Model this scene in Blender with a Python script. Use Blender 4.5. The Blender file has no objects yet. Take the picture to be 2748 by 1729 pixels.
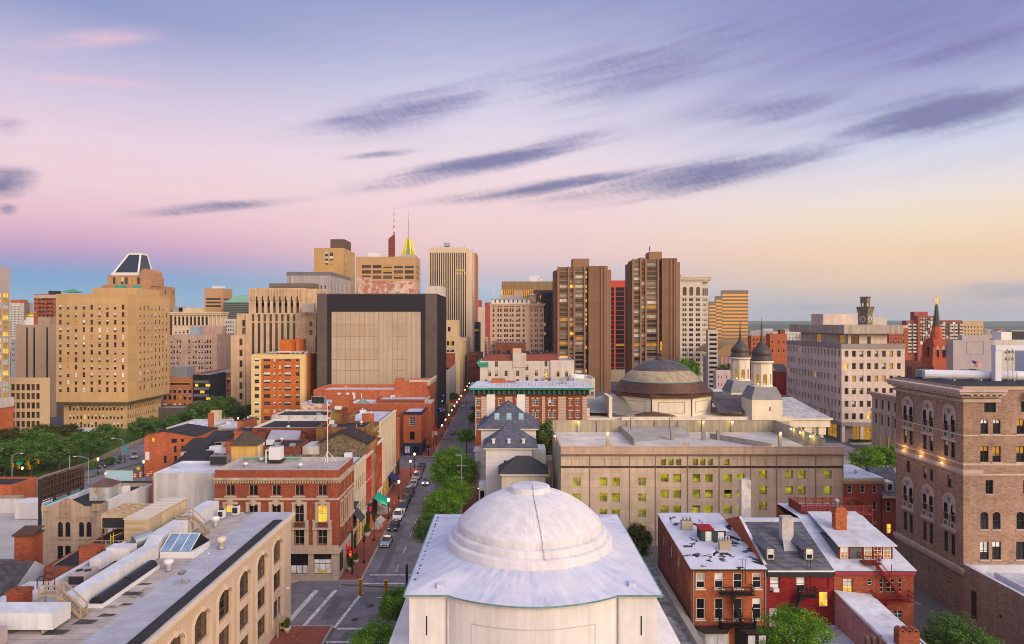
import bpy,bmesh,math,random
from mathutils import Vector,Matrix
R=math.radians
scene=bpy.context.scene
COL=scene.collection
rnd=random.Random(7)
F,PX0,HY,CH=1832.0,1366.0,864.5,41.0
def X(px,Y):return(px-PX0)/F*Y
def ZZ(py,Y):return CH-(py-HY)/F*Y
def GY(py):return CH*F/(py-HY)
cam=bpy.data.cameras.new('camera')
cam.sensor_width=36.0
cam.lens=36.0*F/2748.0
cam.shift_x=(1374.0-PX0)/2748.0
cam.clip_start=1.0
cam.clip_end=20000.0
camo=bpy.data.objects.new('camera',cam)
COL.objects.link(camo)
camo.location=(0,0,CH)
camo.rotation_euler=(R(90),0,0)
scene.camera=camo
SUN_AZ,SUN_EL=R(138),R(21)
sun=bpy.data.lights.new('sun','SUN')
sun.energy=2.6
sun.angle=R(32)
sun.color=(1.0,0.80,0.58)
suno=bpy.data.objects.new('sun',sun)
COL.objects.link(suno)
sd=Vector((math.sin(SUN_AZ)*math.cos(SUN_EL),math.cos(SUN_AZ)*math.cos(SUN_EL),math.sin(SUN_EL)))
suno.rotation_euler=sd.to_track_quat('Z','Y').to_euler()
suno.location=sd*200
vs=scene.view_settings
vs.view_transform='Standard'
vs.look='None'
vs.exposure=0.0
vs.gamma=1.0
vs.use_curve_mapping=False
def lin(c):
 return c/12.92 if c<=0.04045 else((c+0.055)/1.055)**2.4
def S(r,g,b,a=1.0):
 return(lin(r/255),lin(g/255),lin(b/255),a)
class NT:
 """short hand for building node trees"""
 def __init__(s,nt):
  s.nt=nt;nt.nodes.clear()
 def n(s,typ,**kw):
  nd=s.nt.nodes.new(typ)
  for k,v in kw.items():
   if k.startswith('i_'):
    key=k[2:]
    key=int(key) if key.isdigit() else key.replace('_',' ')
    s.set(nd.inputs[key],v)
   else:setattr(nd,k,v)
  return nd
 def set(s,inp,v):
  if isinstance(v,bpy.types.NodeSocket):s.nt.links.new(v,inp)
  else:inp.default_value=v
 def m(s,op,a,b=0.0,c=None,clamp=False):
  nd=s.nt.nodes.new('ShaderNodeMath');nd.operation=op;nd.use_clamp=clamp
  s.set(nd.inputs[0],a);s.set(nd.inputs[1],b)
  if c is not None:s.set(nd.inputs[2],c)
  return nd.outputs[0]
 def vm(s,op,a,b=None,sc=None):
  nd=s.nt.nodes.new('ShaderNodeVectorMath');nd.operation=op
  s.set(nd.inputs[0],a[:3] if isinstance(a,tuple) else a)
  if b is not None:s.set(nd.inputs[1],b)
  if sc is not None:s.set(nd.inputs['Scale'],sc)
  return nd.outputs['Value'] if op in('DOT_PRODUCT','LENGTH','DISTANCE') else nd.outputs[0]
 def mr(s,v,a,b,c=0.0,d=1.0,smooth=False):
  nd=s.nt.nodes.new('ShaderNodeMapRange')
  if smooth:nd.interpolation_type='SMOOTHSTEP'
  s.set(nd.inputs[0],v)
  for i,q in zip((1,2,3,4),(a,b,c,d)):s.set(nd.inputs[i],q)
  return nd.outputs[0]
 def mix(s,f,a,b,blend='MIX'):
  nd=s.nt.nodes.new('ShaderNodeMix');nd.data_type='RGBA';nd.blend_type=blend
  s.set(nd.inputs[0],f);s.set(nd.inputs[6],a);s.set(nd.inputs[7],b)
  return nd.outputs[2]
 def noise(s,vec,scale,detail=4.0,rough=0.55,dist=0.0):
  nd=s.nt.nodes.new('ShaderNodeTexNoise')
  s.set(nd.inputs['Vector'],vec);s.set(nd.inputs['Scale'],scale);s.set(nd.inputs['Detail'],detail)
  s.set(nd.inputs['Roughness'],rough);s.set(nd.inputs['Distortion'],dist)
  return nd.outputs[0]
 def ramp(s,f,stops,interp='EASE'):
  nd=s.nt.nodes.new('ShaderNodeValToRGB');cr=nd.color_ramp;cr.interpolation=interp
  while len(cr.elements)<len(stops):cr.elements.new(0.5)
  for e,(p,c) in zip(cr.elements,stops):e.position=p;e.color=c
  s.set(nd.inputs[0],f)
  return nd.outputs[0]
 def comb(s,x,y,z):
  nd=s.nt.nodes.new('ShaderNodeCombineXYZ')
  for i,q in enumerate((x,y,z)):s.set(nd.inputs[i],q)
  return nd.outputs[0]
 def sep(s,v):
  nd=s.nt.nodes.new('ShaderNodeSeparateXYZ');s.set(nd.inputs[0],v)
  return nd.outputs
world=bpy.data.worlds.new('World');scene.world=world;world.use_nodes=True
w=NT(world.node_tree)
d=w.n('ShaderNodeTexCoord').outputs['Generated']
dx,dy,dz=w.sep(w.vm('NORMALIZE',d))
el=w.m('MULTIPLY',w.m('ARCSINE',dz),180/math.pi)
az=w.m('MULTIPLY',w.m('ARCTAN2',dx,dy),180/math.pi)
t=w.m('DIVIDE',el,90.0,clamp=True)
def pal(lst):return w.ramp(t,[(e/90.0,S(*c)) for e,c in lst],'LINEAR')
left=pal([(0,(150,192,212)),(1.8,(122,176,210)),(3.3,(112,160,206)),(4.5,(172,154,198)),(5.7,(210,166,198)),(7.4,(231,188,203)),(9.8,(239,206,214)),(12.8,(236,208,222)),(15.8,(212,197,222)),(18.4,(186,181,215)),(21.5,(142,153,201)),(32,(130,141,192)),(60,(150,155,186)),(90,(150,155,186))])
cen=pal([(0,(160,192,212)),(2.2,(168,192,210)),(3.9,(206,192,204)),(5.6,(236,199,199)),(7.5,(241,206,205)),(9.5,(242,210,213)),(12.5,(239,217,225)),(16,(222,213,231)),(19.2,(200,199,227)),(22.3,(176,179,216)),(25.5,(146,156,203)),(36,(130,141,192)),(60,(150,155,186)),(90,(150,155,186))])
right=pal([(0,(176,184,192)),(1.4,(200,188,182)),(3.0,(233,201,172)),(5,(242,208,168)),(7,(244,218,190)),(9,(238,224,214)),(11,(222,219,229)),(13,(204,208,231)),(16,(174,178,215)),(18.5,(150,153,204)),(21,(134,140,194)),(36,(128,139,190)),(60,(150,155,186)),(90,(150,155,186))])
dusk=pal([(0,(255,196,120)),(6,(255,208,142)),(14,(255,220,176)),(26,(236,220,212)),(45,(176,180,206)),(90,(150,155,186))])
sn=w.m('MULTIPLY',w.m('DIVIDE',dx,w.m('SQRT',w.m('ADD',w.m('MULTIPLY',dx,dx),w.m('MULTIPLY',dy,dy)))),1.0)
sky=w.mix(w.mr(sn,-0.55,-0.02,smooth=True),left,cen)
sky=w.mix(w.mr(sn,0.02,0.52,smooth=True),sky,right)
ae=w.comb(az,el,0.0)
warp=w.noise(w.vm('MULTIPLY',ae,(0.10,0.35,0)),1.0,3.0)
ae2=w.vm('ADD',ae,w.comb(w.m('MULTIPLY',w.m('SUBTRACT',warp,0.5),5.0),w.m('MULTIPLY',w.m('SUBTRACT',warp,0.5),1.6),0.0))
def aepx(dxp,dyp):
 px,py=dxp*1.1412,dyp*1.1412
 a=math.atan((px-PX0)/F)
 return math.degrees(a),math.degrees(math.atan((HY-py)/F*math.cos(a)))
STREAKS=[((1270,478),(2020,335),26,1.0,0),((1000,478),(1580,392),13,.95,0),((830,440),(1480,305),20,.95,0),((770,378),(1010,350),7,.7,0),((670,322),(1290,170),34,.72,0),((1000,240),(1900,60),50,.56,0),((1600,278),(2060,222),20,.75,0),((1960,305),(2520,205),30,1.0,0),((2230,685),(2560,672),14,.8,2),((290,505),(750,462),10,.8,0),((-90,440),(85,420),22,.9,0),((-60,300),(70,290),16,.5,0),((30,105),(420,70),15,.6,1),((-30,172),(400,200),11,.6,1),((2000,140),(2560,40),32,.62,0),((1760,722),(2080,728),10,.45,2),((1380,128),(2450,-40),44,.5,0),((-20,490),(40,495),8,.7,0)]
fib=w.noise(w.vm('MULTIPLY',w.comb(w.m('ADD',az,w.m('MULTIPLY',el,1.2)),w.m('SUBTRACT',el,w.m('MULTIPLY',az,0.17)),0.0),(0.07,0.85,0)),1.0,5.0,0.5,0.3)
rip=w.noise(w.vm('MULTIPLY',w.comb(w.m('ADD',az,w.m('MULTIPLY',el,1.0)),w.m('SUBTRACT',el,w.m('MULTIPLY',az,0.1)),0.0),(2.6,2.2,0)),1.0,3.0,0.5,0.3)
masks={0:None,1:None,2:None}
for(a,b,hw,st,ci) in STREAKS:
 a=Vector(aepx(*a));b=Vector(aepx(*b));c=(a+b)/2;h=(b-a)/2
 L=h.length*1.28;dr=h.normalized();pr=Vector((-dr.y,dr.x));W=hw*1.1412/F*57.3*1.75
 v=w.vm('SUBTRACT',ae2,(c.x,c.y,0))
 p=w.comb(w.vm('DOT_PRODUCT',v,(dr.x/L,dr.y/L,0)),w.vm('DOT_PRODUCT',v,(pr.x/W,pr.y/W,0)),0.0)
 f=w.mr(w.vm('LENGTH',p),0.0,1.25,st,0.0,True)
 masks[ci]=f if masks[ci] is None else w.m('MAXIMUM',masks[ci],f)
tex=w.m('ADD',w.mr(fib,0.30,0.70,-0.26,0.26),w.mr(rip,0.35,0.7,-0.07,0.07))
def cloudmix(sky,f,col,amt):
 ff=w.m('MULTIPLY',w.mr(w.m('ADD',f,w.m('MULTIPLY',tex,w.mr(f,0.0,0.45))),0.06,1.08,0,1,True),amt,clamp=True)
 return w.mix(ff,sky,col)
hi=w.mr(el,4,22)
sky=cloudmix(sky,masks[0],w.mix(w.mr(el,8,17),S(98,106,150),S(124,122,172)),0.92)
sky=cloudmix(sky,masks[1],S(240,196,212),0.8)
sky=cloudmix(sky,masks[2],S(140,160,182),0.75)
veil=w.m('MULTIPLY',w.mr(fib,0.42,0.75),w.m('MULTIPLY',w.mr(el,9,17),w.mr(sn,-0.3,0.3)))
sky=w.mix(w.m('MULTIPLY',veil,0.30),sky,S(128,124,182))
hsv=w.n('ShaderNodeHueSaturation');hsv.inputs['Saturation'].default_value=0.94;hsv.inputs['Value'].default_value=1.03;w.set(hsv.inputs['Color'],sky);sky=hsv.outputs[0]
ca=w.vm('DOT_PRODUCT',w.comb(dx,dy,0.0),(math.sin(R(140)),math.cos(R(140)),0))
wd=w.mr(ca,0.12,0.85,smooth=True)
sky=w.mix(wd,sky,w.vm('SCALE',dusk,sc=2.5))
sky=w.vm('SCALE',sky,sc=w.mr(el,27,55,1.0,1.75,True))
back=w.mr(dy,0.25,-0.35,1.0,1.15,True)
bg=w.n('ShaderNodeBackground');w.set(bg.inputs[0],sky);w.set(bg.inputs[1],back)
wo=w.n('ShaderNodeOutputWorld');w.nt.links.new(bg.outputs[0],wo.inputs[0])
world.cycles.sampling_method='MANUAL';world.cycles.sample_map_resolution=512
scene.cycles.max_bounces=5;scene.cycles.diffuse_bounces=3;scene.cycles.glossy_bounces=2
scene.cycles.transmission_bounces=2;scene.cycles.transparent_max_bounces=4
scene.cycles.caustics_reflective=False;scene.cycles.caustics_refractive=False
scene.cycles.use_denoising=True
scene.cycles.filter_width=1.0
scene.cycles.sample_clamp_indirect=4.0
MATS={}
def M(name,col,rough=0.85,var=0.14,vs=0.35,streak=0.0,brick=None,panel=None,metal=0.0,blot=None,flat=False,bump=0.0,spec=0.15,seam=None,swirl=None):
 """surface with mottling; brick=(mortar colour, w, h), panel=(line colour, w, h, thickness); blot=(colour, scale, threshold, softness)"""
 if name in MATS:return MATS[name]
 m=bpy.data.materials.new(name);m.use_nodes=True;MATS[name]=m
 q=NT(m.node_tree)
 out=q.n('ShaderNodeOutputMaterial');b=q.n('ShaderNodeBsdfPrincipled')
 q.nt.links.new(b.outputs[0],out.inputs[0])
 b.inputs['Roughness'].default_value=rough;b.inputs['Metallic'].default_value=metal
 b.inputs['Specular IOR Level'].default_value=spec
 geo=q.n('ShaderNodeNewGeometry').outputs['Position']
 x,y,z=q.sep(geo)
 P2=q.comb(x,y,0.0) if flat else q.comb(q.m('ADD',x,y),z,0.0)
 c=col if len(col)==4 else(*col,1.0)
 if not flat:
  lu=.3*c[0]+.6*c[1]+.1*c[2];c=tuple(max(.004,(lu+(v-lu)*1.12)*.88) for v in c[:3])+(1.0,)
 cs=c
 if brick:
  mc,bw,bh=brick
  nd=q.n('ShaderNodeTexBrick');q.set(nd.inputs['Vector'],P2)
  nd.inputs['Color1'].default_value=tuple(v*1.22 for v in c[:3])+(1,)
  nd.inputs['Color2'].default_value=tuple(v*0.74 for v in c[:3])+(1,)
  nd.inputs['Mortar'].default_value=(*mc[:3],1)
  nd.inputs['Scale'].default_value=1.0;nd.inputs['Mortar Size'].default_value=bh*0.07
  nd.inputs['Brick Width'].default_value=bw;nd.inputs['Row Height'].default_value=bh
  nd.inputs['Bias'].default_value=0.0
  cs=nd.outputs[0]
 if panel:
  lc,pw,ph,th=panel
  nd=q.n('ShaderNodeTexBrick',offset=0.0);q.set(nd.inputs['Vector'],P2)
  nd.inputs['Color1'].default_value=(1.06,1.06,1.06,1);nd.inputs['Color2'].default_value=(0.92,0.92,0.92,1)
  nd.inputs['Mortar'].default_value=(*lc[:3],1)
  nd.inputs['Scale'].default_value=1.0;nd.inputs['Mortar Size'].default_value=th
  nd.inputs['Mortar Smooth'].default_value=0.3
  nd.inputs['Brick Width'].default_value=pw;nd.inputs['Row Height'].default_value=ph
  cs=q.mix(1.0,cs,nd.outputs[0],'MULTIPLY')
 if blot:
  bc,bs,th,sf=blot
  f=q.mr(q.noise(geo,bs,6.0,0.62,0.4),th-sf,th+sf)
  cs=q.mix(f,cs,(*bc[:3],1))
 if swirl:
  sc_,ss,th,sf=swirl
  rx,ry=q.m('SUBTRACT',x,2.4),q.m('SUBTRACT',y,79.0)
  an=q.m('ARCTAN2',ry,rx);ra=q.m('SQRT',q.m('ADD',q.m('MULTIPLY',rx,rx),q.m('MULTIPLY',ry,ry)))
  sv=q.comb(q.m('MULTIPLY',an,16.0),q.m('MULTIPLY',ra,0.22),0.0)
  fa=q.mr(q.noise(sv,1.0,8.0,0.72),th-sf,th+sf)
  fa=q.m('MULTIPLY',fa,q.mr(q.noise(geo,0.16,3.0),0.35,0.6,0.25,1.0))
  cs=q.mix(fa,cs,(*sc_[:3],1))
 f=q.mr(q.noise(geo,vs,8.0,0.68),0.28,0.72,1-var,1+var)
 f2=q.mr(q.noise(geo,vs*0.12,3.0,0.5),0.3,0.7,1-var*0.7,1+var*0.7)
 f=q.m('MULTIPLY',f,f2)
 if streak:
  sv=q.comb(q.m('MULTIPLY',q.m('ADD',x,y),0.9),q.m('MULTIPLY',z,0.05),q.m('MULTIPLY',q.m('SUBTRACT',x,y),0.3))
  f=q.m('MULTIPLY',f,q.mr(q.noise(sv,1.0,6.0,0.7),0.35,0.62,1-streak,1+streak*0.35))
 if seam:
  ax,sp=seam
  co={'x':x,'y':y,'z':z}[ax] if isinstance(ax,str) else q.vm('DOT_PRODUCT',geo,ax)
  fr=q.m('FRACT',q.m('DIVIDE',co,sp))
  f=q.m('MULTIPLY',f,q.mr(q.m('ABSOLUTE',q.m('SUBTRACT',fr,0.5)),0.40,0.48,1.0,0.72))
 cs=q.vm('SCALE',cs,sc=f)
 q.set(b.inputs['Base Color'],cs)
 if bump:
  bn=q.n('ShaderNodeBump');bn.inputs['Strength'].default_value=bump;bn.inputs['Distance'].default_value=0.3
  q.set(bn.inputs['Height'],q.noise(geo,vs*4,6.0,0.7));q.set(b.inputs['Normal'],bn.outputs[0])
 return m
def EM(name,col,st,var=0.0,sc=2.0):
 if name in MATS:return MATS[name]
 m=bpy.data.materials.new(name);m.use_nodes=True;MATS[name]=m
 q=NT(m.node_tree)
 out=q.n('ShaderNodeOutputMaterial');b=q.n('ShaderNodeBsdfPrincipled');q.nt.links.new(b.outputs[0],out.inputs[0])
 b.inputs['Base Color'].default_value=(*[v*.25 for v in col[:3]],1);b.inputs['Roughness'].default_value=0.2
 ec=(*col[:3],1)
 if var:
  geo=q.n('ShaderNodeNewGeometry').outputs['Position']
  ec=q.vm('SCALE',ec,sc=q.mr(q.noise(geo,sc,3.0,0.6),0.3,0.7,1-var,1+var))
 q.set(b.inputs['Emission Color'],ec);b.inputs['Emission Strength'].default_value=st
 return m
def GL(name,col,rough=0.08,metal=0.0,var=0.5,spec=0.4):
 """window glass: dark, glossy, a little different from pane to pane"""
 if name in MATS:return MATS[name]
 m=bpy.data.materials.new(name);m.use_nodes=True;MATS[name]=m
 q=NT(m.node_tree)
 out=q.n('ShaderNodeOutputMaterial');b=q.n('ShaderNodeBsdfPrincipled');q.nt.links.new(b.outputs[0],out.inputs[0])
 rn=q.n('ShaderNodeObjectInfo').outputs['Random']
 geo=q.n('ShaderNodeNewGeometry').outputs['Position']
 f=q.m('MULTIPLY',q.mr(rn,0,1,1-var,1+var),q.mr(q.noise(geo,0.9,2.0),0.3,0.7,0.7,1.3))
 q.set(b.inputs['Base Color'],q.vm('SCALE',(*col[:3],),sc=f))
 b.inputs['Roughness'].default_value=rough;b.inputs['Metallic'].default_value=metal
 b.inputs['Specular IOR Level'].default_value=spec
 bn=q.n('ShaderNodeBump');bn.inputs['Strength'].default_value=0.04;bn.inputs['Distance'].default_value=0.3
 q.set(bn.inputs['Height'],q.noise(geo,0.4,2.0));q.set(b.inputs['Normal'],bn.outputs[0])
 return m
glass=GL('glass_dark',(0.014,0.014,0.017))
glass_b=GL('glass_blind',(0.42,0.41,0.36),0.35,0,0.25,0.4)
glass_w=GL('glass_white_blind',(0.62,0.62,0.62),0.35,0,0.15,0.4)
glass_br=GL('glass_brown',(0.055,0.038,0.022))
lit=EM('window_lit',(1.0,0.54,0.06),0.95,0.6,1.4)
lit2=EM('window_lit_dim',(0.75,0.36,0.05),0.42,0.7,1.4)
glass_g=GL('glass_grey',(0.20,0.195,0.17),0.3,0,0.3,0.4)
litg2=EM('garage_light_dim',(0.34,0.33,0.03),0.36,0.8,0.9)
litg=EM('garage_light',(0.50,0.47,0.025),0.50,0.75,0.9)
bulb=EM('lamp_bulb',(1.0,0.72,0.30),5.0)
bulbw=EM('lamp_bulb_white',(1.0,0.85,0.6),6.0)
fr_dark=M('frame_dark',(0.035,0.032,0.03),0.5,0.05)
fr_white=M('frame_white',(0.66,0.65,0.62),0.6,0.05)
fr_brown=M('frame_brown',(0.12,0.085,0.06),0.6,0.05)
fr_tan=M('frame_tan',(0.40,0.31,0.21),0.6,0.05)
fr_grey=M('frame_grey',(0.25,0.25,0.25),0.6,0.05)
metal_dark=M('metal_dark',(0.03,0.03,0.032),0.5,0.1)
metal_grey=M('metal_grey',(0.32,0.33,0.35),0.5,0.1,metal=0.3)
metal_white=M('metal_white',(0.62,0.62,0.63),0.5,0.08)
roof_white=M('roof_white',(0.50,0.50,0.53),0.7,0.2,0.5,flat=True,panel=((.82,.82,.84),40,1.3,.04),blot=((0.33,0.32,0.33),0.35,0.62,0.10))
roof_grey=M('roof_grey',(0.27,0.265,0.27),0.9,0.2,0.3,flat=True,blot=((0.15,0.14,0.14),0.2,0.6,0.1))
roof_black=M('roof_black',(0.035,0.033,0.036),0.85,0.25,0.4)
slate=M('slate',(0.10,0.105,0.135),0.75,0.2,0.8,brick=((0.05,0.05,0.06),0.5,0.3))
copper=M('copper_green',(0.08,0.30,0.22),0.7,0.3,0.8)
concrete=M('concrete',(0.36,0.33,0.29),0.9,0.14,0.3,streak=0.25)
BASE={}
class MB:
 def __init__(s):s.v=[];s.f=[];s.mi=[];s.sm=[]
 def face(s,pts,m=0,smooth=False):
  i=len(s.v);s.v.extend(pts);s.f.append(tuple(range(i,i+len(pts))));s.mi.append(m);s.sm.append(smooth)
 def box(s,x0,x1,y0,y1,z0,z1,m=0,skip='',top=None):
  a=(x0,y0,z0);b=(x1,y0,z0);c=(x1,y1,z0);d=(x0,y1,z0)
  e=(x0,y0,z1);f=(x1,y0,z1);g=(x1,y1,z1);h=(x0,y1,z1)
  if 'F' not in skip:s.face((a,b,f,e),m)
  if 'R' not in skip:s.face((b,c,g,f),m)
  if 'B' not in skip:s.face((c,d,h,g),m)
  if 'L' not in skip:s.face((d,a,e,h),m)
  if 'T' not in skip:s.face((e,f,g,h),m if top is None else top)
  if 'D' not in skip:s.face((d,c,b,a),m)
  return s
 def prism(s,poly,z0,z1,m=0,top=None):
  n=len(poly)
  for i in range(n):
   p,q=poly[i],poly[(i+1)%n]
   s.face(((*p,z0),(*q,z0),(*q,z1),(*p,z1)),m)
  s.face([(*p,z1) for p in poly],m if top is None else top)
  s.face([(*p,z0) for p in reversed(poly)],m)
  return s
 def lathe(s,prof,cx=0,cy=0,n=24,m=0,smooth=True,cap=True,rot=0.0,a0=0.0,a1=2*math.pi,sx=1.0,sy=1.0):
  full=abs(a1-a0-2*math.pi)<1e-6
  base=len(s.v);k=n if full else n+1
  for(r,z) in prof:
   for i in range(k):
    a=a0+(a1-a0)*i/n+rot
    s.v.append((cx+sx*r*math.cos(a),cy+sy*r*math.sin(a),z))
  for j in range(len(prof)-1):
   for i in range(n):
    i2=(i+1)%k
    s.f.append((base+j*k+i,base+j*k+i2,base+(j+1)*k+i2,base+(j+1)*k+i))
    s.mi.append(m);s.sm.append(smooth)
  if cap:
   if prof[-1][0]>1e-4:s.f.append(tuple(base+(len(prof)-1)*k+i for i in range(k)));s.mi.append(m);s.sm.append(False)
   if prof[0][0]>1e-4:s.f.append(tuple(base+i for i in reversed(range(k))));s.mi.append(m);s.sm.append(False)
  return s
 def tube(s,p,q,r,n=6,m=0,r2=None):
  p=Vector(p);q=Vector(q);d=(q-p)
  if d.length<1e-6:return s
  d.normalize();u=d.orthogonal().normalized();v=d.cross(u);r2=r if r2 is None else r2
  A=[tuple(p+(u*math.cos(2*math.pi*i/n)+v*math.sin(2*math.pi*i/n))*r) for i in range(n)]
  B=[tuple(q+(u*math.cos(2*math.pi*i/n)+v*math.sin(2*math.pi*i/n))*r2) for i in range(n)]
  for i in range(n):
   j=(i+1)%n;s.face((A[i],A[j],B[j],B[i]),m)
  s.face(list(reversed(A)),m);s.face(B,m)
  return s
 def bar(s,p,q,wd,ht,m=0):
  """square bar between two points"""
  p=Vector(p);q=Vector(q);d=(q-p).normalized()
  u=d.cross(Vector((0,0,1)))
  if u.length<1e-3:u=Vector((1,0,0))
  u.normalize();v=u.cross(d)
  k=[(-1,-1),(1,-1),(1,1),(-1,1)]
  A=[tuple(p+u*(a*wd/2)+v*(b*ht/2)) for a,b in k]
  B=[tuple(q+u*(a*wd/2)+v*(b*ht/2)) for a,b in k]
  for i in range(4):
   j=(i+1)%4;s.face((A[i],A[j],B[j],B[i]),m)
  s.face(list(reversed(A)),m);s.face(B,m)
  return s
 def mesh(s,name,mats):
  me=bpy.data.meshes.new(name);me.from_pydata(s.v,[],s.f)
  for m in(mats if isinstance(mats,(list,tuple)) else[mats]):me.materials.append(m)
  me.polygons.foreach_set('material_index',s.mi)
  me.polygons.foreach_set('use_smooth',s.sm)
  me.update()
  return me
 def build(s,name,mats,parent=None,loc=None,world=True):
  """link as one object; coordinates are world ones and are made local to the parent"""
  me=s.mesh(name,mats)
  o=bpy.data.objects.new(name,me);COL.objects.link(o)
  if parent is not None:
   o.parent=parent
   if world:
    off=BASE.get(parent.name,Vector((0,0,0)));me.transform(Matrix.Translation(-off));BASE[o.name]=off
  if loc is not None:o.location=loc
  return o
def thing(name,label,cat,loc=(0,0,0),group=None,rot=0.0,kind=None):
 o=bpy.data.objects.new(name,None);COL.objects.link(o);o.empty_display_size=0.5
 o.location=loc;BASE[o.name]=Vector(loc);o.rotation_euler=(0,0,rot)
 o['label']=label;o['category']=cat
 if group:o['group']=group
 if kind:o['kind']=kind
 return o
def tag(o,label,cat,group=None,kind=None):
 o['label']=label
 if kind:o['kind']=kind
 if cat:o['category']=cat
 if group:o['group']=group
 return o
def recenter(o):
 """move a top-level mesh's origin to the foot of its own geometry"""
 me=o.data;n=len(me.vertices)
 xs=[v.co for v in me.vertices]
 c=Vector((sum(v.x for v in xs)/n,sum(v.y for v in xs)/n,min(v.z for v in xs)))
 me.transform(Matrix.Translation(-c));o.location=o.location+c
 return o
def dup(root,loc,label=None,rot=None,group=None,swap=None,scale=None):
 """a copy of a thing with copies of its parts and sub-parts"""
 r=root.copy();COL.objects.link(r);r.location=loc
 if rot is not None:r.rotation_euler=(0,0,rot)
 if scale is not None:r.scale=scale if isinstance(scale,tuple) else(scale,)*3
 if label:r['label']=label
 if group:r['group']=group
 def rec(src,dst):
  for ch in list(src.children):
   c=ch.copy();COL.objects.link(c);c.parent=dst
   if swap:
    for i,sl in enumerate(c.material_slots):
     if sl.material in swap:
      nm_=swap[sl.material];sl.link='OBJECT';sl.material=nm_
   rec(ch,c)
 rec(root,r)
 if swap and r.type=='MESH':
  for sl in r.material_slots:
   if sl.material in swap:nm_=swap[sl.material];sl.link='OBJECT';sl.material=nm_
 return r
WM={}
def window_mesh(w_,h_,nu,nv,frame,gl,upper=None,bar=0.06,dep=0.14,fb=0.08,split=0.5,sill=None):
 key=(round(w_,2),round(h_,2),nu,nv,frame.name,gl.name,upper.name if upper else '',bar,dep,fb,split,sill.name if sill else '')
 if key in WM:return WM[key]
 b=MB();hw=w_/2;y0=dep;y1=dep+0.05
 if upper:
  zs=h_*(1-split)
  b.face(((-hw,y1,0),(hw,y1,0),(hw,y1,zs),(-hw,y1,zs)),1)
  b.face(((-hw,y1,zs),(hw,y1,zs),(hw,y1,h_),(-hw,y1,h_)),2)
 else:
  b.face(((-hw,y1,0),(hw,y1,0),(hw,y1,h_),(-hw,y1,h_)),1)
 if fb>0:
  for(a0,a1,c0,c1) in((-hw,-hw+fb,0,h_),(hw-fb,hw,0,h_),(-hw+fb,hw-fb,0,fb),(-hw+fb,hw-fb,h_-fb,h_)):
   b.box(a0,a1,y0,y1-.004,c0,c1,0,'BDT' if c1==h_ and c0==0 else 'B')
 for i in range(1,nu):
  x=-hw+w_*i/nu
  b.box(x-bar/2,x+bar/2,y0+.005,y1-.004,fb,h_-fb,0,'BDT')
 for i in range(1,nv):
  z=h_*i/nv
  b.box(-hw+fb,hw-fb,y0+.002,y1-.004,z-bar/2,z+bar/2,0,'BLR')
 if sill:
  b.box(-hw-.1,hw+.1,-.10,-.004,-.16,-.003,3)
 me=b.mesh('window',[frame,gl,upper or gl,sill or frame]);WM[key]=me
 return me
class G:
 """a grid of window openings on one face: columns (metres from the face's left end), sills (height), size, look"""
 def __init__(s,us,vs,w,h,nu=1,nv=2,frame=None,mix=((1,'d'),),dep=0.14,fb=0.08,bar=0.06,arch=0,sill=None,name='window',lintel=None,gap=()):
  s.us,s.vs,s.w,s.h,s.nu,s.nv,s.dep,s.fb,s.bar,s.arch,s.sill,s.name=us,vs,w,h,nu,nv,dep,fb,bar,arch,sill,name
  s.frame=frame or fr_dark;s.mix=mix;s.lintel=lintel;s.gap=gap
def pick(mix,rr):
 tot=sum(a for a,b in mix);q=rr.random()*tot
 for a,b in mix:
  q-=a
  if q<=0:return b
 return mix[-1][1]
GLS={'d':(glass,None),'n':(glass_br,None),'b':(glass_b,None),'w':(glass_w,None),'db':(glass,glass_b),'dw':(glass,glass_w),'l':(lit,None),'m':(lit2,None),'dl':(glass,lit2),'ld':(lit,glass_b),'g':(litg,None),'G':(litg2,litg),'H':(litg,litg2),'k':(glass_g,None),'dk':(glass,glass_g),'lw':(lit,glass_w),'nb':(glass_br,glass_b)}
def lsp(a,b,n):return[a+(b-a)*i/(n-1) for i in range(n)] if n>1 else[(a+b)/2]
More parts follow.
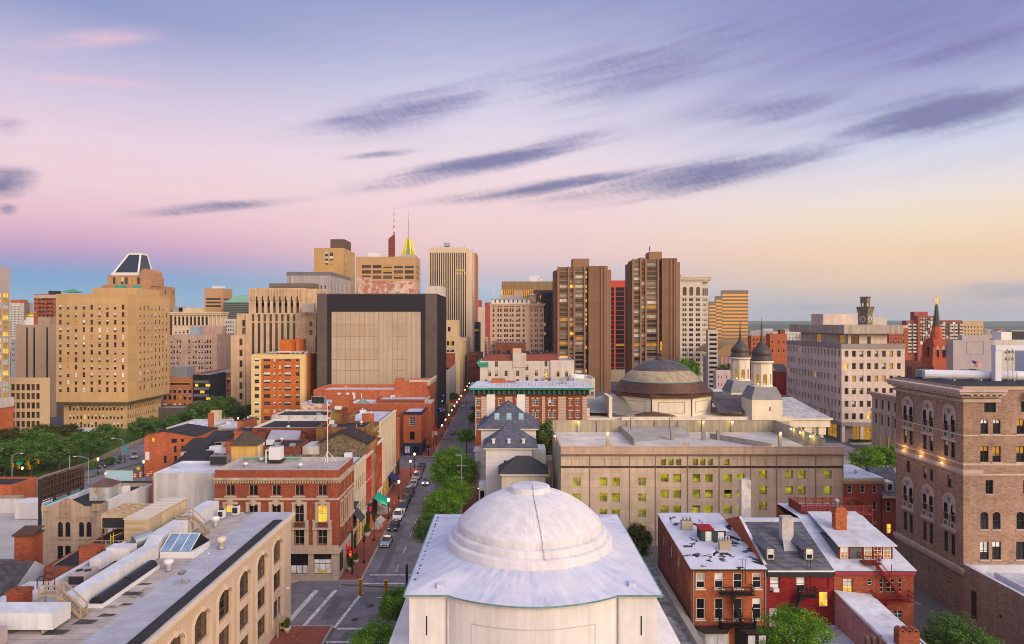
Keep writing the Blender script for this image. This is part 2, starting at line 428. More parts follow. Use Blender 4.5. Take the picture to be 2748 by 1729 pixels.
class Bld:
 """a building: an Empty with wall, roof and window parts"""
 def __init__(s,name,label,x0,y0,group=None,cat='building',seed=None):
  s.root=thing(name,label,cat,(x0,y0,0),group);s.w=[];s.rr=random.Random(seed if seed is not None else hash_(label))
  s.o=Vector((x0,y0,0))
 def facade(s,b,o,u,n,W,z0,z1,grids,m=0):
  """wall plane with real openings"""
  holes=[]
  for g in grids:
   for uc in g.us:
    for v in g.vs:
     holes.append((uc-g.w/2,uc+g.w/2,v,v+g.h,g))
  U=sorted({0.0,W,*[round(h[0],4) for h in holes],*[round(h[1],4) for h in holes]})
  V=sorted({z0,z1,*[round(h[2],4) for h in holes],*[round(h[3],4) for h in holes]})
  U=[q for q in U if-1e-6<=q<=W+1e-6];V=[q for q in V if z0-1e-6<=q<=z1+1e-6]
  ox,oy=o;ux,uy=u;nx,ny=n
  def P(a,z,dp=0.0):return(ox+ux*a-nx*dp,oy+uy*a-ny*dp,z)
  occ=set()
  ui={q:i for i,q in enumerate(U)};vi={q:i for i,q in enumerate(V)}
  for h in holes:
   try:i0,i1,j0,j1=ui[round(h[0],4)],ui[round(h[1],4)],vi[round(h[2],4)],vi[round(h[3],4)]
   except KeyError:continue
   for i in range(i0,i1):
    for j in range(j0,j1):occ.add((i,j))
  for j in range(len(V)-1):
   i=0
   while i<len(U)-1:
    if(i,j) in occ:i+=1;continue
    k=i
    while k<len(U)-1 and(k,j) not in occ:k+=1
    b.face((P(U[i],V[j]),P(U[k],V[j]),P(U[k],V[j+1]),P(U[i],V[j+1])),m);i=k
  ang=math.atan2(uy,ux)
  for h in holes:
   u0,u1,v0,v1,g=h
   if round(u0,4) not in ui or round(u1,4) not in ui or round(v0,4) not in vi or round(v1,4) not in vi:continue
   dp=g.dep+0.06
   if g.arch:
    r=g.w/2;k=6;zc=v1-r*g.arch;uc=(u0+u1)/2
    arc=[(uc+r*math.cos(math.pi*i/(2*k)),zc+r*g.arch*math.sin(math.pi*i/(2*k))) for i in range(k+1)]
    arl=[(2*uc-a,z) for a,z in arc]
    b.face([P(a,z) for a,z in arc]+[P(u1,v1)] if False else[P(u1,v1)]+[P(a,z) for a,z in reversed(arc)],m)
    b.face([P(u0,v1)]+[P(a,z) for a,z in arl],m)
    full=arc+list(reversed(arl))[1:]
    for(a,z),(c,e) in zip(full[:-1],full[1:]):b.face((P(a,z),P(c,e),P(c,e,dp),P(a,z,dp)),m)
    ztop=zc
   else:
    ztop=v1;b.face((P(u0,v1),P(u1,v1),P(u1,v1,dp),P(u0,v1,dp)),m)
   b.face((P(u0,v0),P(u0,ztop),P(u0,ztop,dp),P(u0,v0,dp)),m)
   b.face((P(u1,ztop),P(u1,v0),P(u1,v0,dp),P(u1,ztop,dp)),m)
   b.face((P(u0,v0,dp),P(u1,v0,dp),P(u1,v0),P(u0,v0)),m)
   look=pick(g.mix,s.rr)
   if look=='-':continue
   gl,up=GLS[look] if isinstance(look,str) else look
   me=window_mesh(g.w,v1-v0,g.nu,g.nv,g.frame,gl,up,g.bar,g.dep,g.fb,s.rr.choice((.3,.45,.6)) if up else .5,g.sill)
   c=P((u0+u1)/2,v0)
   s.w.append((me,Vector(c),ang,g.w*(v1-v0)/(c[0]**2+c[1]**2+1),g.name))
 def mass(s,x0,x1,y0,y1,z0,z1,wall,faces=None,roof=None,par=0.7,name='wall',pt=0.3,rname='roof',cap=None,sides='FRLB'):
  faces=faces or{}
  b=MB()
  spec={'F':((x0,y0),(1,0),(0,-1),x1-x0),'R':((x1,y0),(0,1),(1,0),y1-y0),'L':((x0,y1),(0,-1),(-1,0),y1-y0),'B':((x1,y1),(-1,0),(0,1),x1-x0)}
  for k in sides:
   o,u,n,W=spec[k];s.facade(b,o,u,n,W,z0,z1,faces.get(k,()))
  if z0>0.5:b.face(((x0,y1,z0),(x1,y1,z0),(x1,y0,z0),(x0,y0,z0)),0)
  zr=z1-par
  if par>0:
   i=(x0+pt,y0+pt,x1-pt,y1-pt)
   o4=[(x0,y0,z1),(x1,y0,z1),(x1,y1,z1),(x0,y1,z1)];i4=[(i[0],i[1],z1),(i[2],i[1],z1),(i[2],i[3],z1),(i[0],i[3],z1)]
   for a in range(4):
    c=(a+1)%4
    b.face((o4[a],o4[c],i4[c],i4[a]),1)
    l0,l1=i4[a],i4[c]
    b.face((l1,l0,(l0[0],l0[1],zr),(l1[0],l1[1],zr)),1)
   wp=b.build(name,[wall,cap or wall],s.root)
   rb=MB();rb.face(((i[0],i[1],zr),(i[2],i[1],zr),(i[2],i[3],zr),(i[0],i[3],zr)))
   if roof:rb.build(rname,roof,s.root)
   else:rb.build(rname,roof_grey,s.root)
  else:
   if roof is None or roof is not False:b.face(((x0,y0,z1),(x1,y0,z1),(x1,y1,z1),(x0,y1,z1)),1)
   wp=b.build(name,[wall,roof or wall],s.root)
  return wp
 def part(s,name,b,mats):return b.build(name,mats,s.root)
 def box(s,name,mats,*a,**k):return MB().box(*a,**k).build(name,mats,s.root)
 def cornice(s,x0,x1,y0,y1,z0,z1,out,mats,name='cornice',sides='FRL',steps=2):
  b=MB()
  for i in range(steps):
   o=out*(i+1)/steps;a=z0+(z1-z0)*i/steps;c=z0+(z1-z0)*(i+1)/steps
   xa=x0-(o if 'L' in sides else-.01);xb=x1+(o if 'R' in sides else-.01);ya=y0-(o if 'F' in sides else 0)
   yb=y1+(o if 'B' in sides else-.01)
   b.box(xa,xb,ya,y0+.02,a,c)
   if 'R' in sides:b.box(x1-.02,xb,y0+.021,yb,a,c)
   if 'L' in sides:b.box(xa,x0+.02,y0+.021,yb,a,c)
  return b.build(name,mats,s.root)
 def done(s,limit=100):
  """the largest windows become parts of their own; beyond the limit the rest are one part"""
  s.w.sort(key=lambda q:-q[3])
  names={}
  for me,c,ang,sz,nm in s.w:names.setdefault(nm,[]).append((me,c,ang))
  for nm,lst in names.items():
   for me,c,ang in lst[:limit]:
    o=bpy.data.objects.new(nm,me);COL.objects.link(o);o.parent=s.root
    o.location=c-s.o;o.rotation_euler=(0,0,ang)
   rest=lst[limit:]
   if rest:
    b=MB();mats=[];mi={}
    for me,c,ang in rest:
     ca,sa=math.cos(ang),math.sin(ang);base=len(b.v)
     for v in me.vertices:
      b.v.append((c.x-s.o.x+v.co.x*ca-v.co.y*sa,c.y-s.o.y+v.co.x*sa+v.co.y*ca,c.z+v.co.z))
     for p in me.polygons:
      mt=me.materials[p.material_index]
      if mt.name not in mi:mi[mt.name]=len(mats);mats.append(mt)
      b.f.append(tuple(base+i for i in p.vertices));b.mi.append(mi[mt.name]);b.sm.append(False)
    o=b.build('small_'+nm+'s',mats,s.root,world=False);o['kind']='stuff'
  return s.root
def hash_(t):
 h=0
 for ch in t:h=(h*131+ord(ch))%1000003
 return h
def hip(b,x0,x1,y0,y1,z0,zr,ins=None,m=0,ridge='x',ov=0.0):
 """hipped roof over a rectangle"""
 x0-=ov;x1+=ov;y0-=ov;y1+=ov
 if ridge=='x':
  k=(y1-y0)/2 if ins is None else ins;a,c=(x0+k,(y0+y1)/2,zr),(x1-k,(y0+y1)/2,zr)
  b.face(((x0,y0,z0),(x1,y0,z0),c,a),m);b.face(((x1,y1,z0),(x0,y1,z0),a,c),m)
  b.face(((x1,y0,z0),(x1,y1,z0),c),m);b.face(((x0,y1,z0),(x0,y0,z0),a),m)
 else:
  k=(x1-x0)/2 if ins is None else ins;a,c=((x0+x1)/2,y0+k,zr),((x0+x1)/2,y1-k,zr)
  b.face(((x0,y0,z0),(x1,y0,z0),a),m);b.face(((x1,y1,z0),(x0,y1,z0),c),m)
  b.face(((x1,y0,z0),(x1,y1,z0),c,a),m);b.face(((x0,y1,z0),(x0,y0,z0),a,c),m)
 b.face(((x0,y1,z0),(x1,y1,z0),(x1,y0,z0),(x0,y0,z0)),m)
 return b
def clutter(B,x0,x1,y0,y1,z,n=4):
 """vents, hatches and pipes standing on a flat roof"""
 rr=random.Random(hash_(B.root['label']))
 for i in range(n):
  x,y=rr.uniform(x0+.8,x1-.8),rr.uniform(y0+.8,max(y0+.9,y1-.8));k=rr.random()
  if k<.4:B.part('vent_pipe',MB().tube((x,y,z-.1),(x,y,z+rr.uniform(.5,1.1)),.1,6),[metal_grey])
  elif k<.7:B.part('roof_vent',MB().lathe([(.25,z-.1),(.2,z+.4),(.38,z+.45),(.38,z+.7),(.1,z+.8)],x,y,9),[metal_white])
  elif k<.88:B.part('roof_hatch',MB().box(x-.5,x+.5,y-.6,y+.6,z-.1,z+.45),[metal_grey])
  else:B.part('roof_unit',MB().box(x-.7,x+.7,y-.5,y+.5,z-.1,z+.9),[metal_white])
asphalt=M('asphalt',(0.175,0.158,0.168),0.85,0.2,0.6,flat=True,blot=((0.105,0.095,0.10),0.22,0.56,0.12))
asphalt_patch=M('asphalt_patch',(0.11,0.10,0.108),0.85,0.12,0.6,flat=True)
brickpave=M('brick_paving',(0.26,0.078,0.05),0.9,0.18,0.5,flat=True,brick=((0.13,0.06,0.045),0.42,0.2))
kerbm=M('kerb_stone',(0.34,0.31,0.28),0.9,0.12,0.8)
paint=M('road_paint',(0.50,0.49,0.47),0.8,0.22,1.2,flat=True,blot=((0.2,0.19,0.19),1.8,0.57,0.06))
grassm=M('grass_blades',(0.060,0.115,0.022),0.95,0.3,0.7,flat=True,blot=((0.10,0.10,0.035),0.15,0.6,0.1))
dirt=M('city_ground',(0.13,0.12,0.115),0.95,0.25,0.02,flat=True,blot=((0.05,0.075,0.03),0.012,0.55,0.08))
soil=M('pavement_tan',(0.42,0.31,0.19),0.9,0.14,0.6,flat=True)
lotm=M('lot_concrete',(0.40,0.37,0.35),0.9,0.2,0.12,flat=True,panel=((0.7,0.7,0.7),6,4,0.05),blot=((0.42,0.38,0.34),0.08,0.6,0.12))
def sheet(name,polys,m,z,kind='structure',label=None):
 b=MB()
 for p in polys:b.face([(x,y,z) for x,y in p])
 o=b.build(name,m);o['kind']=kind
 if label:o['label']=label
 return o
def rect(x0,x1,y0,y1):return[(x0,y0),(x1,y0),(x1,y1),(x0,y1)]
b=MB()
ring=[(-9000,-600),(9000,-600),(9000,9000),(-9000,9000)]
b.face([(x,y,0) for x,y in ring]);o=b.build('ground',dirt);o['kind']='structure'
CL,CR,BL,BR=-23.2,-10.6,-27.2,-7.0
def CLf(y):return-23.3-.028*(y-108) if y<198 else-23.3
def BLf(y):return-27.2-.034*(y-110) if y<198 else-27.2
sheet('road',[[(-23.4,108.5),(CR,108.5),(CR,206),(-26,206)],rect(CL,CR,206,900),rect(CL,CR,20,92),rect(-130,17,92,108.5)],asphalt,0.006)
sheet('cross_street',[rect(-150,60,193,206),rect(-120,60,355,366),rect(-120,120,600,615)],asphalt,0.002)
sheet('road_patch',[[(-22.5,84),(-19.8,84),(-18.9,90.5),(-21.6,90.5)],[(-18.5,95),(-15.5,95),(-15,98),(-18,98)],[(-16,128),(-12,128),(-12,146),(-16,146)],[(-21.5,112),(-20.2,112),(-20.9,140),(-22.3,140)],[(-18.0,150),(-16.8,150),(-17.2,178),(-18.4,178)],[(-26,94),(-24.5,94),(-24.5,102),(-26,102)],[(-40,95),(-33,95),(-33,96.4),(-40,96.4)],[(-20.5,60),(-18,60),(-18,76),(-20.5,76)]],asphalt_patch,0.010)
bl=[[(-150,118),(-84,150),(-60,166),(-60,184),(-88,184),(-118.5,186),(-119.6,177),(-117,150),(-150,140)],[(-118.4,186.2),(-90,184.2),(-108,330),(-134,330),(-124.5,233)]]
sheet('boulevard',bl,asphalt,0.012)
def walk(name,poly,m=brickpave,h=0.13):
 b=MB();b.prism(poly,0.0,h,1,0);o=b.build(name,[m,kerbm]);o['kind']='structure';return o
def kerbed(name,x0,x1,y0,y1,m=brickpave):
 """pavement with a pale kerb all round"""
 b=MB();b.box(x0,x1,y0,y1,0,.13,1,'D');k=.28
 b.face([(x0+k,y0+k,.134),(x1-k,y0+k,.134),(x1-k,y1-k,.134),(x0+k,y1-k,.134)],0)
 o=b.build(name,[m,kerbm]);o['kind']='structure';return o  # panel mouldings in a darker tone of the wall stone
b=MB();b.prism([(-57,108.0),(CLf(108),108.0),(CLf(192),192),(-57,192)],0,.13,1)
b.face([(-57,108.3,.134),(CLf(108)-.3,108.3,.134),(CLf(192)-.3,191.7,.134),(-57,191.7,.134)],0)
o=b.build('pavement',[brickpave,kerbm]);o['kind']='structure'
kerbed('pavement',BL-4,CL,207,354)
kerbed('pavement',BL-4,CL,367,598)
kerbed('pavement',CR,CR+24,109,192)
kerbed('pavement',CR,CR+3.6,207,598)
kerbed('pavement',-31,-23.6,30,92)
walk('pavement',[(-58,104.8),(-36.0,104.8),(-33,108.4),(-58,108.4)],soil,.139)
kerbed('pavement',CR,16,30,91.5,kerbm)
sheet('tree_pit',[[(-46.6,105.4),(-45.6,105.4),(-44.6,107.9),(-45.6,107.9)],[(-41.6,105.4),(-40.6,105.4),(-39.6,107.9),(-40.6,107.9)]],metal_dark,0.146)
mk=[]
for y in range(112,190,9):xx_=-18.65-.021*(y-113);mk.append([(xx_,y),(xx_+.15,y),(xx_+.09,y+3.2),(xx_-.06,y+3.2)])
for y in range(211,350,9):mk.append(rect(-17.3,-17.13,y,y+3.2))
for y in(52,61,70,79):mk.append(rect(-17.5,-17.3,y,y+3.2))
mk+=[rect(-22.6,-11,110.4,110.9),rect(-22.9,-11,106.8,107.2),rect(-19.8,-11,101.4,101.65)]
mk+=[rect(-23,-11,91.0,91.5),rect(-23.4,-11,87.2,87.7)]
mk+=[[(-30.6,92.2),(-29.9,92.2),(-29.0,104.4),(-29.8,104.4)],[(-27.9,92.2),(-27.4,92.2),(-26.2,104.4),(-26.8,104.4)],[(-23.6,91.5),(-23.2,91.5),(-22.0,103.4),(-22.5,103.4)],rect(-38,-35.5,99,99.15),rect(-45,-42,99,99.15)]
for i in range(5):mk.append(rect(-21.4+i*1.9,-20.6+i*1.9,189.5,192.0))
mk+=[rect(-22.9,-11,207.4,207.8),rect(-23,-11,192.8,193.1)]
sheet('road_marking',mk,paint,0.016)
bm_=[]
for k in range(14):
 y=188+k*9;x_=-113-(y-188)*.12;bm_.append([(x_,y),(x_+.2,y),(x_-.2,y+3),(x_-.4,y+3)])
for k in range(7):bm_.append([(-113+k*6,150.0+k*4.2),(-110.4+k*6,151.8+k*4.2),(-110.5+k*6,152.0+k*4.2),(-113.1+k*6,150.2+k*4.2)])
sheet('road_marking',bm_,paint,0.018)
def ramp_grass(name,poly,z=0.12):
 b=MB();b.prism(poly,0.0,z,1,0);o=b.build(name,[grassm,kerbm]);o['kind']='stuff'
 tag(o,{'n':''}.get(name,'mown strip of green grass between the lanes of the boulevard'),None,kind='stuff');return o
def strip(x0,y0,x1,y1,w_):return[(x0-w_/2,y0),(x0+w_/2,y0),(x1+w_/2,y1),(x1-w_/2,y1)]
ramp_grass('grass',[(-111.5,178),(-109.5,178),(-105.6,200),(-106.8,200)])
ramp_grass('grass',[(-105.5,183),(-103.8,183),(-100,199),(-101.4,199)])
b=MB();b.face([(-175,160,.05),(-120.5,170,.05),(-120.8,190,.05),(-126,233,.05),(-140,262,.05),(-175,262,.05)]);o=b.build('grass',grassm);tag(o,'shaded green ground under the boulevard grove',None,kind='stuff')
b=MB();b.prism([(-7.2,110),(13,110),(9,140),(9,190),(-6.5,190),(-7,150)],0,.2,0);o=b.build('grass',grassm)
tag(o,'dark green lawn of the mansion garden behind the white dome',None,kind='stuff')
sheet('parking_lot',[rect(-130,-70,118,147)],lotm,0.02)
sheet('alley',[rect(16,24,40,91)],M('alley_asphalt',(0.24,0.225,0.22),.9,.3,.3,flat=True,blot=((0.1,.09,.09),.5,.55,.06)),0.03)
sheet('plaza',[rect(62,112,150,231)],M('plaza_paving',(0.30,0.25,0.23),.9,.2,.2,flat=True),0.03)
sheet('manhole',[[(-20+.6*math.cos(a),98.6+.6*math.sin(a)) for a in[i*math.pi/6 for i in range(12)]],[(-21.2+.5*math.cos(a),94+.5*math.sin(a)) for a in[i*math.pi/6 for i in range(12)]],],M('iron',(.05,.04,.04),.6),0.022)
hillm=M('far_woods',(0.045,0.075,0.035),1.0,0.45,0.02)
b=MB();rr=random.Random(3)
for(Y0,base,amp,sd_) in((3000,22,7,1),(4200,38,6,2),(6000,50,8,3)):
 n=220;pts=[]
 for i in range(n+1):
  x=-5200+10400*i/n
  z=base+amp*(math.sin(x/610+sd_)*.5+math.sin(x/230+2*sd_)*.3)+rr.uniform(-1,1)*2.0
  pts.append((x,z))
 for(x0,z0),(x1,z1) in zip(pts[:-1],pts[1:]):
  b.face(((x0,Y0,0),(x1,Y0,0),(x1,Y0+260,z1),(x0,Y0+260,z0)))
  b.face(((x0,Y0+260,z0),(x1,Y0+260,z1),(x1,Y0+900,z1*.9),(x0,Y0+900,z0*.9)))
o=b.build('hills',hillm);o['kind']='structure'
stucco=M('white_stucco',(0.70,0.675,0.665),0.85,0.08,0.5,streak=0.14)
domew=M('dome_coating',(0.64,0.62,0.64),0.6,0.10,0.9,streak=0.14,bump=0.15,blot=((0.56,0.54,0.555),0.5,0.60,0.1))
churchroof=M('church_roof_coating',(0.56,0.555,0.60),0.6,0.08,0.4,flat=True,bump=0.15,swirl=((0.34,0.38,0.50),(2.6,2.6),0.5,0.13))
slit=M('slit_dark',(0.02,0.02,0.02),0.9)
ch=Bld('church','white church with a broad stepped dome in the foreground',2.4,80)
cx,cy=2.4,79.0
x0,x1,y0,y1,ze=-9.8,14.55,67.1,94.3,14.2
XL,XR=-5.9,10.6
def outline(off=0.0):
 pts=[(x0-off,y0-off),(XL,y0-off)]
 for i in range(1,24):
  a=i/24.0;pts.append((XL+(XR-XL)*a,y0-off-2.75*math.sin(math.pi*a)**0.8))
 pts+=[(XR,y0-off),(x1+off,y0-off),(x1+off,y1+off),(x0-off,y1+off)]
 return pts
b=MB();b.prism(outline(),0,ze-.12,0)
ch.part('wall',b,[stucco])
ol=outline(0.42);dense=[]
for i in range(len(ol)):
 p,q=ol[i],ol[(i+1)%len(ol)];L=math.dist(p,q);k=max(1,int(L/.7))
 for j in range(k):dense.append((p[0]+(q[0]-p[0])*j/k,p[1]+(q[1]-p[1])*j/k))
b=MB();n=len(dense);rows=[]
for tt in(0,.25,.5,.75,1.0):
 r_=[]
 for(px,py) in dense:
  a=math.atan2(py-cy,px-cx);qx,qy=cx+9.3*math.cos(a),cy+9.3*math.sin(a)
  r_.append((px+(qx-px)*tt,py+(qy-py)*tt,ze+.12+1.35*(tt**1.15)))
 rows.append(r_)
for r0,r1 in zip(rows[:-1],rows[1:]):
 for i in range(n):
  j=(i+1)%n;b.face((r0[i],r0[j],r1[j],r1[i]),0,True)
for i in range(n):
 j=(i+1)%n;p,q=rows[0][i],rows[0][j];b.face(((p[0],p[1],ze-.1),(q[0],q[1],ze-.1),q,p),0)
b.face([(p[0],p[1],ze-.1) for p in reversed(rows[0])],0)
roofp=ch.part('roof',b,[churchroof])
b=MB();o2=outline(0.42);o3=outline(0.56)
for i in range(len(o2)):
 j=(i+1)%len(o2)
 p,q,p2,q2=o2[i],o2[j],o3[i],o3[j]
 for za,zb in((ze+.03,ze+.12),):
  b.face(((*p2,za),(*q2,za),(*q2,zb),(*p2,zb)));b.face(((*p2,zb),(*q2,zb),(*q,zb+.005),(*p,zb+.005)));b.face(((*q2,za),(*p2,za),(*p,za-.006),(*q,za-.006)))
ch.part('gutter',b,[M('gutter_verdigris',(.13,.25,.21),.7,.35,1.2)])
for nm,prof in(('dome_step',[(9.42,15.0),(9.42,16.45),(9.30,16.58),(8.80,16.62)]),('dome_step',[(8.8,16.6),(8.8,17.22),(8.68,17.34),(8.2,17.38)]),('dome_step',[(8.2,17.36),(8.2,18.12),(8.1,18.24)])):
 MB().lathe(prof,cx,cy,96,cap=False).build(nm,[domew],ch.root)
Rc=10.9;zc0=18.22-math.sqrt(Rc*Rc-8.1**2)
prof=[(r_,zc0+math.sqrt(Rc*Rc-r_*r_)) for r_ in[8.1-5.85*i/22 for i in range(23)]]
b=MB().lathe(prof,cx,cy,120,cap=False)
rb=random.Random(5)
for k in range(110):
 a=2*math.pi*(k+rb.uniform(-.3,.3))/110;w_=.035;e=rb.randint(14,22);st=rb.randint(0,2)
 for(r0,z0_),(r1,z1_) in zip(prof[st:e],prof[st+1:e+1]):
  da0,da1=w_/r0,w_/r1;h_=.02
  P=lambda r,aa,z:(cx+r*math.cos(aa),cy+r*math.sin(aa),z)
  b.face((P(r0,a-da0,z0_),P(r0,a,z0_+h_),P(r1,a,z1_+h_),P(r1,a-da1,z1_)),0);b.face((P(r0,a,z0_+h_),P(r0,a+da0,z0_),P(r1,a+da1,z1_),P(r1,a,z1_+h_)),0)
ch.part('dome',b,[domew])
MB().lathe([(2.45,21.15),(2.45,21.75),(2.30,21.86),(2.30,22.05),(2.1,22.12),(0.02,22.2)],cx,cy,48).build('lantern_cap',[domew],ch.root)
b=MB();pr_=None
for(r_,z_) in[(0.1,22.22),(2.2,22.16),(2.47,21.8),(2.48,21.2)]+[(a,c+.05) for a,c in reversed(prof)]+[(8.22,18.2),(8.24,17.4),(8.84,17.3),(8.86,16.7),(9.3,16.66)]:
 p_=(cx+.25+.012*r_*r_,cy-r_,z_)
 if pr_:b.tube(pr_,p_,.022,4)
 pr_=p_
b.tube((cx,cy,22.2),(cx,cy,23.3),.02,4)
ch.part('lightning_cable',b,[metal_dark])
for xx in(-8.1,13.0):ch.box('slit_window',[slit],xx-.07,xx+.07,y0-.012,y0+.02,10.2,12.1)
b=MB()
def bow(a):return(XL+(XR-XL)*a,y0-2.75*math.sin(math.pi*a)**0.8)
for zz in(9.55,11.9):
 for i in range(20):
  p,q=bow(.14+.72*i/20),bow(.14+.72*(i+1)/20)
  b.face(((p[0],p[1]-.03,zz),(q[0],q[1]-.03,zz),(q[0],q[1]-.03,zz+.1),(p[0],p[1]-.03,zz+.1)))
  b.face(((p[0],p[1]-.03,zz+.1),(q[0],q[1]-.03,zz+.1),(q[0],q[1]+.05,zz+.1),(p[0],p[1]+.05,zz+.1)))
for a in(.14,.86):
 p=bow(a);b.box(p[0]-.04,p[0]+.04,p[1]-.035,p[1]+.1,9.55,12.0)
ch.part('panel_moulding',b,[M('stucco_edge',(.52,.48,.46),.9,.08)])
for xx in(XL-.15,XR+.15):
 ch.part('downpipe',MB().tube((xx,y0-.12,0),(xx,y0-.12,ze),.08,8),[M('pipe_grey',(.45,.43,.42),.6)])
b=MB();b.box(-12.2,x0-.003,66.2,92,0,8.4);b.face(((-12.2,66.2,8.4),(x0,66.2,9.4),(x0,92,9.4),(-12.2,92,8.4)))
b.face(((-12.2,66.2,8.4),(x0,66.2,8.4),(x0,66.2,9.4)))
ch.part('side_aisle',b,[stucco]);b=MB()
b.box(x1+.003,17.4,66.2,92,0,8.4);b.face(((17.4,66.2,8.4),(17.4,92,8.4),(x1,92,9.4),(x1,66.2,9.4)));b.face(((x1,66.2,8.4),(17.4,66.2,8.4),(x1,66.2,9.4)))
ch.part('side_aisle',b,[stucco])
for(xx,yy) in((-6.8,67.6),(12.3,68.0)):ch.box('roof_hatch',[churchroof],xx-.35,xx+.35,yy,yy+.9,14.3,14.95)
b=MB()
for k in range(16):
 yy=70+k*1.5+rb.uniform(-.4,.4);b.box(-9.75+rb.uniform(0,.1),-9.55,yy,yy+rb.uniform(.08,.3),14.45,14.56)
ch.part('snow_guard',b,[metal_dark])
ch.done()
def brickm(name,c,mort=None,**k):
 return M(name,c,0.9,k.pop('var',.16),k.pop('vs',.5),k.pop('streak',.14),brick=(mort or tuple(v*.8+.05 for v in c),.44,.15),**k)
bk_red=brickm('brick_red',(0.250,0.068,0.037))
bk_or=brickm('brick_orange',(0.38,0.115,0.052))
bk_orange2=brickm('brick_bright_orange',(0.42,0.125,0.06))
bk_dk=brickm('brick_dark_red',(0.17,0.055,0.035))
bk_brown=brickm('brick_brown',(0.295,0.19,0.14),(0.35,0.26,0.20))
bk_mar=brickm('brick_painted_maroon',(0.20,0.022,0.024),(0.15,.02,.02))
bk_multi=M('brick_weathered_mixed',(0.20,0.085,0.04),.9,.2,.5,.2,brick=((.16,.1,.07),.44,.15),blot=((0.20,0.17,0.05),0.5,.55,.08))
bk_worn=M('brick_worn_paint',(0.40,0.17,0.11),.9,.2,.6,.2,brick=((.3,.2,.16),.44,.15),blot=((0.52,0.40,0.34),0.55,.5,.07))
limestone=M('limestone',(0.47,0.38,0.30),.85,.1,.4,.16)
limest2=M('limestone_blocks',(0.45,0.37,0.30),.85,.1,.4,.16,panel=((.75,.72,.7),1.6,.8,.03))
creamw=M('cream_stone',(0.58,0.46,0.32),.85,.08,.4,.12)
rwhite=M('roof_silver_coating',(0.50,0.51,0.555),.6,.17,.6,flat=True,panel=((.86,.86,.88),30,1.15,.035),blot=((0.35,0.34,0.36),.4,.6,.09),bump=.12)
def chimney(label,x,y,z0,z1,wx,wy,m,pots=2,cap=None,potm=None,cat='chimney',name='chimney',parent=None,poth=.5):
 b=MB();b.box(x-wx/2,x+wx/2,y-wy/2,y+wy/2,z0,z1-.18)
 b.box(x-wx/2-.07,x+wx/2+.07,y-wy/2-.07,y+wy/2+.07,z1-.18,z1)
 if parent is None:
  raise ValueError
 o=b.build(name,[m],parent)
 for i in range(pots):
  px=x+(i-(pots-1)/2)*wx/max(pots,1)
  MB().lathe([(.13,z1),(.11,z1+poth*.85),(.15,z1+poth*.9),(.15,z1+poth)],px,y,10).build('chimney_pot',[potm or bk_dk],o)
 return o
terra=M('terracotta_pale',(0.50,0.40,0.34),.8,.1,.6,.15)
bx,by0,by1,bz=62.9,94.5,111.0,32.3
bb=Bld('brick_building','tall brown brick building with arched windows and pale bracketed cornice',bx,by0)
us=[3.4,8.5,13.5];pr=[q+d_ for q in us for d_ in(-.78,.78)]
mixd=((6,'d'),(2,'db'),(1,'dw'))
L_=[G(pr,[25.4],.95,2.4,1,2,arch=1,mix=mixd,frame=fr_dark),G(pr,[21.75],.95,2.2,1,2,mix=mixd),G([3.4,7.7,9.3,13.5],[17.3],.9,1.8,1,2,mix=mixd),G(pr,[12.6],.95,2.5,1,2,arch=1,mix=mixd),G(pr,[8.0],.95,2.9,1,2,mix=mixd),G([3.4,8.5,13.5],[3.5],1.3,1.9,2,3,mix=mixd),G([15.2],[1.0],0.9,2.0,1,2)]
ff=[2.9,4.6,7.9,9.6,13.2,15]
mixf=((3,'dw'),(3,'d'),(2,'db'),(1.4,'dl'))
F_=[G([3.7,8.8,14],[28.5],1.6,1.5,2,1,mix=((1,'d'),)),G(ff,[25.5],1.05,2.1,2,2,arch=.9,mix=mixf,sill=terra),G(ff,[21.6],1.15,2.2,2,2,mix=((2,'dl'),(2,'dw'),(1,'d')),sill=terra),G([3.6,8.8,14],[17.2],1.05,1.9,2,2,mix=mixd,sill=terra),G(ff,[12.3],1.1,2.4,2,2,arch=.9,mix=mixd,sill=terra),G(ff,[8.1],1.2,2.5,2,2,mix=((2,'dw'),(2,'d')),sill=terra)]
bb.mass(bx,bx+30,by0,by1,0,bz-.7,bk_brown,{'L':L_,'F':F_},roof_grey,.5)
bb.box('roof_slab',[roof_black,M('roof_edge_tan',(.42,.31,.22),.8)],bx-.25,bx+30,by0-.2,by1+.2,bz-.69,bz-.2,1,'',0)
b=MB()
for(o_,za,zb) in((.25,29.9,30.4),(.5,30.55,30.85),(1.35,31.1,31.45),(1.6,31.45,31.75)):
 b.box(bx-o_,bx-.004,by0-o_,by1+.3,za,zb);b.box(bx-.004,bx+5.0,by0-o_,by0-.004,za,zb)
for k in range(22):
 yy=by0-.3+k*.79;b.box(bx-1.25,bx-.26,yy,yy+.34,30.86,31.1)
for k in range(6):
 xx=bx+.2+k*.85;b.box(xx,xx+.36,by0-1.25,by0-.26,30.86,31.1)
for k in range(52):
 yy=by0+k*.32;b.box(bx-.42,bx-.26,yy,yy+.17,30.1,30.36)
bb.part('cornice',b,[terra])
b=MB();b.box(bx+8.6,bx+30,by0-1.2,by0-.004,30.3,31.4);b.box(bx+8.9,bx+30,by0-.6,by0-.004,29.7,30.3);bb.part('cornice',b,[terra])
b=MB()
for z_,t_,o_ in((21.15,.28,.08),(20.0,.55,.22),(19.75,.25,.1),(25.2,.16,.05)):
 b.box(bx-o_,bx-.003,by0-o_,by1,z_,z_+t_);b.box(bx-.003,bx+(2.6 if t_>.5 else 30),by0-o_,by0-.003,z_,z_+t_)
b.box(bx-.5,bx-.003,by0-.35,by1,6.4,6.9);b.box(bx-.25,bx-.003,by0-.2,by1,6.0,6.4);b.box(bx-.003,bx+.8,by0-.35,by0-.003,6.4,6.9)
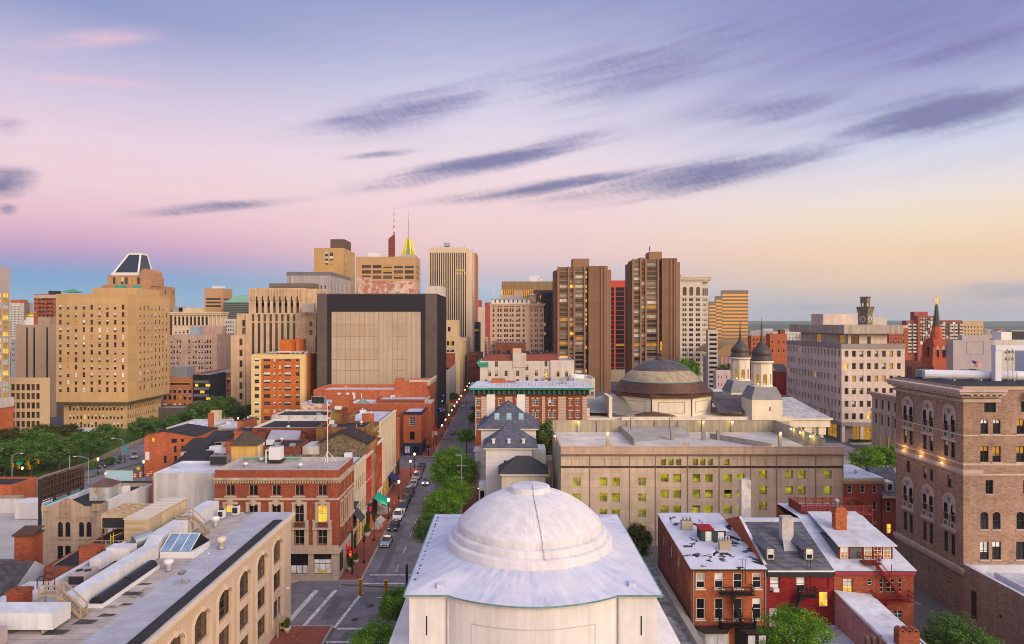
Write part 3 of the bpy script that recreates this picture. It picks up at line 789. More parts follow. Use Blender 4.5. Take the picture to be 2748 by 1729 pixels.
bb.part('string_course',b,[terra])
for zt in(27.8,15.1):
 for q in us:
  yc=by1-q;b=MB()
  s_=Bld.facade(bb,b,(bx-.05,yc+1.45),(0,-1),(-1,0),2.9,zt-1.5,zt+.06,[G([.67,2.23],[zt-1.5],.95,1.5,arch=1,mix=((1,'-'),))])
  k=14
  for i in range(k):
   a,c=math.pi*i/k,math.pi*(i+1)/k
   P=lambda r,a_,dx_:(bx-dx_,yc+r*math.cos(a_),zt+.06+r*math.sin(a_))
   b.face((P(1.45,c,.12),P(1.45,a,.12),P(1.1,a,.12),P(1.1,c,.12)));b.face((P(1.45,a,.12),P(1.45,c,.12),P(1.45,c,.0),P(1.45,a,.0)))
   b.face((P(1.1,c,.05),P(1.1,a,.05),P(0,a,.05)))
   if i%2==0:
    cxr=(yc+.62*math.cos((a+c)/2)*.9,zt+.5+.35*math.sin((a+c)/2))
  sp=bb.part('window_surround',b,[terra])
  rb_=MB()
  for i in range(6):
   a=i*math.pi/3;rb_.face([(bx-.14,yc+.26*math.cos(a)+.13*math.cos(t_),zt+.55+.26*math.sin(a)+.13*math.sin(t_)) for t_ in[-j*math.pi/4 for j in range(8)]])
  rb_.build('rosette',[M('rosette_green',(.10,.16,.12),.7)],sp)
  for d_ in(-.78,.78):
   pb=MB();pb.box(bx-.07,bx-.003,yc+d_-.5,yc+d_+.5,zt-3.35,zt-2.5);pn=pb.build('apron_panel',[terra],bb.root)
   pg=MB();pg.box(bx-.09,bx-.072,yc+d_-.32,yc+d_+.32,zt-3.2,zt-2.65);pg.build('panel_inset',[M('panel_green',(.06,.13,.09),.7)],pn)
  bb.box('sill_band',[terra],bx-.25,bx-.003,yc-1.5,yc+1.5,zt-3.75,zt-3.4)
b=MB()
for k in range(11):b.box(bx-.06,bx-.003,by0,by1,.2+k*.54,.2+k*.54+.42)
bb.part('rusticated_base',b,[brickm('brick_base',(0.27,.19,.145),(.3,.22,.17))])
for yy in(108.4,103.9,98.9):
 l_=bb.part('wall_light',MB().box(bx-.3,bx-.12,yy-.12,yy+.12,20.56,20.66),[bulbw])
 ld=bpy.data.lights.new('wall_light_glow','POINT');ld.energy=80;ld.color=(1,.56,.10);ld.shadow_soft_size=.15
 lo=bpy.data.objects.new('wall_light_glow',ld);COL.objects.link(lo);lo.location=(bx-.75,yy,21.0)
bb.done()
annex=Bld('brick_annex','low brown brick annex with white roof and tall dark doors',bx,70)
bka=brickm('brick_annex_brown',(0.31,.205,.155),(.36,.26,.2))
annex.mass(bx+.02,bx+22,58,by0-.02,0,7.5,bka,{'L':[G([2.0,12.6],[.6],1.25,4.0,1,3,mix=((1,'n'),),frame=fr_dark),G([7,19],[3.0],.5,.5,1,1)]},rwhite,1.0,pt=.5,cap=rwhite)
annex.box('coping',[M('coping_white',(.55,.55,.6),.6)],bx+2.5,bx+2.9,62,92,6.5,7.3)
for(xx,yy) in((bx+6.2,88.5),(bx+9,82)):
 v_=annex.part('roof_vent',MB().lathe([(.3,6.5),(.3,7.3),(.5,7.4),(.5,7.7),(.1,7.9)],xx,yy,12),[metal_white])
annex.done()
wd_=M('duct_white',(.62,.63,.68),.5,.06,.5)
t_=thing('roof_duct','fat white ventilation duct lying on the brown brick building roof','duct',(70,101,bz-.2))
b=MB();b.tube((65,107,bz+.5),(77,104,bz+.5),.75,14);b.tube((77,104,bz+.5),(90,103,bz+.6),.75,14);b.build('duct_body',[wd_],t_)
b=MB()
for xx in(67,71,76,80,85):b.box(xx-.1,xx+.1,102.6,107.4,bz-.2,bz+.1)
b.build('duct_support',[metal_grey],t_)
t_=thing('screen_frame','large white bent frame screening the roof plant of the brown brick building','frame',(78,104,bz-.2))
b=MB()
for xx in(73.4,82.5):b.box(xx,xx+.9,103.0,103.9,bz-.2,bz+4.4)
b.box(73.4,92,102.95,103.95,bz+4.4,bz+5.2)
b.build('frame_beam',[wd_],t_)
b=MB();b.box(80,92,105,108,bz-.2,bz+5.0);b.build('plant_housing',[wd_],t_)
for xa_ in(75.2,79.0):
 b=MB()
 for xx in(xa_,xa_+.75):b.tube((xx,102.9,bz-.2),(xx,102.9,bz+4.6),.05,5)
 for k in range(9):b.tube((xa_,102.9,bz+k*.5),(xa_+.75,102.9,bz+k*.5),.035,4)
 b.build('ladder',[metal_grey],t_)
for(xx,yy,s_,l_) in((66.8,109.2,1.0,'grey-green air unit near the roof edge of the brown brick building'),(74,109,1.0,'dark grey air unit behind the white duct on the brown building')):
 t_=thing('air_unit',l_,'air conditioner',(xx,yy,bz-.2))
 MB().box(xx-1.3,xx+1.3,yy-.9,yy+.9,bz-.05,bz+1.1).build('casing',[M('ac_green',(.25,.29,.27),.6) if s_ else metal_grey],t_)
 MB().lathe([(.5,bz+1.1),(.5,bz+1.2),(.42,bz+1.2)],xx,yy,14).build('fan_ring',[metal_dark],t_)
 MB().box(xx-1.1,xx+1.1,yy-.7,yy+.7,bz-.2,bz-.05).build('base_rail',[metal_dark],t_)
def fire_escape(b,xa,xb,yf,z,dep=1.1):
 """platform with railing"""
 b.box(xa,xb,yf-dep,yf-.01,z-.1,z)
 for(p,q) in(((xa,yf-dep),(xb,yf-dep)),((xa,yf-.05),(xa,yf-dep)),((xb,yf-.05),(xb,yf-dep))):
  for hz in(.5,1.0):b.bar((*p,z+hz),(*q,z+hz),.08,.08)
  n=max(2,int(math.dist(p,q)/.3))
  for i in range(n+1):
   a=i/n;xx,yy=p[0]+(q[0]-p[0])*a,p[1]+(q[1]-p[1])*a;b.bar((xx,yy,z),(xx,yy,z+1.0),.04,.04)
def stair(b,p,q,w_=.6):
 p=Vector(p);q=Vector(q)
 off=Vector((0,w_,0))
 for o_ in(Vector((0,0,0)),off):
  b.bar(p+o_,q+o_,.08,.26);b.bar(p+o_+Vector((0,0,.9)),q+o_+Vector((0,0,.9)),.07,.07)
 n=int((q-p).length/.3)
 for i in range(1,n):
  c=p+(q-p)*(i/n);b.box(c.x-.12,c.x+.12,c.y,c.y+w_,c.z-.02,c.z+.02)
iron_b=M('iron_black',(.02,.018,.02),.5)
iron_r=M('iron_red',(.16,.022,.022),.5)
fr_teal=M('frame_teal',(.16,.26,.28),.6)
yf=85.0
A=Bld('brick_row_house','orange brick row house with silver roof and black fire escape',27.4,yf)
xa,xb,ya=22.7,32.05,104.0
wl=[1.33,4.13,6.83,9.52];wl=[v*(xb-xa)/10.95*1.0 for v in(1.35,4.05,6.8,9.55)]
Fg=[G(wl,[7.8],1.15,1.95,1,2,frame=fr_white,mix=((2,'dw'),(1,'db'),(1,'d')),sill=fr_white,fb=.12),G(wl,[3.95],1.15,2.65,1,2,frame=fr_white,mix=((1,'dw'),(2,'d')),sill=fr_white,fb=.12)]
b=MB();A.facade(b,(xa,yf),(1,0),(0,-1),xb-xa,0,10.1,Fg)
Lg=[G([3.6,8.3,12.5],[8.0],.9,1.7,1,1,frame=fr_white,mix=((1,'w'),))]
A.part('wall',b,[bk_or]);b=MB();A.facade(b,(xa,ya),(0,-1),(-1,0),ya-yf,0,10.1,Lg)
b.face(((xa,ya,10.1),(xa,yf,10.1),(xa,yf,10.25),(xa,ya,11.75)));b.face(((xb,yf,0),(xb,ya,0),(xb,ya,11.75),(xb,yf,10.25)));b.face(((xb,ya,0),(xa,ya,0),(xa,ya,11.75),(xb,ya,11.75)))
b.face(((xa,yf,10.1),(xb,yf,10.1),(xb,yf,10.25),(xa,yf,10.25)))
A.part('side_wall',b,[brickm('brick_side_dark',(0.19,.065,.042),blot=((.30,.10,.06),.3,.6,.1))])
rsil_worn=M('roof_silver_worn',(0.50,0.50,0.56),.6,.14,.45,flat=True,blot=((0.025,.022,.025),.42,.565,.015),bump=.15)
b=MB();b.box(xa-.12,xb,yf-.25,ya+.1,0,.14)
b.v=[(x_,y_,z_+10.27+(y_-yf)*(1.5/19)) for x_,y_,z_ in b.v];A.part('roof',b,[rsil_worn])
A.part('gutter',MB().box(xa-.1,xb,yf-.36,yf-.26,10.12,10.3),[metal_dark])
for xx in(xa+.25,xb-.15):A.part('downpipe',MB().tube((xx,yf-.12,0),(xx,yf-.12,10.1),.07,6),[metal_grey])
h0=MB();h0.box(26.2,28.0,93.2,95.2,10.9,12.6);h0.box(28.0,29.6,93.2,95.2,10.9,12.5);hp=h0.build('hatch_house',[M('hatch_dark',(.045,.06,.06),.8)],A.root)
MB().face(((25.9,92.9,12.62),(28.05,92.9,12.7),(28.05,95.5,13.1),(25.9,95.5,13.05))) or None
b=MB();b.prism([(26.0,93.0),(28.0,93.0),(28.0,95.5),(26.0,95.5)],12.62,12.75);b.build('hatch_lid',[M('lid_red',(.28,.02,.025),.6)],hp)
b=MB();b.prism([(28.02,93.0),(29.9,93.0),(29.9,95.5),(28.02,95.5)],12.55,12.66);b.build('hatch_lid',[rwhite],hp)
b=MB();b.box(26.8,27.6,93.12,93.19,11.1,12.4);b.build('hatch_door',[fr_white],hp)
b=MB();b.box(28.5,29.3,93.12,93.19,11.4,12.3);b.build('hatch_window',[glass_w],hp)
stonech=M('chimney_stone',(.42,.36,.26),.9,.15)
chimney('',25.4,97.6,11.0,12.6,1.5,1.0,stonech,3,parent=A.root,potm=metal_grey)
chimney('',28.6,90.6,10.5,12.0,1.5,.8,stonech,4,parent=A.root,potm=metal_white)
b=MB()
for(xx,yy) in((30.4,89.5),(31,92),(26.2,88),(30.6,96)):b.tube((xx,yy,10.4),(xx,yy,11.4),.06,6);b.tube((xx,yy,11.4),(xx+.3,yy,11.5),.06,6)
A.part('vent_pipe',b,[metal_white])
b=MB();fire_escape(b,xa+3.4,xb-1.9,yf,7.4);fire_escape(b,xa+3.4,xb-1.6,yf,3.5);stair(b,(xb-3.2,yf-.9,3.5),(xa+4.8,yf-.9,7.4))
b.bar((xa+3.3,yf-1.2,3.1),(xa+3.0,yf-1.3,6.0),.25,.06);b.bar((xb-1.7,yf-1.2,3.1),(xb-2.2,yf-1.3,6.0),.25,.06)
for xx in(xb-3.0,xb-2.6):b.bar((xx,yf-.06,8.4),(xx,yf-.06,11.6),.04,.04)
A.part('fire_escape',b,[iron_b])
for(xl_,xr_,m_,nm) in((xa+.4,xa+4.7,fr_white,0),(xa+5.4,xb-.1,metal_dark,1)):
 p=[(xl_,yf-.01),(xl_+.9,yf-1.6),(xr_-.9,yf-1.6),(xr_,yf-.01)]
 bay=MB().prism(p,0,3.05).build('bay',[m_],A.root)
 q=[(xl_-.3,yf-.01),(xl_+.75,yf-1.95),(xr_-.75,yf-1.95),(xr_+.3,yf-.01)]
 b=MB();b.prism(q,3.06,3.22);b.build('bay_roof',[M('bay_roof_brown',(.05,.035,.03),.7)],bay)
 for k_ in range(2):
  w0=xl_+1.1+k_*1.3;MB().box(w0,w0+.85,yf-1.66,yf-1.604,.9,2.7).build('bay_window',[glass_w],bay)
A.done()
Bh=Bld('brick_row_house','maroon painted row house with dark slate roof and two dormers',36.2,yf)
xa2,xb2=32.1,40.4
Fg=[G([1.0],[7.4],1.2,1.9,1,4,frame=fr_dark,mix=((1,'w'),)),G([4.25],[7.4],1.15,2.0,1,2,frame=fr_grey,mix=((1,'dw'),)),G([7.1],[5.5],1.15,1.9,1,2,frame=fr_grey,mix=((1,'l'),)),G([4.4],[3.6],1.1,1.5,1,2,frame=fr_grey,mix=((1,'lw'),)),G([.9],[3.0],1.2,2.4,1,1,frame=fr_grey,mix=((1,'b'),)),G([7.1],[7.9],1.2,1.3,1,1,frame=fr_dark,mix=((1,(bk_mar,None)),),dep=.04)]
b=MB();Bh.facade(b,(xa2,yf),(1,0),(0,-1),xb2-xa2,0,10.2,Fg);b.face(((xb2,yf,0),(xb2,104,0),(xb2,104,10.2),(xb2,yf,10.2)));b.face(((xa2,104,0),(xa2,yf,0),(xa2,yf,10.2),(xa2,104,10.2)))
b.face(((xb2,104,0),(xa2,104,0),(xa2,104,10.2),(xb2,104,10.2)))
for xx in(xa2,xb2):b.face(((xx,yf,10.2),(xx,104,10.2),(xx,95.2,13.4)) if xx==xb2 else((xx,104,10.2),(xx,yf,10.2),(xx,95.2,13.4)))
Bh.part('wall',b,[bk_mar])
slate2=M('slate_shingle',(0.125,0.125,0.14),.85,.25,1.0,brick=((.05,.05,.055),.5,.28),blot=((.30,.30,.32),.28,.70,.06))
b=MB()
b.face(((xa2,yf-.25,10.15),(xb2,yf-.25,10.15),(xb2,94.6,13.35),(xa2,94.6,13.35)),0);b.face(((xb2,95.8,13.35),(xb2,104.2,10.1),(xa2,104.2,10.1),(xa2,95.8,13.35)),0)
b.box(xa2+.01,xb2-.01,94.55,95.85,13.25,13.55,1);b.face(((xa2,yf-.25,10.15),(xa2,yf-.25,10.0),(xb2,yf-.25,10.0),(xb2,yf-.25,10.15)),1)
Bh.part('roof',b,[slate2,rwhite])
Bh.box('fascia',[metal_dark],xa2+.02,xb2-.02,yf-.2,yf-.004,9.3,9.95)
Bh.part('gutter',MB().box(xa2,xb2,yf-.4,yf-.26,10.0,10.16),[fr_white])
b=MB()
b.face(((xa2-.05,yf,10.2),(xa2-.05,95.2,13.9),(xa2+.35,95.2,13.9),(xa2+.35,yf,10.2)));b.face(((xa2+.35,yf,10.0),(xa2+.35,yf,10.2),(xa2+.35,95.2,13.9),(xa2+.35,95.2,13.3)))
b.face(((xa2-.05,95.2,13.9),(xa2-.05,104,10.8),(xa2+.35,104,10.8),(xa2+.35,95.2,13.9)))
pw=MB();pw.face(((xa2-.05,104,10.3),(xa2-.05,yf,10.0),(xa2-.05,yf,10.2),(xa2-.05,95.2,13.9),(xa2-.05,104,10.8)))
pp=Bh.part('parapet',pw,[bk_or]);b.build('coping',[rwhite],pp)
for xc in(xa2+1.0+.0,xa2+5.9):
 zb=10.9;yd=86.4
 d=MB();d.box(xc-.62,xc+.62,yd,yd+3.6,zb,12.35,0)
 dm=Bh.part('dormer',d,[slate2])
 r_=MB()
 for s_ in(-1,1):r_.face(((xc,yd-.35,12.95),(xc+s_*.95,yd-.35,12.25),(xc+s_*.95,yd+3.8,12.25),(xc,yd+4.6,12.95)))
 r_.face(((xc-.62,yd-.02,12.3),(xc+.62,yd-.02,12.3),(xc,yd-.02,12.85)))
 r_.build('dormer_roof',[M('shingle_grey',(.15,.15,.165),.85,.2,1)],dm)
 o=bpy.data.objects.new('dormer_window',window_mesh(.85,1.3,1,2,fr_white,glass,glass_w,dep=-.06));COL.objects.link(o);o.parent=dm;o.location=Vector((xc,yd-.02,10.98))-Bh.o
whch=M('chimney_whitewash',(.52,.50,.48),.9,.2,.7,blot=((.3,.28,.26),.8,.6,.1))
b=MB();b.box(36.1,37.6,90.2,91.3,11.5,15.2);b.face(((35.6,88.2,11.2),(38.1,88.2,11.2),(37.6,90.2,12.6),(36.1,90.2,12.6)));Bh.part('chimney',b,[whch])
b=MB();b.box(34.4,35.8,101.0,102.2,10.5,17.6);Bh.part('chimney',b,[whch])
b=MB();fire_escape(b,xa2+3.7,xa2+5.9,yf,7.1,1.0);stair(b,(xa2+1.9,yf-.9,3.3),(xa2+4.0,yf-.9,7.1))
for xx in(xa2+5.0,xa2+5.4):b.bar((xx,yf-.06,7.3),(xx,yf-.06,11.4),.04,.04)
Bh.part('fire_escape',b,[iron_b])
MB().box(xa2+.7,xa2+1.4,yf-.4,yf+.1,7.5,7.95).build('window_air_unit',[metal_white],Bh.root)
Bh.done()
Ch=Bld('brick_row_house','brick row house with white roof, wide shed dormer and red fire escape',45.4,yf)
xa3,xb3=40.45,50.4
Fg=[G([1.75],[7.3],1.2,1.75,2,4,frame=fr_tan,mix=((1,'lw'),)),G([4.5],[8.2],.55,.8,1,2,frame=fr_white),G([6.0,8.3],[7.3],.45,1.8,1,3,frame=fr_white),G([7.1],[7.3],1.1,1.8,2,3,frame=fr_white,mix=((1,'d'),)),G([6.2,8.0],[3.6],1.0,1.5,2,3,frame=fr_white)]
b=MB();Ch.facade(b,(xa3,yf),(1,0),(0,-1),xb3-xa3,0,9.9,Fg)
b.face(((xb3,yf,0),(xb3,103,0),(xb3,103,9.9),(xb3,yf,9.9)));b.face(((xb3,103,0),(xa3,103,0),(xa3,103,13.4),(xb3,103,13.4)));b.face(((xa3,103,0),(xa3,yf,0),(xa3,yf,9.9),(xa3,103,13.4)))
b.face(((xb3,yf,9.9),(xb3,103,9.9),(xb3,103,13.4)))
Ch.part('wall',b,[bk_red])
b=MB();b.face(((xa3-.1,yf-.35,10.1),(xb3+.25,yf-.35,10.1),(xb3-.6,96,13.7),(xa3+.1,96,13.7)));b.face(((xa3+.1,96,13.7),(xb3-.6,96,13.7),(xb3-.6,103.2,13.6),(xa3+.1,103.2,13.6)))
b.face(((xb3-.6,96,13.7),(xb3+.25,yf-.35,10.1),(xb3+.25,103.2,10.2),(xb3-.6,103.2,13.6)))
Ch.part('roof',b,[rwhite])
Ch.box('fascia',[M('trim_maroon',(.24,.05,.06),.7)],xa3,xb3+.1,yf-.3,yf-.004,9.55,10.0)
d=MB();yd=87.0;d.box(42.0,48.9,yd,95,10.6,12.55);dm=Ch.part('shed_dormer',d,[M('dormer_slate',(.12,.12,.135),.85)])
r_=MB();r_.prism([(41.7,yd-.5),(49.2,yd-.5),(49.0,96.5),(42.2,96.5)],0,.16);r_.v=[(x_,y_,z_+12.6+(y_-yd)*.155) for x_,y_,z_ in r_.v];r_.build('dormer_roof',[rwhite],dm)
trim=MB()
for xx in(42.05,43.35,45.1,46.35,47.55,48.75):trim.box(xx-.08,xx+.08,yd-.07,yd-.004,10.7,12.5)
trim.build('dormer_trim',[iron_r],dm)
for xc,gl in((42.7,(lit2,glass_w)),(45.7,(lit2,glass_b)),(46.95,(lit2,iron_r)),(48.15,(lit2,glass_b))):
 o=bpy.data.objects.new('dormer_window',window_mesh(1.0,1.5,2,3,fr_white,gl[0],gl[1],dep=-.06));COL.objects.link(o);o.parent=dm;o.location=Vector((xc,yd,10.9))-Ch.o
b=MB();b.box(43.4,44.9,90.7,91.8,12.5,16.0);b.box(43.3,45.0,90.6,91.9,15.4,15.7);b.box(43.5,44.8,90.8,91.7,16.0,16.2);cc=Ch.part('chimney',b,[bk_or])
MB().lathe([(.22,16.2),(.22,16.9),(.38,17.0),(.3,17.3),(.05,17.45)],43.8,91.3,10).build('chimney_pot',[metal_grey],cc)
b=MB()
b.box(41.6,51.6,97.0,101.5,13.55,13.7)
for k in range(9):
 xx=41.6+k*1.25
 for yy in(97.0,101.4):b.box(xx-.06,xx+.06,yy,yy+.12,12.5,15.0)
for yy in(97.06,101.46):
 for zz in(13.8,14.8):b.box(41.6,51.6,yy-.05,yy+.05,zz,zz+.1)
 for k in range(36):
  xx=41.65+k*.26;b.bar((xx,yy,13.9),(xx+.75,yy,14.82),.045,.045);b.bar((xx+.75,yy+.02,13.9),(xx,yy+.02,14.82),.045,.045)
for xx in(41.6,51.5):b.box(xx,xx+.08,97.12,101.4,13.75,14.9)
Ch.part('roof_deck',b,[M('deck_red',(.19,.045,.04),.8,.2,.8)])
b=MB();fire_escape(b,xa3+4.6,xb3-.7,yf,6.6,1.2);stair(b,(xb3-1.6,yf-.9,6.6),(xa3+5.0,yf-.7,11.0));fire_escape(b,xa3+4.0,xa3+6.0,87.0,10.75,1.8);stair(b,(xa3+4.6,yf-.9,3.0),(xa3+6.3,yf-.9,6.6))
for xx in(xa3+5.0,xa3+6.9):b.bar((xx,yf-.5,6.6),(xx,yf-.5,11.0),.06,.06)
Ch.part('fire_escape',b,[iron_r])
b=MB();fire_escape(b,xb3+.1,xb3+2.0,82,2.0,1.2);Ch.part('garden_railing',b,[iron_r])
b=MB()
for k in range(5):b.tube((48.4,84.6,6.2+k*.12),(50.6-k*.25,83.6,6.4+k*.12),.015,4)
b.tube((49.4,84.3,5.6),(49.4,84.3,6.9),.025,5);Ch.part('aerial',b,[metal_grey])
Ch.done()
E=Bld('rear_wing','pink painted brick rear wing with long curved white roof',42.6,70)
xe0,xe1=40.55,44.6;pinkw=brickm('brick_painted_pink',(.40,.19,.18),(.36,.2,.19))
b=MB();E.facade(b,(xe0,84.98),(0,-1),(-1,0),25,0,6.4,[G([10.5,12.1],[3.3],.95,2.0,2,3,frame=fr_white,mix=((1,'d'),))])
b.face(((xe0,84.98,6.4),(xe0,59.98,6.4),(xe0,70,6.55),(xe0,84.98,7.6)));b.face(((xe1,60,0),(xe1,84.98,0),(xe1,84.98,6.8),(xe1,60,6.0)));b.face(((xe0,59.98,0),(xe1,60,0),(xe1,60,6),(xe0,59.98,6.4)))
E.part('wall',b,[pinkw])
b=MB();N=14
for i in range(N):
 ya_,yb_=60+24.96*i/N,60+24.96*(i+1)/N
 zf=lambda y_:6.5+1.15*max(0,(y_-66)/19)**1.6
 b.face(((xe0-.12,ya_,zf(ya_)),(xe1+.5,ya_,zf(ya_)-.5),(xe1+.5,yb_,zf(yb_)-.5),(xe0-.12,yb_,zf(yb_))),0,True)
 b.face(((xe0-.12,yb_,zf(yb_)),(xe0-.12,yb_,zf(yb_)-.2),(xe0-.12,ya_,zf(ya_)-.2),(xe0-.12,ya_,zf(ya_))))
E.part('roof',b,[rwhite])
b=MB();b.box(41.3,43.5,72.3,73.3,5.6,8.1)
for k in range(3):
 xc=41.7+k*.70
 for i in range(8):
  a,c=math.pi*i/8,math.pi*(i+1)/8
  for yy,s_ in((72.3,1),):
   b.face(((xc+.36*math.cos(a),72.3,8.1+.34*math.sin(a)),(xc+.36*math.cos(a),73.3,8.1+.34*math.sin(a)),(xc+.36*math.cos(c),73.3,8.1+.34*math.sin(c)),(xc+.36*math.cos(c),72.3,8.1+.34*math.sin(c))))
   b.face(((xc+.36*math.cos(a),72.3,8.1+.34*math.sin(a)),(xc+.36*math.cos(c),72.3,8.1+.34*math.sin(c)),(xc+.2*math.cos(c),72.3,8.1+.19*math.sin(c)),(xc+.2*math.cos(a),72.3,8.1+.19*math.sin(a))))
   b.face(((xc,72.45,8.1),(xc+.2*math.cos(a),72.45,8.1+.19*math.sin(a)),(xc+.2*math.cos(c),72.45,8.1+.19*math.sin(c))),1)
cc=E.part('chimney',b,[bk_red,slit])
E.done()
lw=Bld('flat_roof_extension','low white flat roofed extension behind the green tree',37,74)
lw.mass(33.2,xe0-.02,64,84.9,0,3.3,pinkw,{},rwhite,.12,cap=rwhite)
b=MB();b.box(36.1,38.2,69.2,70.2,3.2,6.3);cc=lw.part('chimney',b,[whch])
for k in range(3):MB().lathe([(.2,6.3),(.18,8.6),(.26,8.7),(.26,8.95)],36.5+k*.65,69.7,10).build('chimney_pot',[M('pot_brown',(.12,.075,.06),.8)],cc)
lw.done()
gl_=Bld('garden_roof','low grey stained flat roof in the alley beside the white church',19.5,78)
gl_.mass(17.6,22.4,62,104,0,4.2,concrete,{},M('roof_stained',(.30,.29,.29),.9,.3,.5,flat=True,blot=((.12,.1,.1),.5,.5,.1)),.3)
gl_.box('coping',[kerbm],21.3,21.9,62,98,3.9,4.6)
gl_.done()
beige=M('beige_stone',(0.58,0.44,0.33),.85,.08,.4,.10)
memb=M('roof_membrane',(0.37,0.365,0.405),.8,.15,.6,flat=True,panel=((.84,.84,.84),30,1.6,.05),blot=((.31,.30,.34),.25,.58,.1))
dirty=M('roof_dirty_tan',(0.37,0.32,0.285),.9,.25,.5,flat=True,panel=((.55,.52,.5),3.2,1.1,.03),blot=((0.10,.09,.085),.45,.64,.05))
bx1,bx0,RZ=-30.5,-45.6,14.4
W=Bld('arched_building','long beige building with arched window bays and a flat plant covered roof',-38,70)
yn,yfr=42.0,95.4
u0s=[95.4-90.0,95.4-84.3,95.4-78.8,95.4-73.3,95.4-67.8,95.4-62.3,95.4-56.8]
ub=[u-yn for u in(90.0,84.3,78.8,73.3,67.8,62.3,56.8,51.3)]
mw=((3,'n'),(1,'d'))
RG=[G(ub,[9.2],3.4,3.0,3,3,frame=fr_brown,mix=mw,arch=.55,bar=.10,dep=.3,fb=.12),G(ub,[5.6],3.4,2.55,3,2,frame=fr_brown,mix=mw,bar=.10,dep=.3,fb=.12),G(ub,[2.0],3.4,2.6,3,2,frame=fr_brown,mix=mw,bar=.10,dep=.3,fb=.12)]
b=MB()
W.facade(b,(bx1,yn),(0,1),(1,0),yfr-yn,0,13.5,RG);W.facade(b,(bx1,yfr),(-1,0),(0,1),bx1-bx0,0,13.5,[])
W.facade(b,(bx0,yfr),(0,-1),(-1,0),yfr-yn,0,13.5,[]);W.facade(b,(bx0,yn),(1,0),(0,-1),bx1-bx0,0,13.5,[])
W.part('wall',b,[beige])
b=MB()
b.box(bx1,bx1+.22,yn,yfr+.2,13.5,13.72);b.box(bx1,bx1+.5,yn,yfr+.4,13.95,14.3);b.box(bx1,bx1+.3,yn,yfr+.2,13.73,13.95)
for k in range(int((yfr-yn)/.55)):b.box(bx1+.301,bx1+.45,yn+k*.55,yn+k*.55+.28,13.74,13.94)
b.box(bx0,bx1,yfr,yfr+.35,13.9,14.3)
W.part('cornice',b,[M('cornice_cream',(.62,.53,.44),.8,.08,.5)])
b=MB()
for yc in(90.0,84.3,78.8,73.3,67.8,62.3,56.8,51.3):
 k=12
 for i in range(k):
  a,c=math.pi*i/k,math.pi*(i+1)/k
  P=lambda r,q,dd:(bx1+dd,yc+r*math.cos(q),11.38+r*.55*math.sin(q))
  b.face((P(2.15,a,.10),P(2.15,c,.10),P(1.73,c,.10),P(1.73,a,.10)));b.face((P(2.15,c,.10),P(2.15,a,.10),P(2.15,a,0),P(2.15,c,0)))
 for s_ in(-1,1):b.box(bx1+.003,bx1+.1,yc+s_*1.93-.2,yc+s_*1.93+.2,1.5,11.38)
 for zz in(8.25,4.7):
  b.box(bx1+.003,bx1+.06,yc-1.5,yc+1.5,zz,zz+.78)
  for s_ in(-.75,.75):
   b.face([(bx1+.1,yc+s_+.27*math.cos(t_),zz+.4+.27*math.sin(t_)) for t_ in[j*math.pi/5 for j in range(10)]])
 b.box(bx1+.003,bx1+.3,yc-.2,yc+.2,12.3,12.9)
W.part('window_surround',b,[M('beige_trim',(.62,.49,.38),.85,.06)])
b=MB();b.face(((-35.4,yn,RZ),(bx1+.3,yn,RZ),(bx1+.3,yfr+.2,RZ),(-35.4,yfr+.2,RZ)),0);b.face(((bx0,yn,RZ-.01),(-35.4,yn,RZ-.01),(-35.4,yfr+.2,RZ-.01),(bx0,yfr+.2,RZ-.01)),1)
b.face(((bx1+.3,yn,RZ),(bx1+.3,yn,14.29),(bx1+.3,yfr+.2,14.29),(bx1+.3,yfr+.2,RZ)),0)
b.box(-31.5,bx1+.12,yn,91.5,RZ+.004,RZ+.12,2)
b.face(((bx0,yfr+.2,RZ),(bx1+.3,yfr+.2,RZ),(bx1+.3,yfr+.2,13.5),(bx0,yfr+.2,13.5)),0)
for(xa_,ya_,xb_,yb_) in((-38.5,60,-36.8,61),(-37.2,61.6,-35.9,62.2),(-38.0,66.4,-36.2,67.2),(-37.6,69,-36.5,69.5),(-39.8,58.0,-38,59),(-36.6,64,-35.6,64.5)):
 b.face(((xa_,ya_,RZ+.004),(xb_,ya_+.1,RZ+.004),(xb_+.2,yb_,RZ+.004),(xa_+.15,yb_+.1,RZ+.004)),3)
W.part('roof',b,[memb,dirty,roof_black,M('tar_patch',(.075,.068,.065),.95,.3,2)])
b=MB();b.box(bx0-.3,bx0+.25,50,76,13.6,15.05);b.box(bx0-.3,bx0+.25,76.02,95,13.6,14.9)
W.part('parapet',b,[M('parapet_white',(.56,.55,.58),.7,.12,.6,.15)])
W.done()
sw=Bld('brick_building_wing','dark roofed plant wing beside the long beige building',-49,85)
sw.mass(-52.5,-46.05,77,95.5,0,13.4,bk_dk,{},roof_black,.3)
sw.done()
lw2=Bld('low_roof_building','low pale silver roof below the long beige building parapet',-50,66)
lw2.mass(-54,-46.0,48,76.9,0,11.8,bk_red,{},rwhite,.15,cap=rwhite)
for(xx,yy) in((-48.2,70.5),(-49.5,61.2)):
 b=MB();b.box(xx-.8,xx+.8,yy-.8,yy+.8,11.6,12.3);hip(b,xx-.8,xx+.8,yy-.8,yy+.8,12.31,12.9,.78,1);lw2.part('skylight',b,[metal_white,glass_b])
lw2.done()
sg=Bld('slate_roof_building','dark slate gabled building at the left edge with dormer',-60,72)
b=MB();b.box(-75,-54.3,71,84,0,9.2);sg.part('wall',b,[bk_dk])
b=MB();b.face(((-75,70.6,9.2),(-54.0,70.6,9.2),(-55.2,79.5,13.2),(-75,79.5,13.2)),0);b.face(((-54.0,70.6,9.2),(-54.0,84.4,9.2),(-55.2,79.5,13.2)),1);b.face(((-55.2,79.5,13.2),(-54,84.4,9.2),(-75,84.4,9.2),(-75,79.5,13.2)),0)
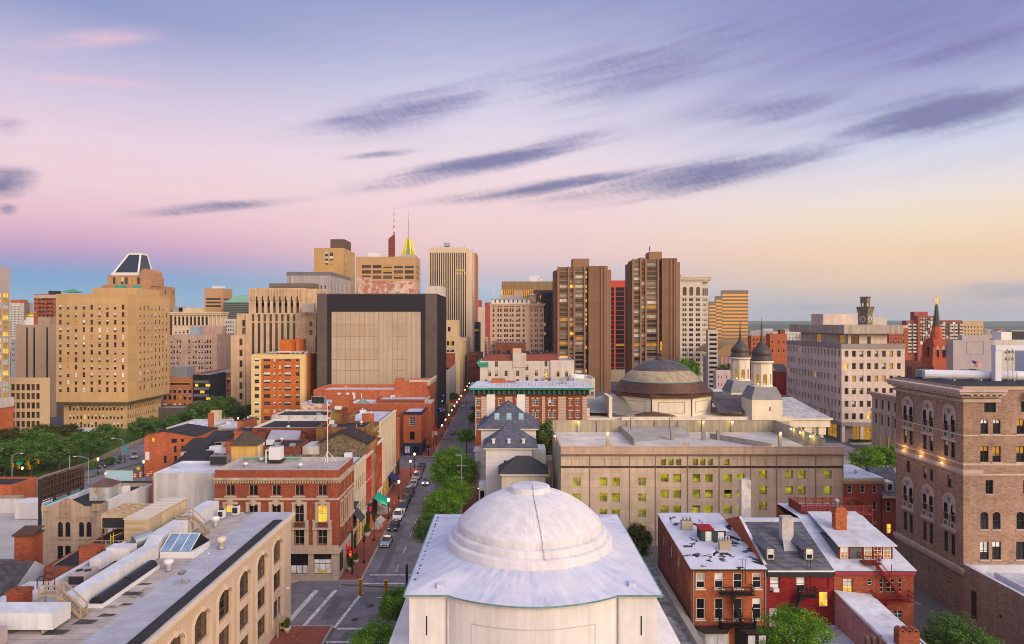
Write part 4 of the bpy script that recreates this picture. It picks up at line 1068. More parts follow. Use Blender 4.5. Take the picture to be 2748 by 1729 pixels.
sg.part('roof',b,[M('slate_grey',(.065,.062,.066),.85,.2,.8,brick=((.04,.04,.04),.6,.35)),M('slate_pale',(.34,.34,.38),.8,.2,.6)])
b=MB();b.box(-63.5,-60.0,71.6,74.5,9.6,11.3);dm=sg.part('dormer',b,[beige])
b=MB();b.prism([(-63.9,71.0),(-59.6,71.0),(-59.6,76.5),(-63.9,76.5)],0,.16);b.v=[(x_,y_,z_+11.35+(y_-71)*.14) for x_,y_,z_ in b.v];b.build('dormer_roof',[roof_black],dm)
MB().tube((-56.3,72.5,10),(-56.3,72.5,11.4),.18,10).tube((-56.3,72.5,11.4),(-56.3,72.5,11.7),.3,10).build('vent_pipe',[metal_grey],sg.root)
sg.done()
bch=thing('brick_chimney','free standing dark red brick chimney stack rising by the parking lot','chimney',(-60.3,86,0))
b=MB();b.box(-61.9,-59.7,85.4,87.4,0,14.2);b.build('stack',[bk_red],bch);b=MB();b.face(((-62.1,85.2,14.36),(-59.5,85.2,14.36),(-59.5,87.6,14.9),(-62.1,87.6,14.9)));b.box(-62.1,-59.5,85.2,87.6,14.2,14.35);b.build('cap',[M('cap_brown',(.08,.045,.035),.8)],bch)
casing=M('duct_casing_white',(.60,.60,.63),.6,.08,.6,.15)
t_=thing('duct_casing','long white sheet metal duct casing running along the plant roof','duct',(-40.4,77,RZ))
b=MB();b.box(-41.0,-39.4,62.4,76.6,RZ+.1,RZ+1.55);b.face(((-41.0,76.6,RZ+1.55),(-39.4,76.6,RZ+1.55),(-39.9,79,RZ+1.95),(-41.6,79,RZ+1.95)));b.face(((-39.4,76.6,RZ+.1),(-39.9,79,RZ+.1),(-39.9,79,RZ+1.95),(-39.4,76.6,RZ+1.55)))
b.box(-41.8,-40.0,79.01,94.2,RZ+.1,RZ+1.95);b.build('duct_body',[casing],t_)
b=MB()
for yy in(63,67,71,75,80,84,88,92):b.box(-41.5,-39.7,yy,yy+.2,RZ,RZ+.1)
b.build('duct_support',[metal_grey],t_)
t_=thing('duct_casing','short boxy white duct elbow at the lower left of the plant roof','duct',(-41.5,59.5,RZ))
b=MB();b.box(-44.9,-38.9,58.2,60.6,RZ+.35,RZ+1.75);b.box(-45.6,-44.0,52,58.19,RZ+.35,RZ+1.7);b.build('duct_body',[casing],t_)
b=MB()
for xx in(-44,-40):b.box(xx,xx+.25,58.4,60.4,RZ,RZ+.35)
b.build('duct_support',[metal_grey],t_)
t_=thing('duct_casing','bent white duct with round elbow beside the tan air handler','duct',(-43.6,77,RZ))
b=MB();b.box(-44.4,-41.85,75.2,76.8,RZ+.3,RZ+1.7);b.box(-44.6,-43.4,72.6,75.19,RZ+.3,RZ+1.4);b.build('duct_body',[casing],t_)
MB().tube((-42.9,78.0,RZ+1.4),(-41.7,79.5,RZ+1.6),.75,14).build('duct_elbow',[M('duct_bluegrey',(.27,.32,.36),.4,.1,metal=.4)],t_)
t_=thing('roof_skylight','glazed lean-to skylight with three blue panes on the plant roof','skylight',(-37.5,78.5,RZ))
b=MB();b.box(-39.3,-35.4,76.8,80.8,RZ,RZ+.75);b.build('curb',[metal_white],t_)
b=MB();b.face(((-39.3,76.8,RZ+.76),(-35.9,76.8,RZ+.76),(-35.9,79.4,RZ+2.0),(-39.3,79.4,RZ+2.0)));b.face(((-39.3,79.4,RZ+2.0),(-35.9,79.4,RZ+2.0),(-35.4,80.8,RZ+.76),(-39.3,80.8,RZ+.76)));b.face(((-35.9,76.8,RZ+.76),(-35.4,80.8,RZ+.76),(-35.9,79.4,RZ+2.0)),1);b.face(((-39.3,80.8,RZ+.76),(-39.3,76.8,RZ+.76),(-39.3,79.4,RZ+2.0)),1)
b.build('glazing',[GL('glass_sky',(.20,.30,.40),.1,.5,.1,.8),glass],t_)
b=MB()
for xx in(-39.3,-38.17,-37.03,-35.9):b.bar((xx,76.8,RZ+.8),(xx,79.4,RZ+2.04),.09,.06)
b.bar((-39.3,79.4,RZ+2.04),(-35.9,79.4,RZ+2.04),.1,.08);b.build('glazing_bar',[metal_white],t_)
t_=thing('barrel_skylight','pair of black barrel vault skylights in line on the plant roof','skylight',(-38.5,69,RZ))
for(ya_,yb_) in((63.6,68.4),(68.7,73.6)):
 b=MB();k=10
 for i in range(k):
  a,c=math.pi*i/k,math.pi*(i+1)/k
  P=lambda q,yy:(-38.5+.62*math.cos(q),yy,RZ+.35+.62*math.sin(q))
  b.face((P(a,ya_),P(a,yb_),P(c,yb_),P(c,ya_)),0,True)
 b.face([P(math.pi*i/k,ya_) for i in range(k+1)]);b.face([P(math.pi*i/k,yb_) for i in reversed(range(k+1))]);b.build('vault',[M('vault_black',(.022,.022,.026),.35,.1)],t_)
b=MB();b.box(-39.25,-37.75,63.4,73.8,RZ,RZ+.36);b.build('curb',[metal_white],t_)
tanm=M('plant_tan',(.44,.35,.24),.6,.12,.5,.1)
t_=thing('air_handler','huge tan air handling unit with louvred end on the plant roof','air conditioner',(-44.3,86,RZ))
b=MB();b.box(-46.0,-43.2,81.6,91.5,RZ+.25,RZ+3.0);b.build('casing',[tanm],t_)
b=MB();b.box(-46.1,-43.1,81.5,91.6,RZ+3.0,RZ+3.1)
for k in range(7):b.box(-46.1,-43.1,82.6+k*1.25,82.7+k*1.25,RZ+3.1,RZ+3.18)
b.build('top_panel',[M('plant_cream',(.56,.50,.42),.6,.08)],t_)
b=MB()
for k in range(11):b.box(-45.85,-43.35,81.5,81.595,RZ+1.3+k*.14,RZ+1.37+k*.14)
for k in range(16):b.box(-43.19,-43.1,82.2+0,84.2,RZ+.6+k*.14,RZ+.67+k*.14)
for k in range(4):b.box(-43.19,-43.12,84.9+k*1.6,86.2+k*1.6,RZ+.5,RZ+2.8)
b.build('louvre',[M('plant_louvre',(.52,.42,.30),.6,.08)],t_)
MB().box(-45.8,-43.4,81.8,91.3,RZ,RZ+.25).build('base_rail',[metal_dark],t_)
t_=thing('cooling_tower','tan cooling tower with eight top fans on a steel frame','cooling unit',(-48.8,87,13.1))
b=MB();b.box(-50.8,-46.9,85,90.0,RZ+.9,RZ+2.7);b.build('casing',[tanm],t_)
b=MB();b.box(-50.6,-47.1,84.95,84.995,RZ+1.0,RZ+2.2);b.build('intake_grille',[metal_dark],t_)
for i in range(2):
 for j in range(4):MB().lathe([(.42,RZ+2.7),(.42,RZ+2.84),(.36,RZ+2.84),(.34,RZ+2.76),(.02,RZ+2.78)],-49.8+i*1.9,85.7+j*1.2,16).build('fan',[M('fan_tan',(.42,.28,.15),.6)],t_)
b=MB()
for xx in(-50.7,-47.0):
 for yy in(85.1,87.5,89.9):b.bar((xx,yy,13.1),(xx,yy,RZ+.9),.14,.14)
for yy in(85.1,89.9):b.bar((-50.7,yy,13.15),(-47.0,yy,RZ+.85),.08,.08)
b.build('steel_frame',[M('steel_rust',(.13,.09,.07),.7)],t_)
t_=thing('access_platform','grey timber catwalk with yellow ladder in front of the tan air handler','platform',(-46.5,80,13.1))
b=MB();b.box(-48.5,-44.2,79.2,81.2,RZ+.1,RZ+.25)
for xx in(-48.4,-46.8,-45.3,-44.3):b.bar((xx,79.25,13.1),(xx,79.25,RZ+1.25),.1,.1)
for zz in(.75,1.2):b.bar((-48.4,79.25,RZ+zz),(-44.3,79.25,RZ+zz),.07,.09)
b.bar((-48.4,79.25,RZ+1.2),(-49.5,74,RZ+.2),.07,.09);b.build('catwalk',[M('timber_grey',(.27,.22,.17),.9,.2,2)],t_)
b=MB()
for yy in(80.0,80.6):b.tube((-46.7,yy,13.2),(-46.7,yy,RZ+1.7),.04,5)
for k in range(7):b.tube((-46.7,80,13.4+k*.35),(-46.7,80.6,13.4+k*.35),.03,5)
b.tube((-46.7,80,RZ+1.4),(-46.7,84,RZ+1.0),.04,5);b.build('ladder',[M('yellow_paint',(.62,.46,.02),.6)],t_)
timber=M('timber_stair',(.33,.26,.19),.9,.2,2)
def stile(label,x,y,L=1.0,flip=1):
 """timber steps over the duct: a landing with rails and one flight down"""
 t=thing('roof_stair',label,'stairs',(x,y,RZ))
 f=MB();f.box(x-2.0,x-.2,y-.5,y+.5,RZ+2.05,RZ+2.17)
 for xx in(x-1.95,x-.25):
  for yy in(y-.45,y+.45):f.bar((xx,yy,RZ),(xx,yy,RZ+3.0),.1,.1)
 for yy in(y-.45,y+.45):
  for zz in(2.55,3.0):f.bar((x-1.95,yy,RZ+zz),(x-.25,yy,RZ+zz),.06,.1)
 f.build('landing',[timber],t)
 f=MB()
 for yy in(y-.45,y+.45):
  f.bar((x-.2,yy,RZ+2.05),(x+1.9,yy,RZ+.05),.07,.25);f.bar((x-.2,yy,RZ+3.0),(x+1.9,yy,RZ+1.0),.06,.1);f.bar((x+1.85,yy,RZ),(x+1.85,yy,RZ+1.05),.1,.1)
 for k in range(8):f.box(x+.02+k*.235,x+.27+k*.235,y-.42,y+.42,RZ+1.78-k*.225,RZ+1.83-k*.225)
 f.build('flight',[timber],t);return t
stile('weathered timber steps over the white duct, nearest the viewer',-40.2,61.6)
stile('weathered timber steps over the white duct near the far roof end',-39.6,85.6)
def turret(label,x,y,s_=1.0,base=None):
 t=thing('roof_vent',label,'vent',(x,y,RZ))
 MB().lathe([(.38*s_,RZ),(.30*s_,RZ+.35*s_)],x,y,14).build('base',[metal_grey],t)
 MB().lathe([(.30*s_,RZ+.35*s_),(.30*s_,RZ+.75*s_),(.52*s_,RZ+.85*s_),(.52*s_,RZ+1.2*s_),(.40*s_,RZ+1.28*s_),(.1,RZ+1.34*s_)],x,y,16).build('cowl',[base or metal_white],t)
turret('white round roof vent with rusty top on the pale membrane',-33.7,80,1.1,M('vent_white_rust',(.58,.5,.44),.6,.2,3))
turret('white round roof vent between barrel skylight and membrane',-36.4,73,.95)
turret('grey mushroom roof vent near the far end of the plant roof',-38.2,88.8,1.0)
t_=thing('satellite_dish','grey satellite dish on a ballasted tripod on the membrane roof','satellite dish',(-33.3,69.6,RZ))
b=MB();b.box(-33.9,-32.7,69.1,69.3,RZ,RZ+.12);b.box(-33.9,-32.7,69.8,70,RZ,RZ+.12);b.tube((-33.3,69.6,RZ),(-33.3,69.6,RZ+.8),.04,6)
for a in(0,2.1,4.2):b.tube((-33.3+.5*math.cos(a),69.6+.35*math.sin(a),RZ+.1),(-33.3,69.6,RZ+.6),.03,5)
b.build('mount',[metal_grey],t_)
b=MB().lathe([(.02,0),(.2,.03),(.38,.11),(.45,.17)],0,0,16,cap=False);dd=b.build('dish',[M('dish_grey',(.20,.21,.21),.5)],t_,world=False);dd.location=(0,0,.95);dd.rotation_euler=(R(-55),0,R(40))
t_=thing('lightning_rod','thin tripod lightning spike near the dark roof edge','antenna',(-31.9,72.5,RZ))
b=MB();b.tube((-31.9,72.5,RZ+.1),(-31.9,72.5,RZ+1.9),.035,6,r2=.02)
for a in(0,2.1,4.2):b.tube((-31.9+.3*math.cos(a),72.5+.3*math.sin(a),RZ+.12),(-31.9,72.5,RZ+.9),.025,5)
MB().lathe([(.02,RZ+1.9),(.1,RZ+2.0),(.02,RZ+2.12)],-31.9,72.5,8).build('finial',[metal_white],t_);b.build('tripod',[metal_grey],t_)
acp=M('ac_pinkgrey',(.38,.31,.32),.6,.12,1)
def acunit(label,x,y,z,wx,wy,h,m,fans=2):
 t=thing('air_unit',label,'air conditioner',(x,y,z))
 MB().box(x-wx/2,x+wx/2,y-wy/2,y+wy/2,z+.15,z+h).build('casing',[m],t)
 MB().box(x-wx/2+.1,x+wx/2-.1,y-wy/2-.05,y-wy/2-.004,z+.35,z+h-.15).build('grille',[metal_dark],t)
 for i in range(fans):MB().lathe([(.34,z+h),(.34,z+h+.08),(.28,z+h+.08),(.26,z+h+.03),(.01,z+h+.04)],x+(i-(fans-1)/2)*wx/max(fans,1),y,14).build('fan',[metal_dark],t)
 MB().box(x-wx/2+.1,x+wx/2-.1,y-wy/2+.1,y+wy/2-.1,z,z+.15).build('base_rail',[metal_grey],t)
 return t
acunit('pinkish grey rooftop air conditioner beside the white parapet',-43.3,69.5,RZ,1.7,2.4,1.3,acp)
acunit('pinkish grey rooftop air conditioner in the lower left corner',-42.6,55.5,RZ,2.2,2.0,1.5,acp)
acunit('small white split air unit by the far roof corner',-38.9,92.4,RZ,.8,.9,1.2,metal_white,1)
acunit('second small white split air unit behind the first one',-37.6,94.0,RZ,.9,.7,1.3,metal_white,1)
def bchim(label,x,y,z,h,wx,wy,m=None,pots=0):
 t=thing('brick_chimney',label,'chimney',(x,y,z))
 b=MB();b.box(x-wx/2,x+wx/2,y-wy/2,y+wy/2,z,z+h-.3);b.build('stack',[m or bk_red],t)
 b=MB();b.box(x-wx/2-.1,x+wx/2+.1,y-wy/2-.1,y+wy/2+.1,z+h-.3,z+h);cp=b.build('cap',[m or bk_red],t)
 for i in range(pots):MB().lathe([(.15,z+h),(.12,z+h+.45),(.16,z+h+.5)],x+(i-(pots-1)/2)*wx/pots,y,8).build('chimney_pot',[bk_or],t)
 return t
bchim('squat red brick chimney with white cap on the lower left parapet',-45.6,63.6,13.5,2.6,1.5,1.3)
bchim('red brick chimney at the bend of the white parapet',-46.5,76.0,12.5,3.6,1.9,1.4)
t_=thing('parapet_ladder','black hooped steel ladder over the white parapet','ladder',(-45.4,67,RZ))
b=MB()
for yy in(66.7,67.6):
 pts=[(-45.0,yy,RZ),(-45.0,yy,RZ+1.4),(-45.3,yy,RZ+1.75),(-45.8,yy,RZ+1.75),(-46.1,yy,RZ+1.4),(-46.1,yy,11.7)]
 for p,q in zip(pts[:-1],pts[1:]):b.tube(p,q,.05,5)
for k in range(9):b.tube((-46.1,66.7,11.9+k*.35),(-46.1,67.6,11.9+k*.35),.035,4)
b.build('ladder_frame',[metal_dark],t_)
gst=M('gothic_stone',(.40,.31,.235),.9,.16,.5,.3,panel=((.8,.77,.75),1.8,.6,.02))
gx0,gx1,gy=-68.3,-60.0,100.0
Gt=Bld('gothic_building','small gothic stone building with pointed windows and black roof',-64,gy)
pw_=[2.55,3.65,5.65,6.75]
b=MB();Gt.facade(b,(gx0,gy),(1,0),(0,-1),gx1-gx0,0,13.9,[G(pw_,[9.5],.78,2.2,2,5,arch=1.5,mix=((1,'d'),),frame=metal_dark,bar=.04),G(pw_,[6.2],.85,2.0,2,4,mix=((1,'d'),),frame=metal_dark,bar=.04)])
b.face(((gx0+1.5,gy,13.9),(gx1-2.0,gy,13.9),(gx1-2.6,gy,14.3),(gx0+3.6,gy,15.3),(gx0+1.9,gy,14.3)))
Gt.facade(b,(gx1,gy),(0,1),(1,0),2.2,0,14.3,[G([1.1],[9.6],.7,2.2,1,4,arch=1.5,mix=((1,'d'),))])
b.face(((gx0,gy+.5,13.9),(gx1,gy+.5,13.9),(gx1,gy,13.9),(gx0,gy,13.9)))
b.face(((gx0,gy+15,0),(gx0,gy,0),(gx0,gy,13.9),(gx0,gy+15,13.9)));b.face(((gx1,gy+15,0),(gx0,gy+15,0),(gx0,gy+15,13.9),(gx1,gy+15,13.9)))
Gt.part('wall',b,[gst])
b=MB()
for(xa_,xb_) in((gx0+1.9,gx0+4.3),(gx0+5.0,gx0+7.4)):
 b.box(xa_,xb_,gy-.15,gy-.004,12.4,12.6);b.box(xa_,xa_+.15,gy-.15,gy-.004,11.8,12.4);b.box(xb_-.15,xb_,gy-.15,gy-.004,11.8,12.4)
 b.box(xa_+.2,xb_-.2,gy-.18,gy-.004,9.2,9.45)
for k in range(4):
 xx=gx0+pw_[k];b.lathe([(.02,0),(.32,0.05)],0,0,8) if False else b.box(xx-.25,xx+.25,gy-.08,gy-.004,8.45,8.95)
b.box(gx0+3.3,gx0+4.0,gy-.25,gy-.004,13.0,14.3);b.box(gx0-.1,gx0+.9,gy-.2,gy-.004,13.3,14.1);b.box(gx1-1.0,gx1+.12,gy-.2,gy-.004,13.3,14.4)
Gt.part('stone_trim',b,[gst])
b=MB();b.box(gx1-.35,gx1,gy+2.2,gy+7.0,0,14.3);b.box(gx1-.35,gx1,gy+7.0,gy+12,0,14.0);b.box(gx1-.35,gx1,gy+12,gy+19.5,0,13.7)
Gt.part('side_wall',b,[M('whitewashed_wall',(.60,.59,.62),.85,.1,.4,.15)])
b=MB();b.face(((gx0,gy+.5,13.4),(gx1-.36,gy+.5,13.4),(gx1-.36,gy+19.5,13.2),(gx0,gy+19.5,13.2)));Gt.part('roof',b,[roof_black])
b=MB();b.box(gx0-.02,gx0+.3,gy+.5,gy+19.5,13.3,13.95);Gt.part('parapet',b,[rwhite])
t2=MB();t2.box(gx0+3.4,gx0+6.5,gy+5.6,gy+8.8,13.3,15.5)
vh=Gt.part('vent_house',t2,[M('rusty_siding',(.42,.45,.44),.8,.15,.5,.3,panel=((.85,.8,.78),.45,9,.03),blot=((.38,.17,.05),.8,.6,.08))])
h_=MB();hip(h_,gx0+3.2,gx0+6.7,gy+5.4,gy+9,15.51,16.6,1.7);h_.build('vent_roof',[M('rust_roof',(.10,.07,.06),.8,.3,2)],vh)
MB().lathe([(.15,16.5),(.15,17.0),(.3,17.1),(.1,17.4)],gx0+4.95,gy+7.2,10).build('vent_cowl',[metal_white],vh)
MB().box(gx1-1.9,gx1-.9,gy+9,gy+9.8,13.2,14.7).build('roof_stack',[fr_white],Gt.root)
Gt.done()
t_=thing('billboard','blank pale blue billboard on posts beside the curved street','billboard',(-85.5,150,0))
b=MB();b.box(-88.4,-82.7,149.8,150.15,5.5,8.3);b.build('board',[M('board_paleblue',(.36,.55,.60),.5,.05)],t_)
b=MB();b.box(-88.5,-82.6,149.75,149.798,5.4,5.52);b.box(-88.5,-82.6,149.75,149.798,8.28,8.4)
for xx in(-88.5,-82.7):b.box(xx,xx+.1,149.75,149.798,5.5,8.3)
b.build('board_frame',[fr_white],t_)
b=MB()
for xx in(-86.7,-83.8):b.tube((xx,150.3,0),(xx,150.3,8),.17,8)
b.build('post',[metal_dark],t_)
t_=thing('billboard','rusty back of a big slanted billboard on four black posts','billboard',(-83,127,0))
rustm=M('billboard_rust',(.06,.038,.03),.85,.3,1.2,blot=((.03,.022,.02),1.0,.5,.08))
p0,p1=Vector((-83.2,121.5,0)),Vector((-82.6,132.5,0));b=MB()
zt0,zt1,zb0,zb1=13.2,13.6,8.6,9.2
for i in range(12):
 a,c=i/12,(i+.9)/12;p=p0.lerp(p1,a);q=p0.lerp(p1,c)
 b.face(((p.x,p.y,zb0+.6),(q.x,q.y,zb0+.6),(q.x,q.y,13.0),(p.x,p.y,13.0)));b.face(((p.x-.1,p.y,zb0+.6),(p.x-.1,p.y,13.0),(q.x-.1,q.y,13.0),(q.x-.1,q.y,zb0+.6)))
b.build('board',[rustm],t_)
b=MB()
for zz in(9.0,10.0,11.2,12.4,13.2):b.bar((p0.x+.2,p0.y,zz),(p1.x+.2,p1.y,zz+.2),.14,.16)
for i in range(17):
 p=p0.lerp(p1,i/16);b.bar((p.x+.12,p.y,8.8),(p.x+.12,p.y,13.3),.08,.1)
b.build('frame',[M('frame_rust',(.09,.055,.042),.85,.3,2)],t_)
b=MB();b.box(-82.5,-81.9,121.2,132.8,8.5,8.6);b.build('catwalk',[copper],t_)
b=MB()
for i in range(4):
 p=p0.lerp(p1,i/3);b.tube((p.x-.3,p.y,0),(p.x-.3,p.y,13),.28,10)
b.build('post',[metal_dark],t_)
t_=thing('storage_container','white storage box at the back of the parking lot','container',(-99.5,143.5,0))
MB().box(-102.5,-96.5,141.5,145.5,.1,3.4).build('box_body',[M('box_white',(.62,.60,.60),.7,.08,.5,.15)],t_);MB().box(-102.6,-96.4,141.4,145.6,3.4,3.55).build('lid',[fr_white],t_);MB().box(-101,-98,141.42,141.494,.2,3.0).build('door',[M('box_door',(.52,.51,.52),.7)],t_)
o=recenter(MB().box(-125,-103,146.5,146.9,0,3.0).box(-96.4,-90,146.5,146.9,0,3.0).build('lot_wall',[M('lot_wall',(.56,.54,.54),.85,.12,.4,.2)]));tag(o,'white painted wall closing the back of the parking lot','wall')
lb=Bld('brick_shed','low orange brick shed at the left edge beyond the parking lot',-118,152)
lb.mass(-128,-109.3,150,158,0,5.2,bk_or,{},roof_black,.4);lb.box('lean_to',[M('tan_lean',(.36,.27,.18),.9,.15)],-126,-106.5,147.5,149.99,0,3.0);lb.done()
o=thing('retaining_wall','long low concrete wall bounding the trees along the boulevard','wall',(-119,177,0))
b=MB();pts=[(-116.5,148),(-118,166),(-120,177),(-118.8,192),(-122,210),(-125,233),(-135,300)]
for p,q in zip(pts[:-1],pts[1:]):b.bar((*p,.7),(*q,.7),.5,1.5)
b.build('wall_body',[M('wall_old',(.30,.25,.20),.9,.25,.3,.3)],o)
cx0,cx1,cy0,cy1,cz=-46.7,-27.1,108.3,118.8,17.5
K=Bld('corner_building','four storey red brick corner building with stone trim and flagpole roof',-37,cy0)
u5=[2.5,6.15,9.8,13.45,17.1]
su=limestone
Fg=[G(u5,[13.45],1.4,1.7,2,1,frame=fr_tan,mix=((2,'d'),(1,'w'),(1,'db'))),G(u5,[9.2],1.5,2.75,2,2,frame=fr_tan,mix=((2,'l'),(2,'d'))),G(u5,[5.7],1.5,2.5,2,2,frame=fr_tan,mix=((1,'d'),)),G([2.2,5.9,9.6,13.4,17.1],[1.0],2.85,3.2,3,2,frame=fr_dark,mix=((1,(glass_w,glass)),))]
K.rr.seed(4)
Rg=[G([2,4.6,7.2,9.4],[13.3],.9,1.8,1,2,frame=fr_tan),G([2,4.6,7.2,9.4],[9.2],.9,2.6,1,2,frame=fr_tan,sill=limestone),G([2,4.6,7.2,9.4],[5.7],.9,2.5,1,2,frame=fr_tan),G([2.2,6.6],[.8],2.6,3.2,2,2,frame=fr_dark,mix=((1,'d'),))]
K.mass(cx0,cx1,cy0,cy1,4.3,cz,bk_red,{'F':[g for g in Fg[:3]],'R':Rg[:3]},M('roof_gravel',(.36,.31,.28),.95,.2,1.2,flat=True),.6,cap=M('coping_grey',(.42,.40,.39),.8,.2,1.5),rname='roof')
K.mass(cx0-.05,cx1+.05,cy0-.05,cy1,0,4.28,limest2,{'F':[G([q+.05 for q in Fg[3].us],[1.0],2.85,3.2,3,2,frame=fr_dark,mix=((1,(glass_w,glass)),),dep=.3)],'R':Rg[3:]},limestone,0,name='ground_floor_wall')
K.cornice(cx0,cx1,cy0,cy1,15.75,16.3,.6,[M('cornice_worn',(.45,.37,.28),.85,.25,.8,.3)],steps=3)
b=MB()
for k in range(48):b.box(cx0+k*.41,cx0+k*.41+.2,cy0-.3,cy0-.004,15.45,15.74)
for k in range(25):b.box(cx1+.004,cx1+.3,cy0+k*.41,cy0+k*.41+.2,15.45,15.74)
b.box(cx0,cx1+.15,cy0-.15,cy0-.004,12.75,13.1);b.box(cx1+.004,cx1+.15,cy0,cy1,12.75,13.1)
b.box(cx0,cx1+.3,cy0-.3,cy0-.06,4.3,5.1);b.box(cx1+.06,cx1+.3,cy0,cy1,4.3,5.1)
b.box(cx0,cx1+.12,cy0-.12,cy0-.06,5.1,5.6)
K.part('string_course',b,[limestone])
for uc in u5:
 xc=cx0+uc;b=MB()
 for s_ in(-1,1):b.box(xc+s_*.95-.22,xc+s_*.95+.22,cy0-.16,cy0-.004,8.3,12.1)
 b.box(xc-1.2,xc+1.2,cy0-.18,cy0-.004,12.1,12.45);b.box(xc-.3,xc+.3,cy0-.3,cy0-.18,11.9,12.8);b.box(xc-.55,xc+.55,cy0-.24,cy0-.18,12.45,12.68)
 b.box(xc-1.55,xc+1.55,cy0-.45,cy0-.004,8.15,8.45)
 for s_ in(-1,1):
  b.box(xc+s_*1.25-.2,xc+s_*1.25+.2,cy0-.4,cy0-.004,8.45,9.5);b.box(xc+s_*1.25-.3,xc+s_*1.25+.3,cy0-.42,cy0-.004,9.5,9.62)
  b.box(xc+s_*1.15-.34,xc+s_*1.15+.34,cy0-.2,cy0-.004,5.1,8.15)
 K.part('window_surround',b,[limestone])
 b=MB()
 for i in range(9):b.bar((xc-.9+i*.225,cy0-.35,8.46),(xc-.9+i*.225,cy0-.35,9.2),.04,.04)
 b.bar((xc-1,cy0-.35,9.2),(xc+1,cy0-.35,9.2),.05,.05);K.part('balconette',b,[metal_dark])
for uc in(2,4.6,7.2,9.4):
 yc=cy0+uc;b=MB()
 for s_ in(-1,1):b.box(cx1+.004,cx1+.14,yc+s_*.6-.14,yc+s_*.6+.14,8.4,12)
 b.box(cx1+.004,cx1+.2,yc-.8,yc+.8,12,12.4);b.box(cx1+.004,cx1+.4,yc-.9,yc+.9,8.2,8.5);K.part('window_surround',b,[limestone])
for uc in u5:K.box('window_sill',[limestone],cx0+uc-.95,cx0+uc+.95,cy0-.2,cy0-.004,13.2,13.44)
K.box('shop_sign',[M('sign_yellow',(.62,.50,.12),.6)],cx0+16.4,cx0+17.8,cy0+.10,cy0+.13,1.1,1.6)
aw=MB();aw.face(((cx1+.06,113.6,3.3),(cx1+.06,115.2,3.3),(cx1+1.3,115.2,2.5),(cx1+1.3,113.6,2.5)));aw.face(((cx1+1.3,113.6,2.5),(cx1+1.3,115.2,2.5),(cx1+1.3,115.2,2.25),(cx1+1.3,113.6,2.25)));aw.face(((cx1+.06,113.6,3.3),(cx1+1.3,113.6,2.5),(cx1+1.3,113.6,2.25),(cx1+.06,113.6,2.25)))
K.part('awning',aw,[M('awning_red',(.5,.02,.015),.7)])
MB().box(cx1+.1,cx1+.16,113.9,114.9,3.35,4.0).build('shop_sign',[EM('sign_red_glow',(1,.05,.04),.9)],K.root)
K.done()
t_=thing('flagpole','white rooftop flagpole with limp red white flag on the corner building','flagpole',(-31.0,116.6,cz-.6))
b=MB();b.tube((-31.0,116.6,cz-.6),(-31.0,116.6,cz+10),.09,8,r2=.05)
for a in(0.4,2.5,4.6):b.tube((-31.0+1.6*math.cos(a),116.6+1.3*math.sin(a),cz-.6),(-31.0,116.6,cz+1.5),.05,6)
b.build('pole',[metal_white],t_)
b=MB();nseg=12
for i in range(nseg):
 z0_,z1_=cz+9.6-i*.38,cz+9.6-(i+1)*.38;w0,w1=.36+.14*math.sin(i*1.3),.36+.14*math.sin((i+1)*1.3)
 b.face(((-30.95,116.6,z1_),(-30.95+w1,116.45,z1_-.1),(-30.95+w0,116.45,z0_-.1),(-30.95,116.6,z0_)),0 if i%3 else 1)
 b.face(((-30.95+w0,116.45,z0_-.1),(-30.95+w1,116.45,z1_-.1),(-31.15+w1,116.75,z1_),(-31.15+w0,116.75,z0_)),1 if i%3 else 0)
b.build('flag',[M('flag_red',(.45,.04,.05),.8),M('flag_white',(.6,.58,.58),.8)],t_)
t_=thing('air_unit','white boxy cooling unit with bent pipe on the corner building roof','air conditioner',(-39.6,117,cz-.6))
b=MB();b.box(-41.0,-38.6,115.8,117.8,cz-.3,cz+.1);b.build('base_rail',[metal_dark],t_)
MB().box(-40.8,-38.8,115.9,117.6,cz+.1,cz+2.2).build('casing',[metal_white],t_)
MB().lathe([(.6,cz+2.2),(.6,cz+2.35),(.1,cz+2.4)],-39.8,116.8,12).build('fan_ring',[metal_grey],t_)
MB().tube((-41.3,116,cz-.5),(-41.3,116,cz+1.7),.12,8).tube((-41.3,116,cz+1.7),(-40.8,116,cz+1.7),.12,8).build('pipe',[metal_white],t_)
for(xx,yy,l_) in((-43.8,113.5,'small white mushroom vent near the left end of the corner roof'),(-42.6,117.5,'small white mushroom vent by the green pipe on the corner roof'),(-34.5,112.8,'small pale vent in the middle of the corner roof')):
 t_=thing('roof_vent',l_,'vent',(xx,yy,cz-.6));MB().lathe([(.3,cz-.6),(.22,cz-.2)],xx,yy,10).build('base',[metal_grey],t_);MB().lathe([(.4,cz-.2),(.4,cz+.05),(.1,cz+.2)],xx,yy,12).build('cowl',[metal_white],t_)
t_=thing('roof_pipe','green pipe along the rear parapet of the corner building','pipe',(-40,118.2,cz-.6));MB().tube((-46,118.2,cz-.1),(-36,118.2,cz-.1),.14,8).build('pipe_run',[M('pipe_green',(.10,.34,.26),.6)],t_)
MB().box(-45.5,-45.3,118.1,118.3,cz-.6,cz-.24).box(-37,-36.8,118.1,118.3,cz-.6,cz-.24).build('bracket',[metal_grey],t_)
t_=Bld('stair_house','yellow rooftop stair house with dark pyramid roof',-46.2,121)
t_.mass(-48.6,-44.3,119.3,123,12,19.4,M('yellow_render',(.55,.36,.14),.9,.12,.5,.2),{},False,0);h_=MB();hip(h_,-48.6,-44.3,119.3,123,19.42,21.6,1.85,ov=.35);t_.part('roof',h_,[M('roof_umber',(.075,.06,.045),.85,.25,1.5,seam=('x',.6))])
t_.box('door',[fr_white],-44.296,-44.25,120.4,121.5,15.5,19.0);t_.done()
LW=Bld('rendered_building','plain pale grey rendered building adjoining the brick corner building',-52,111)
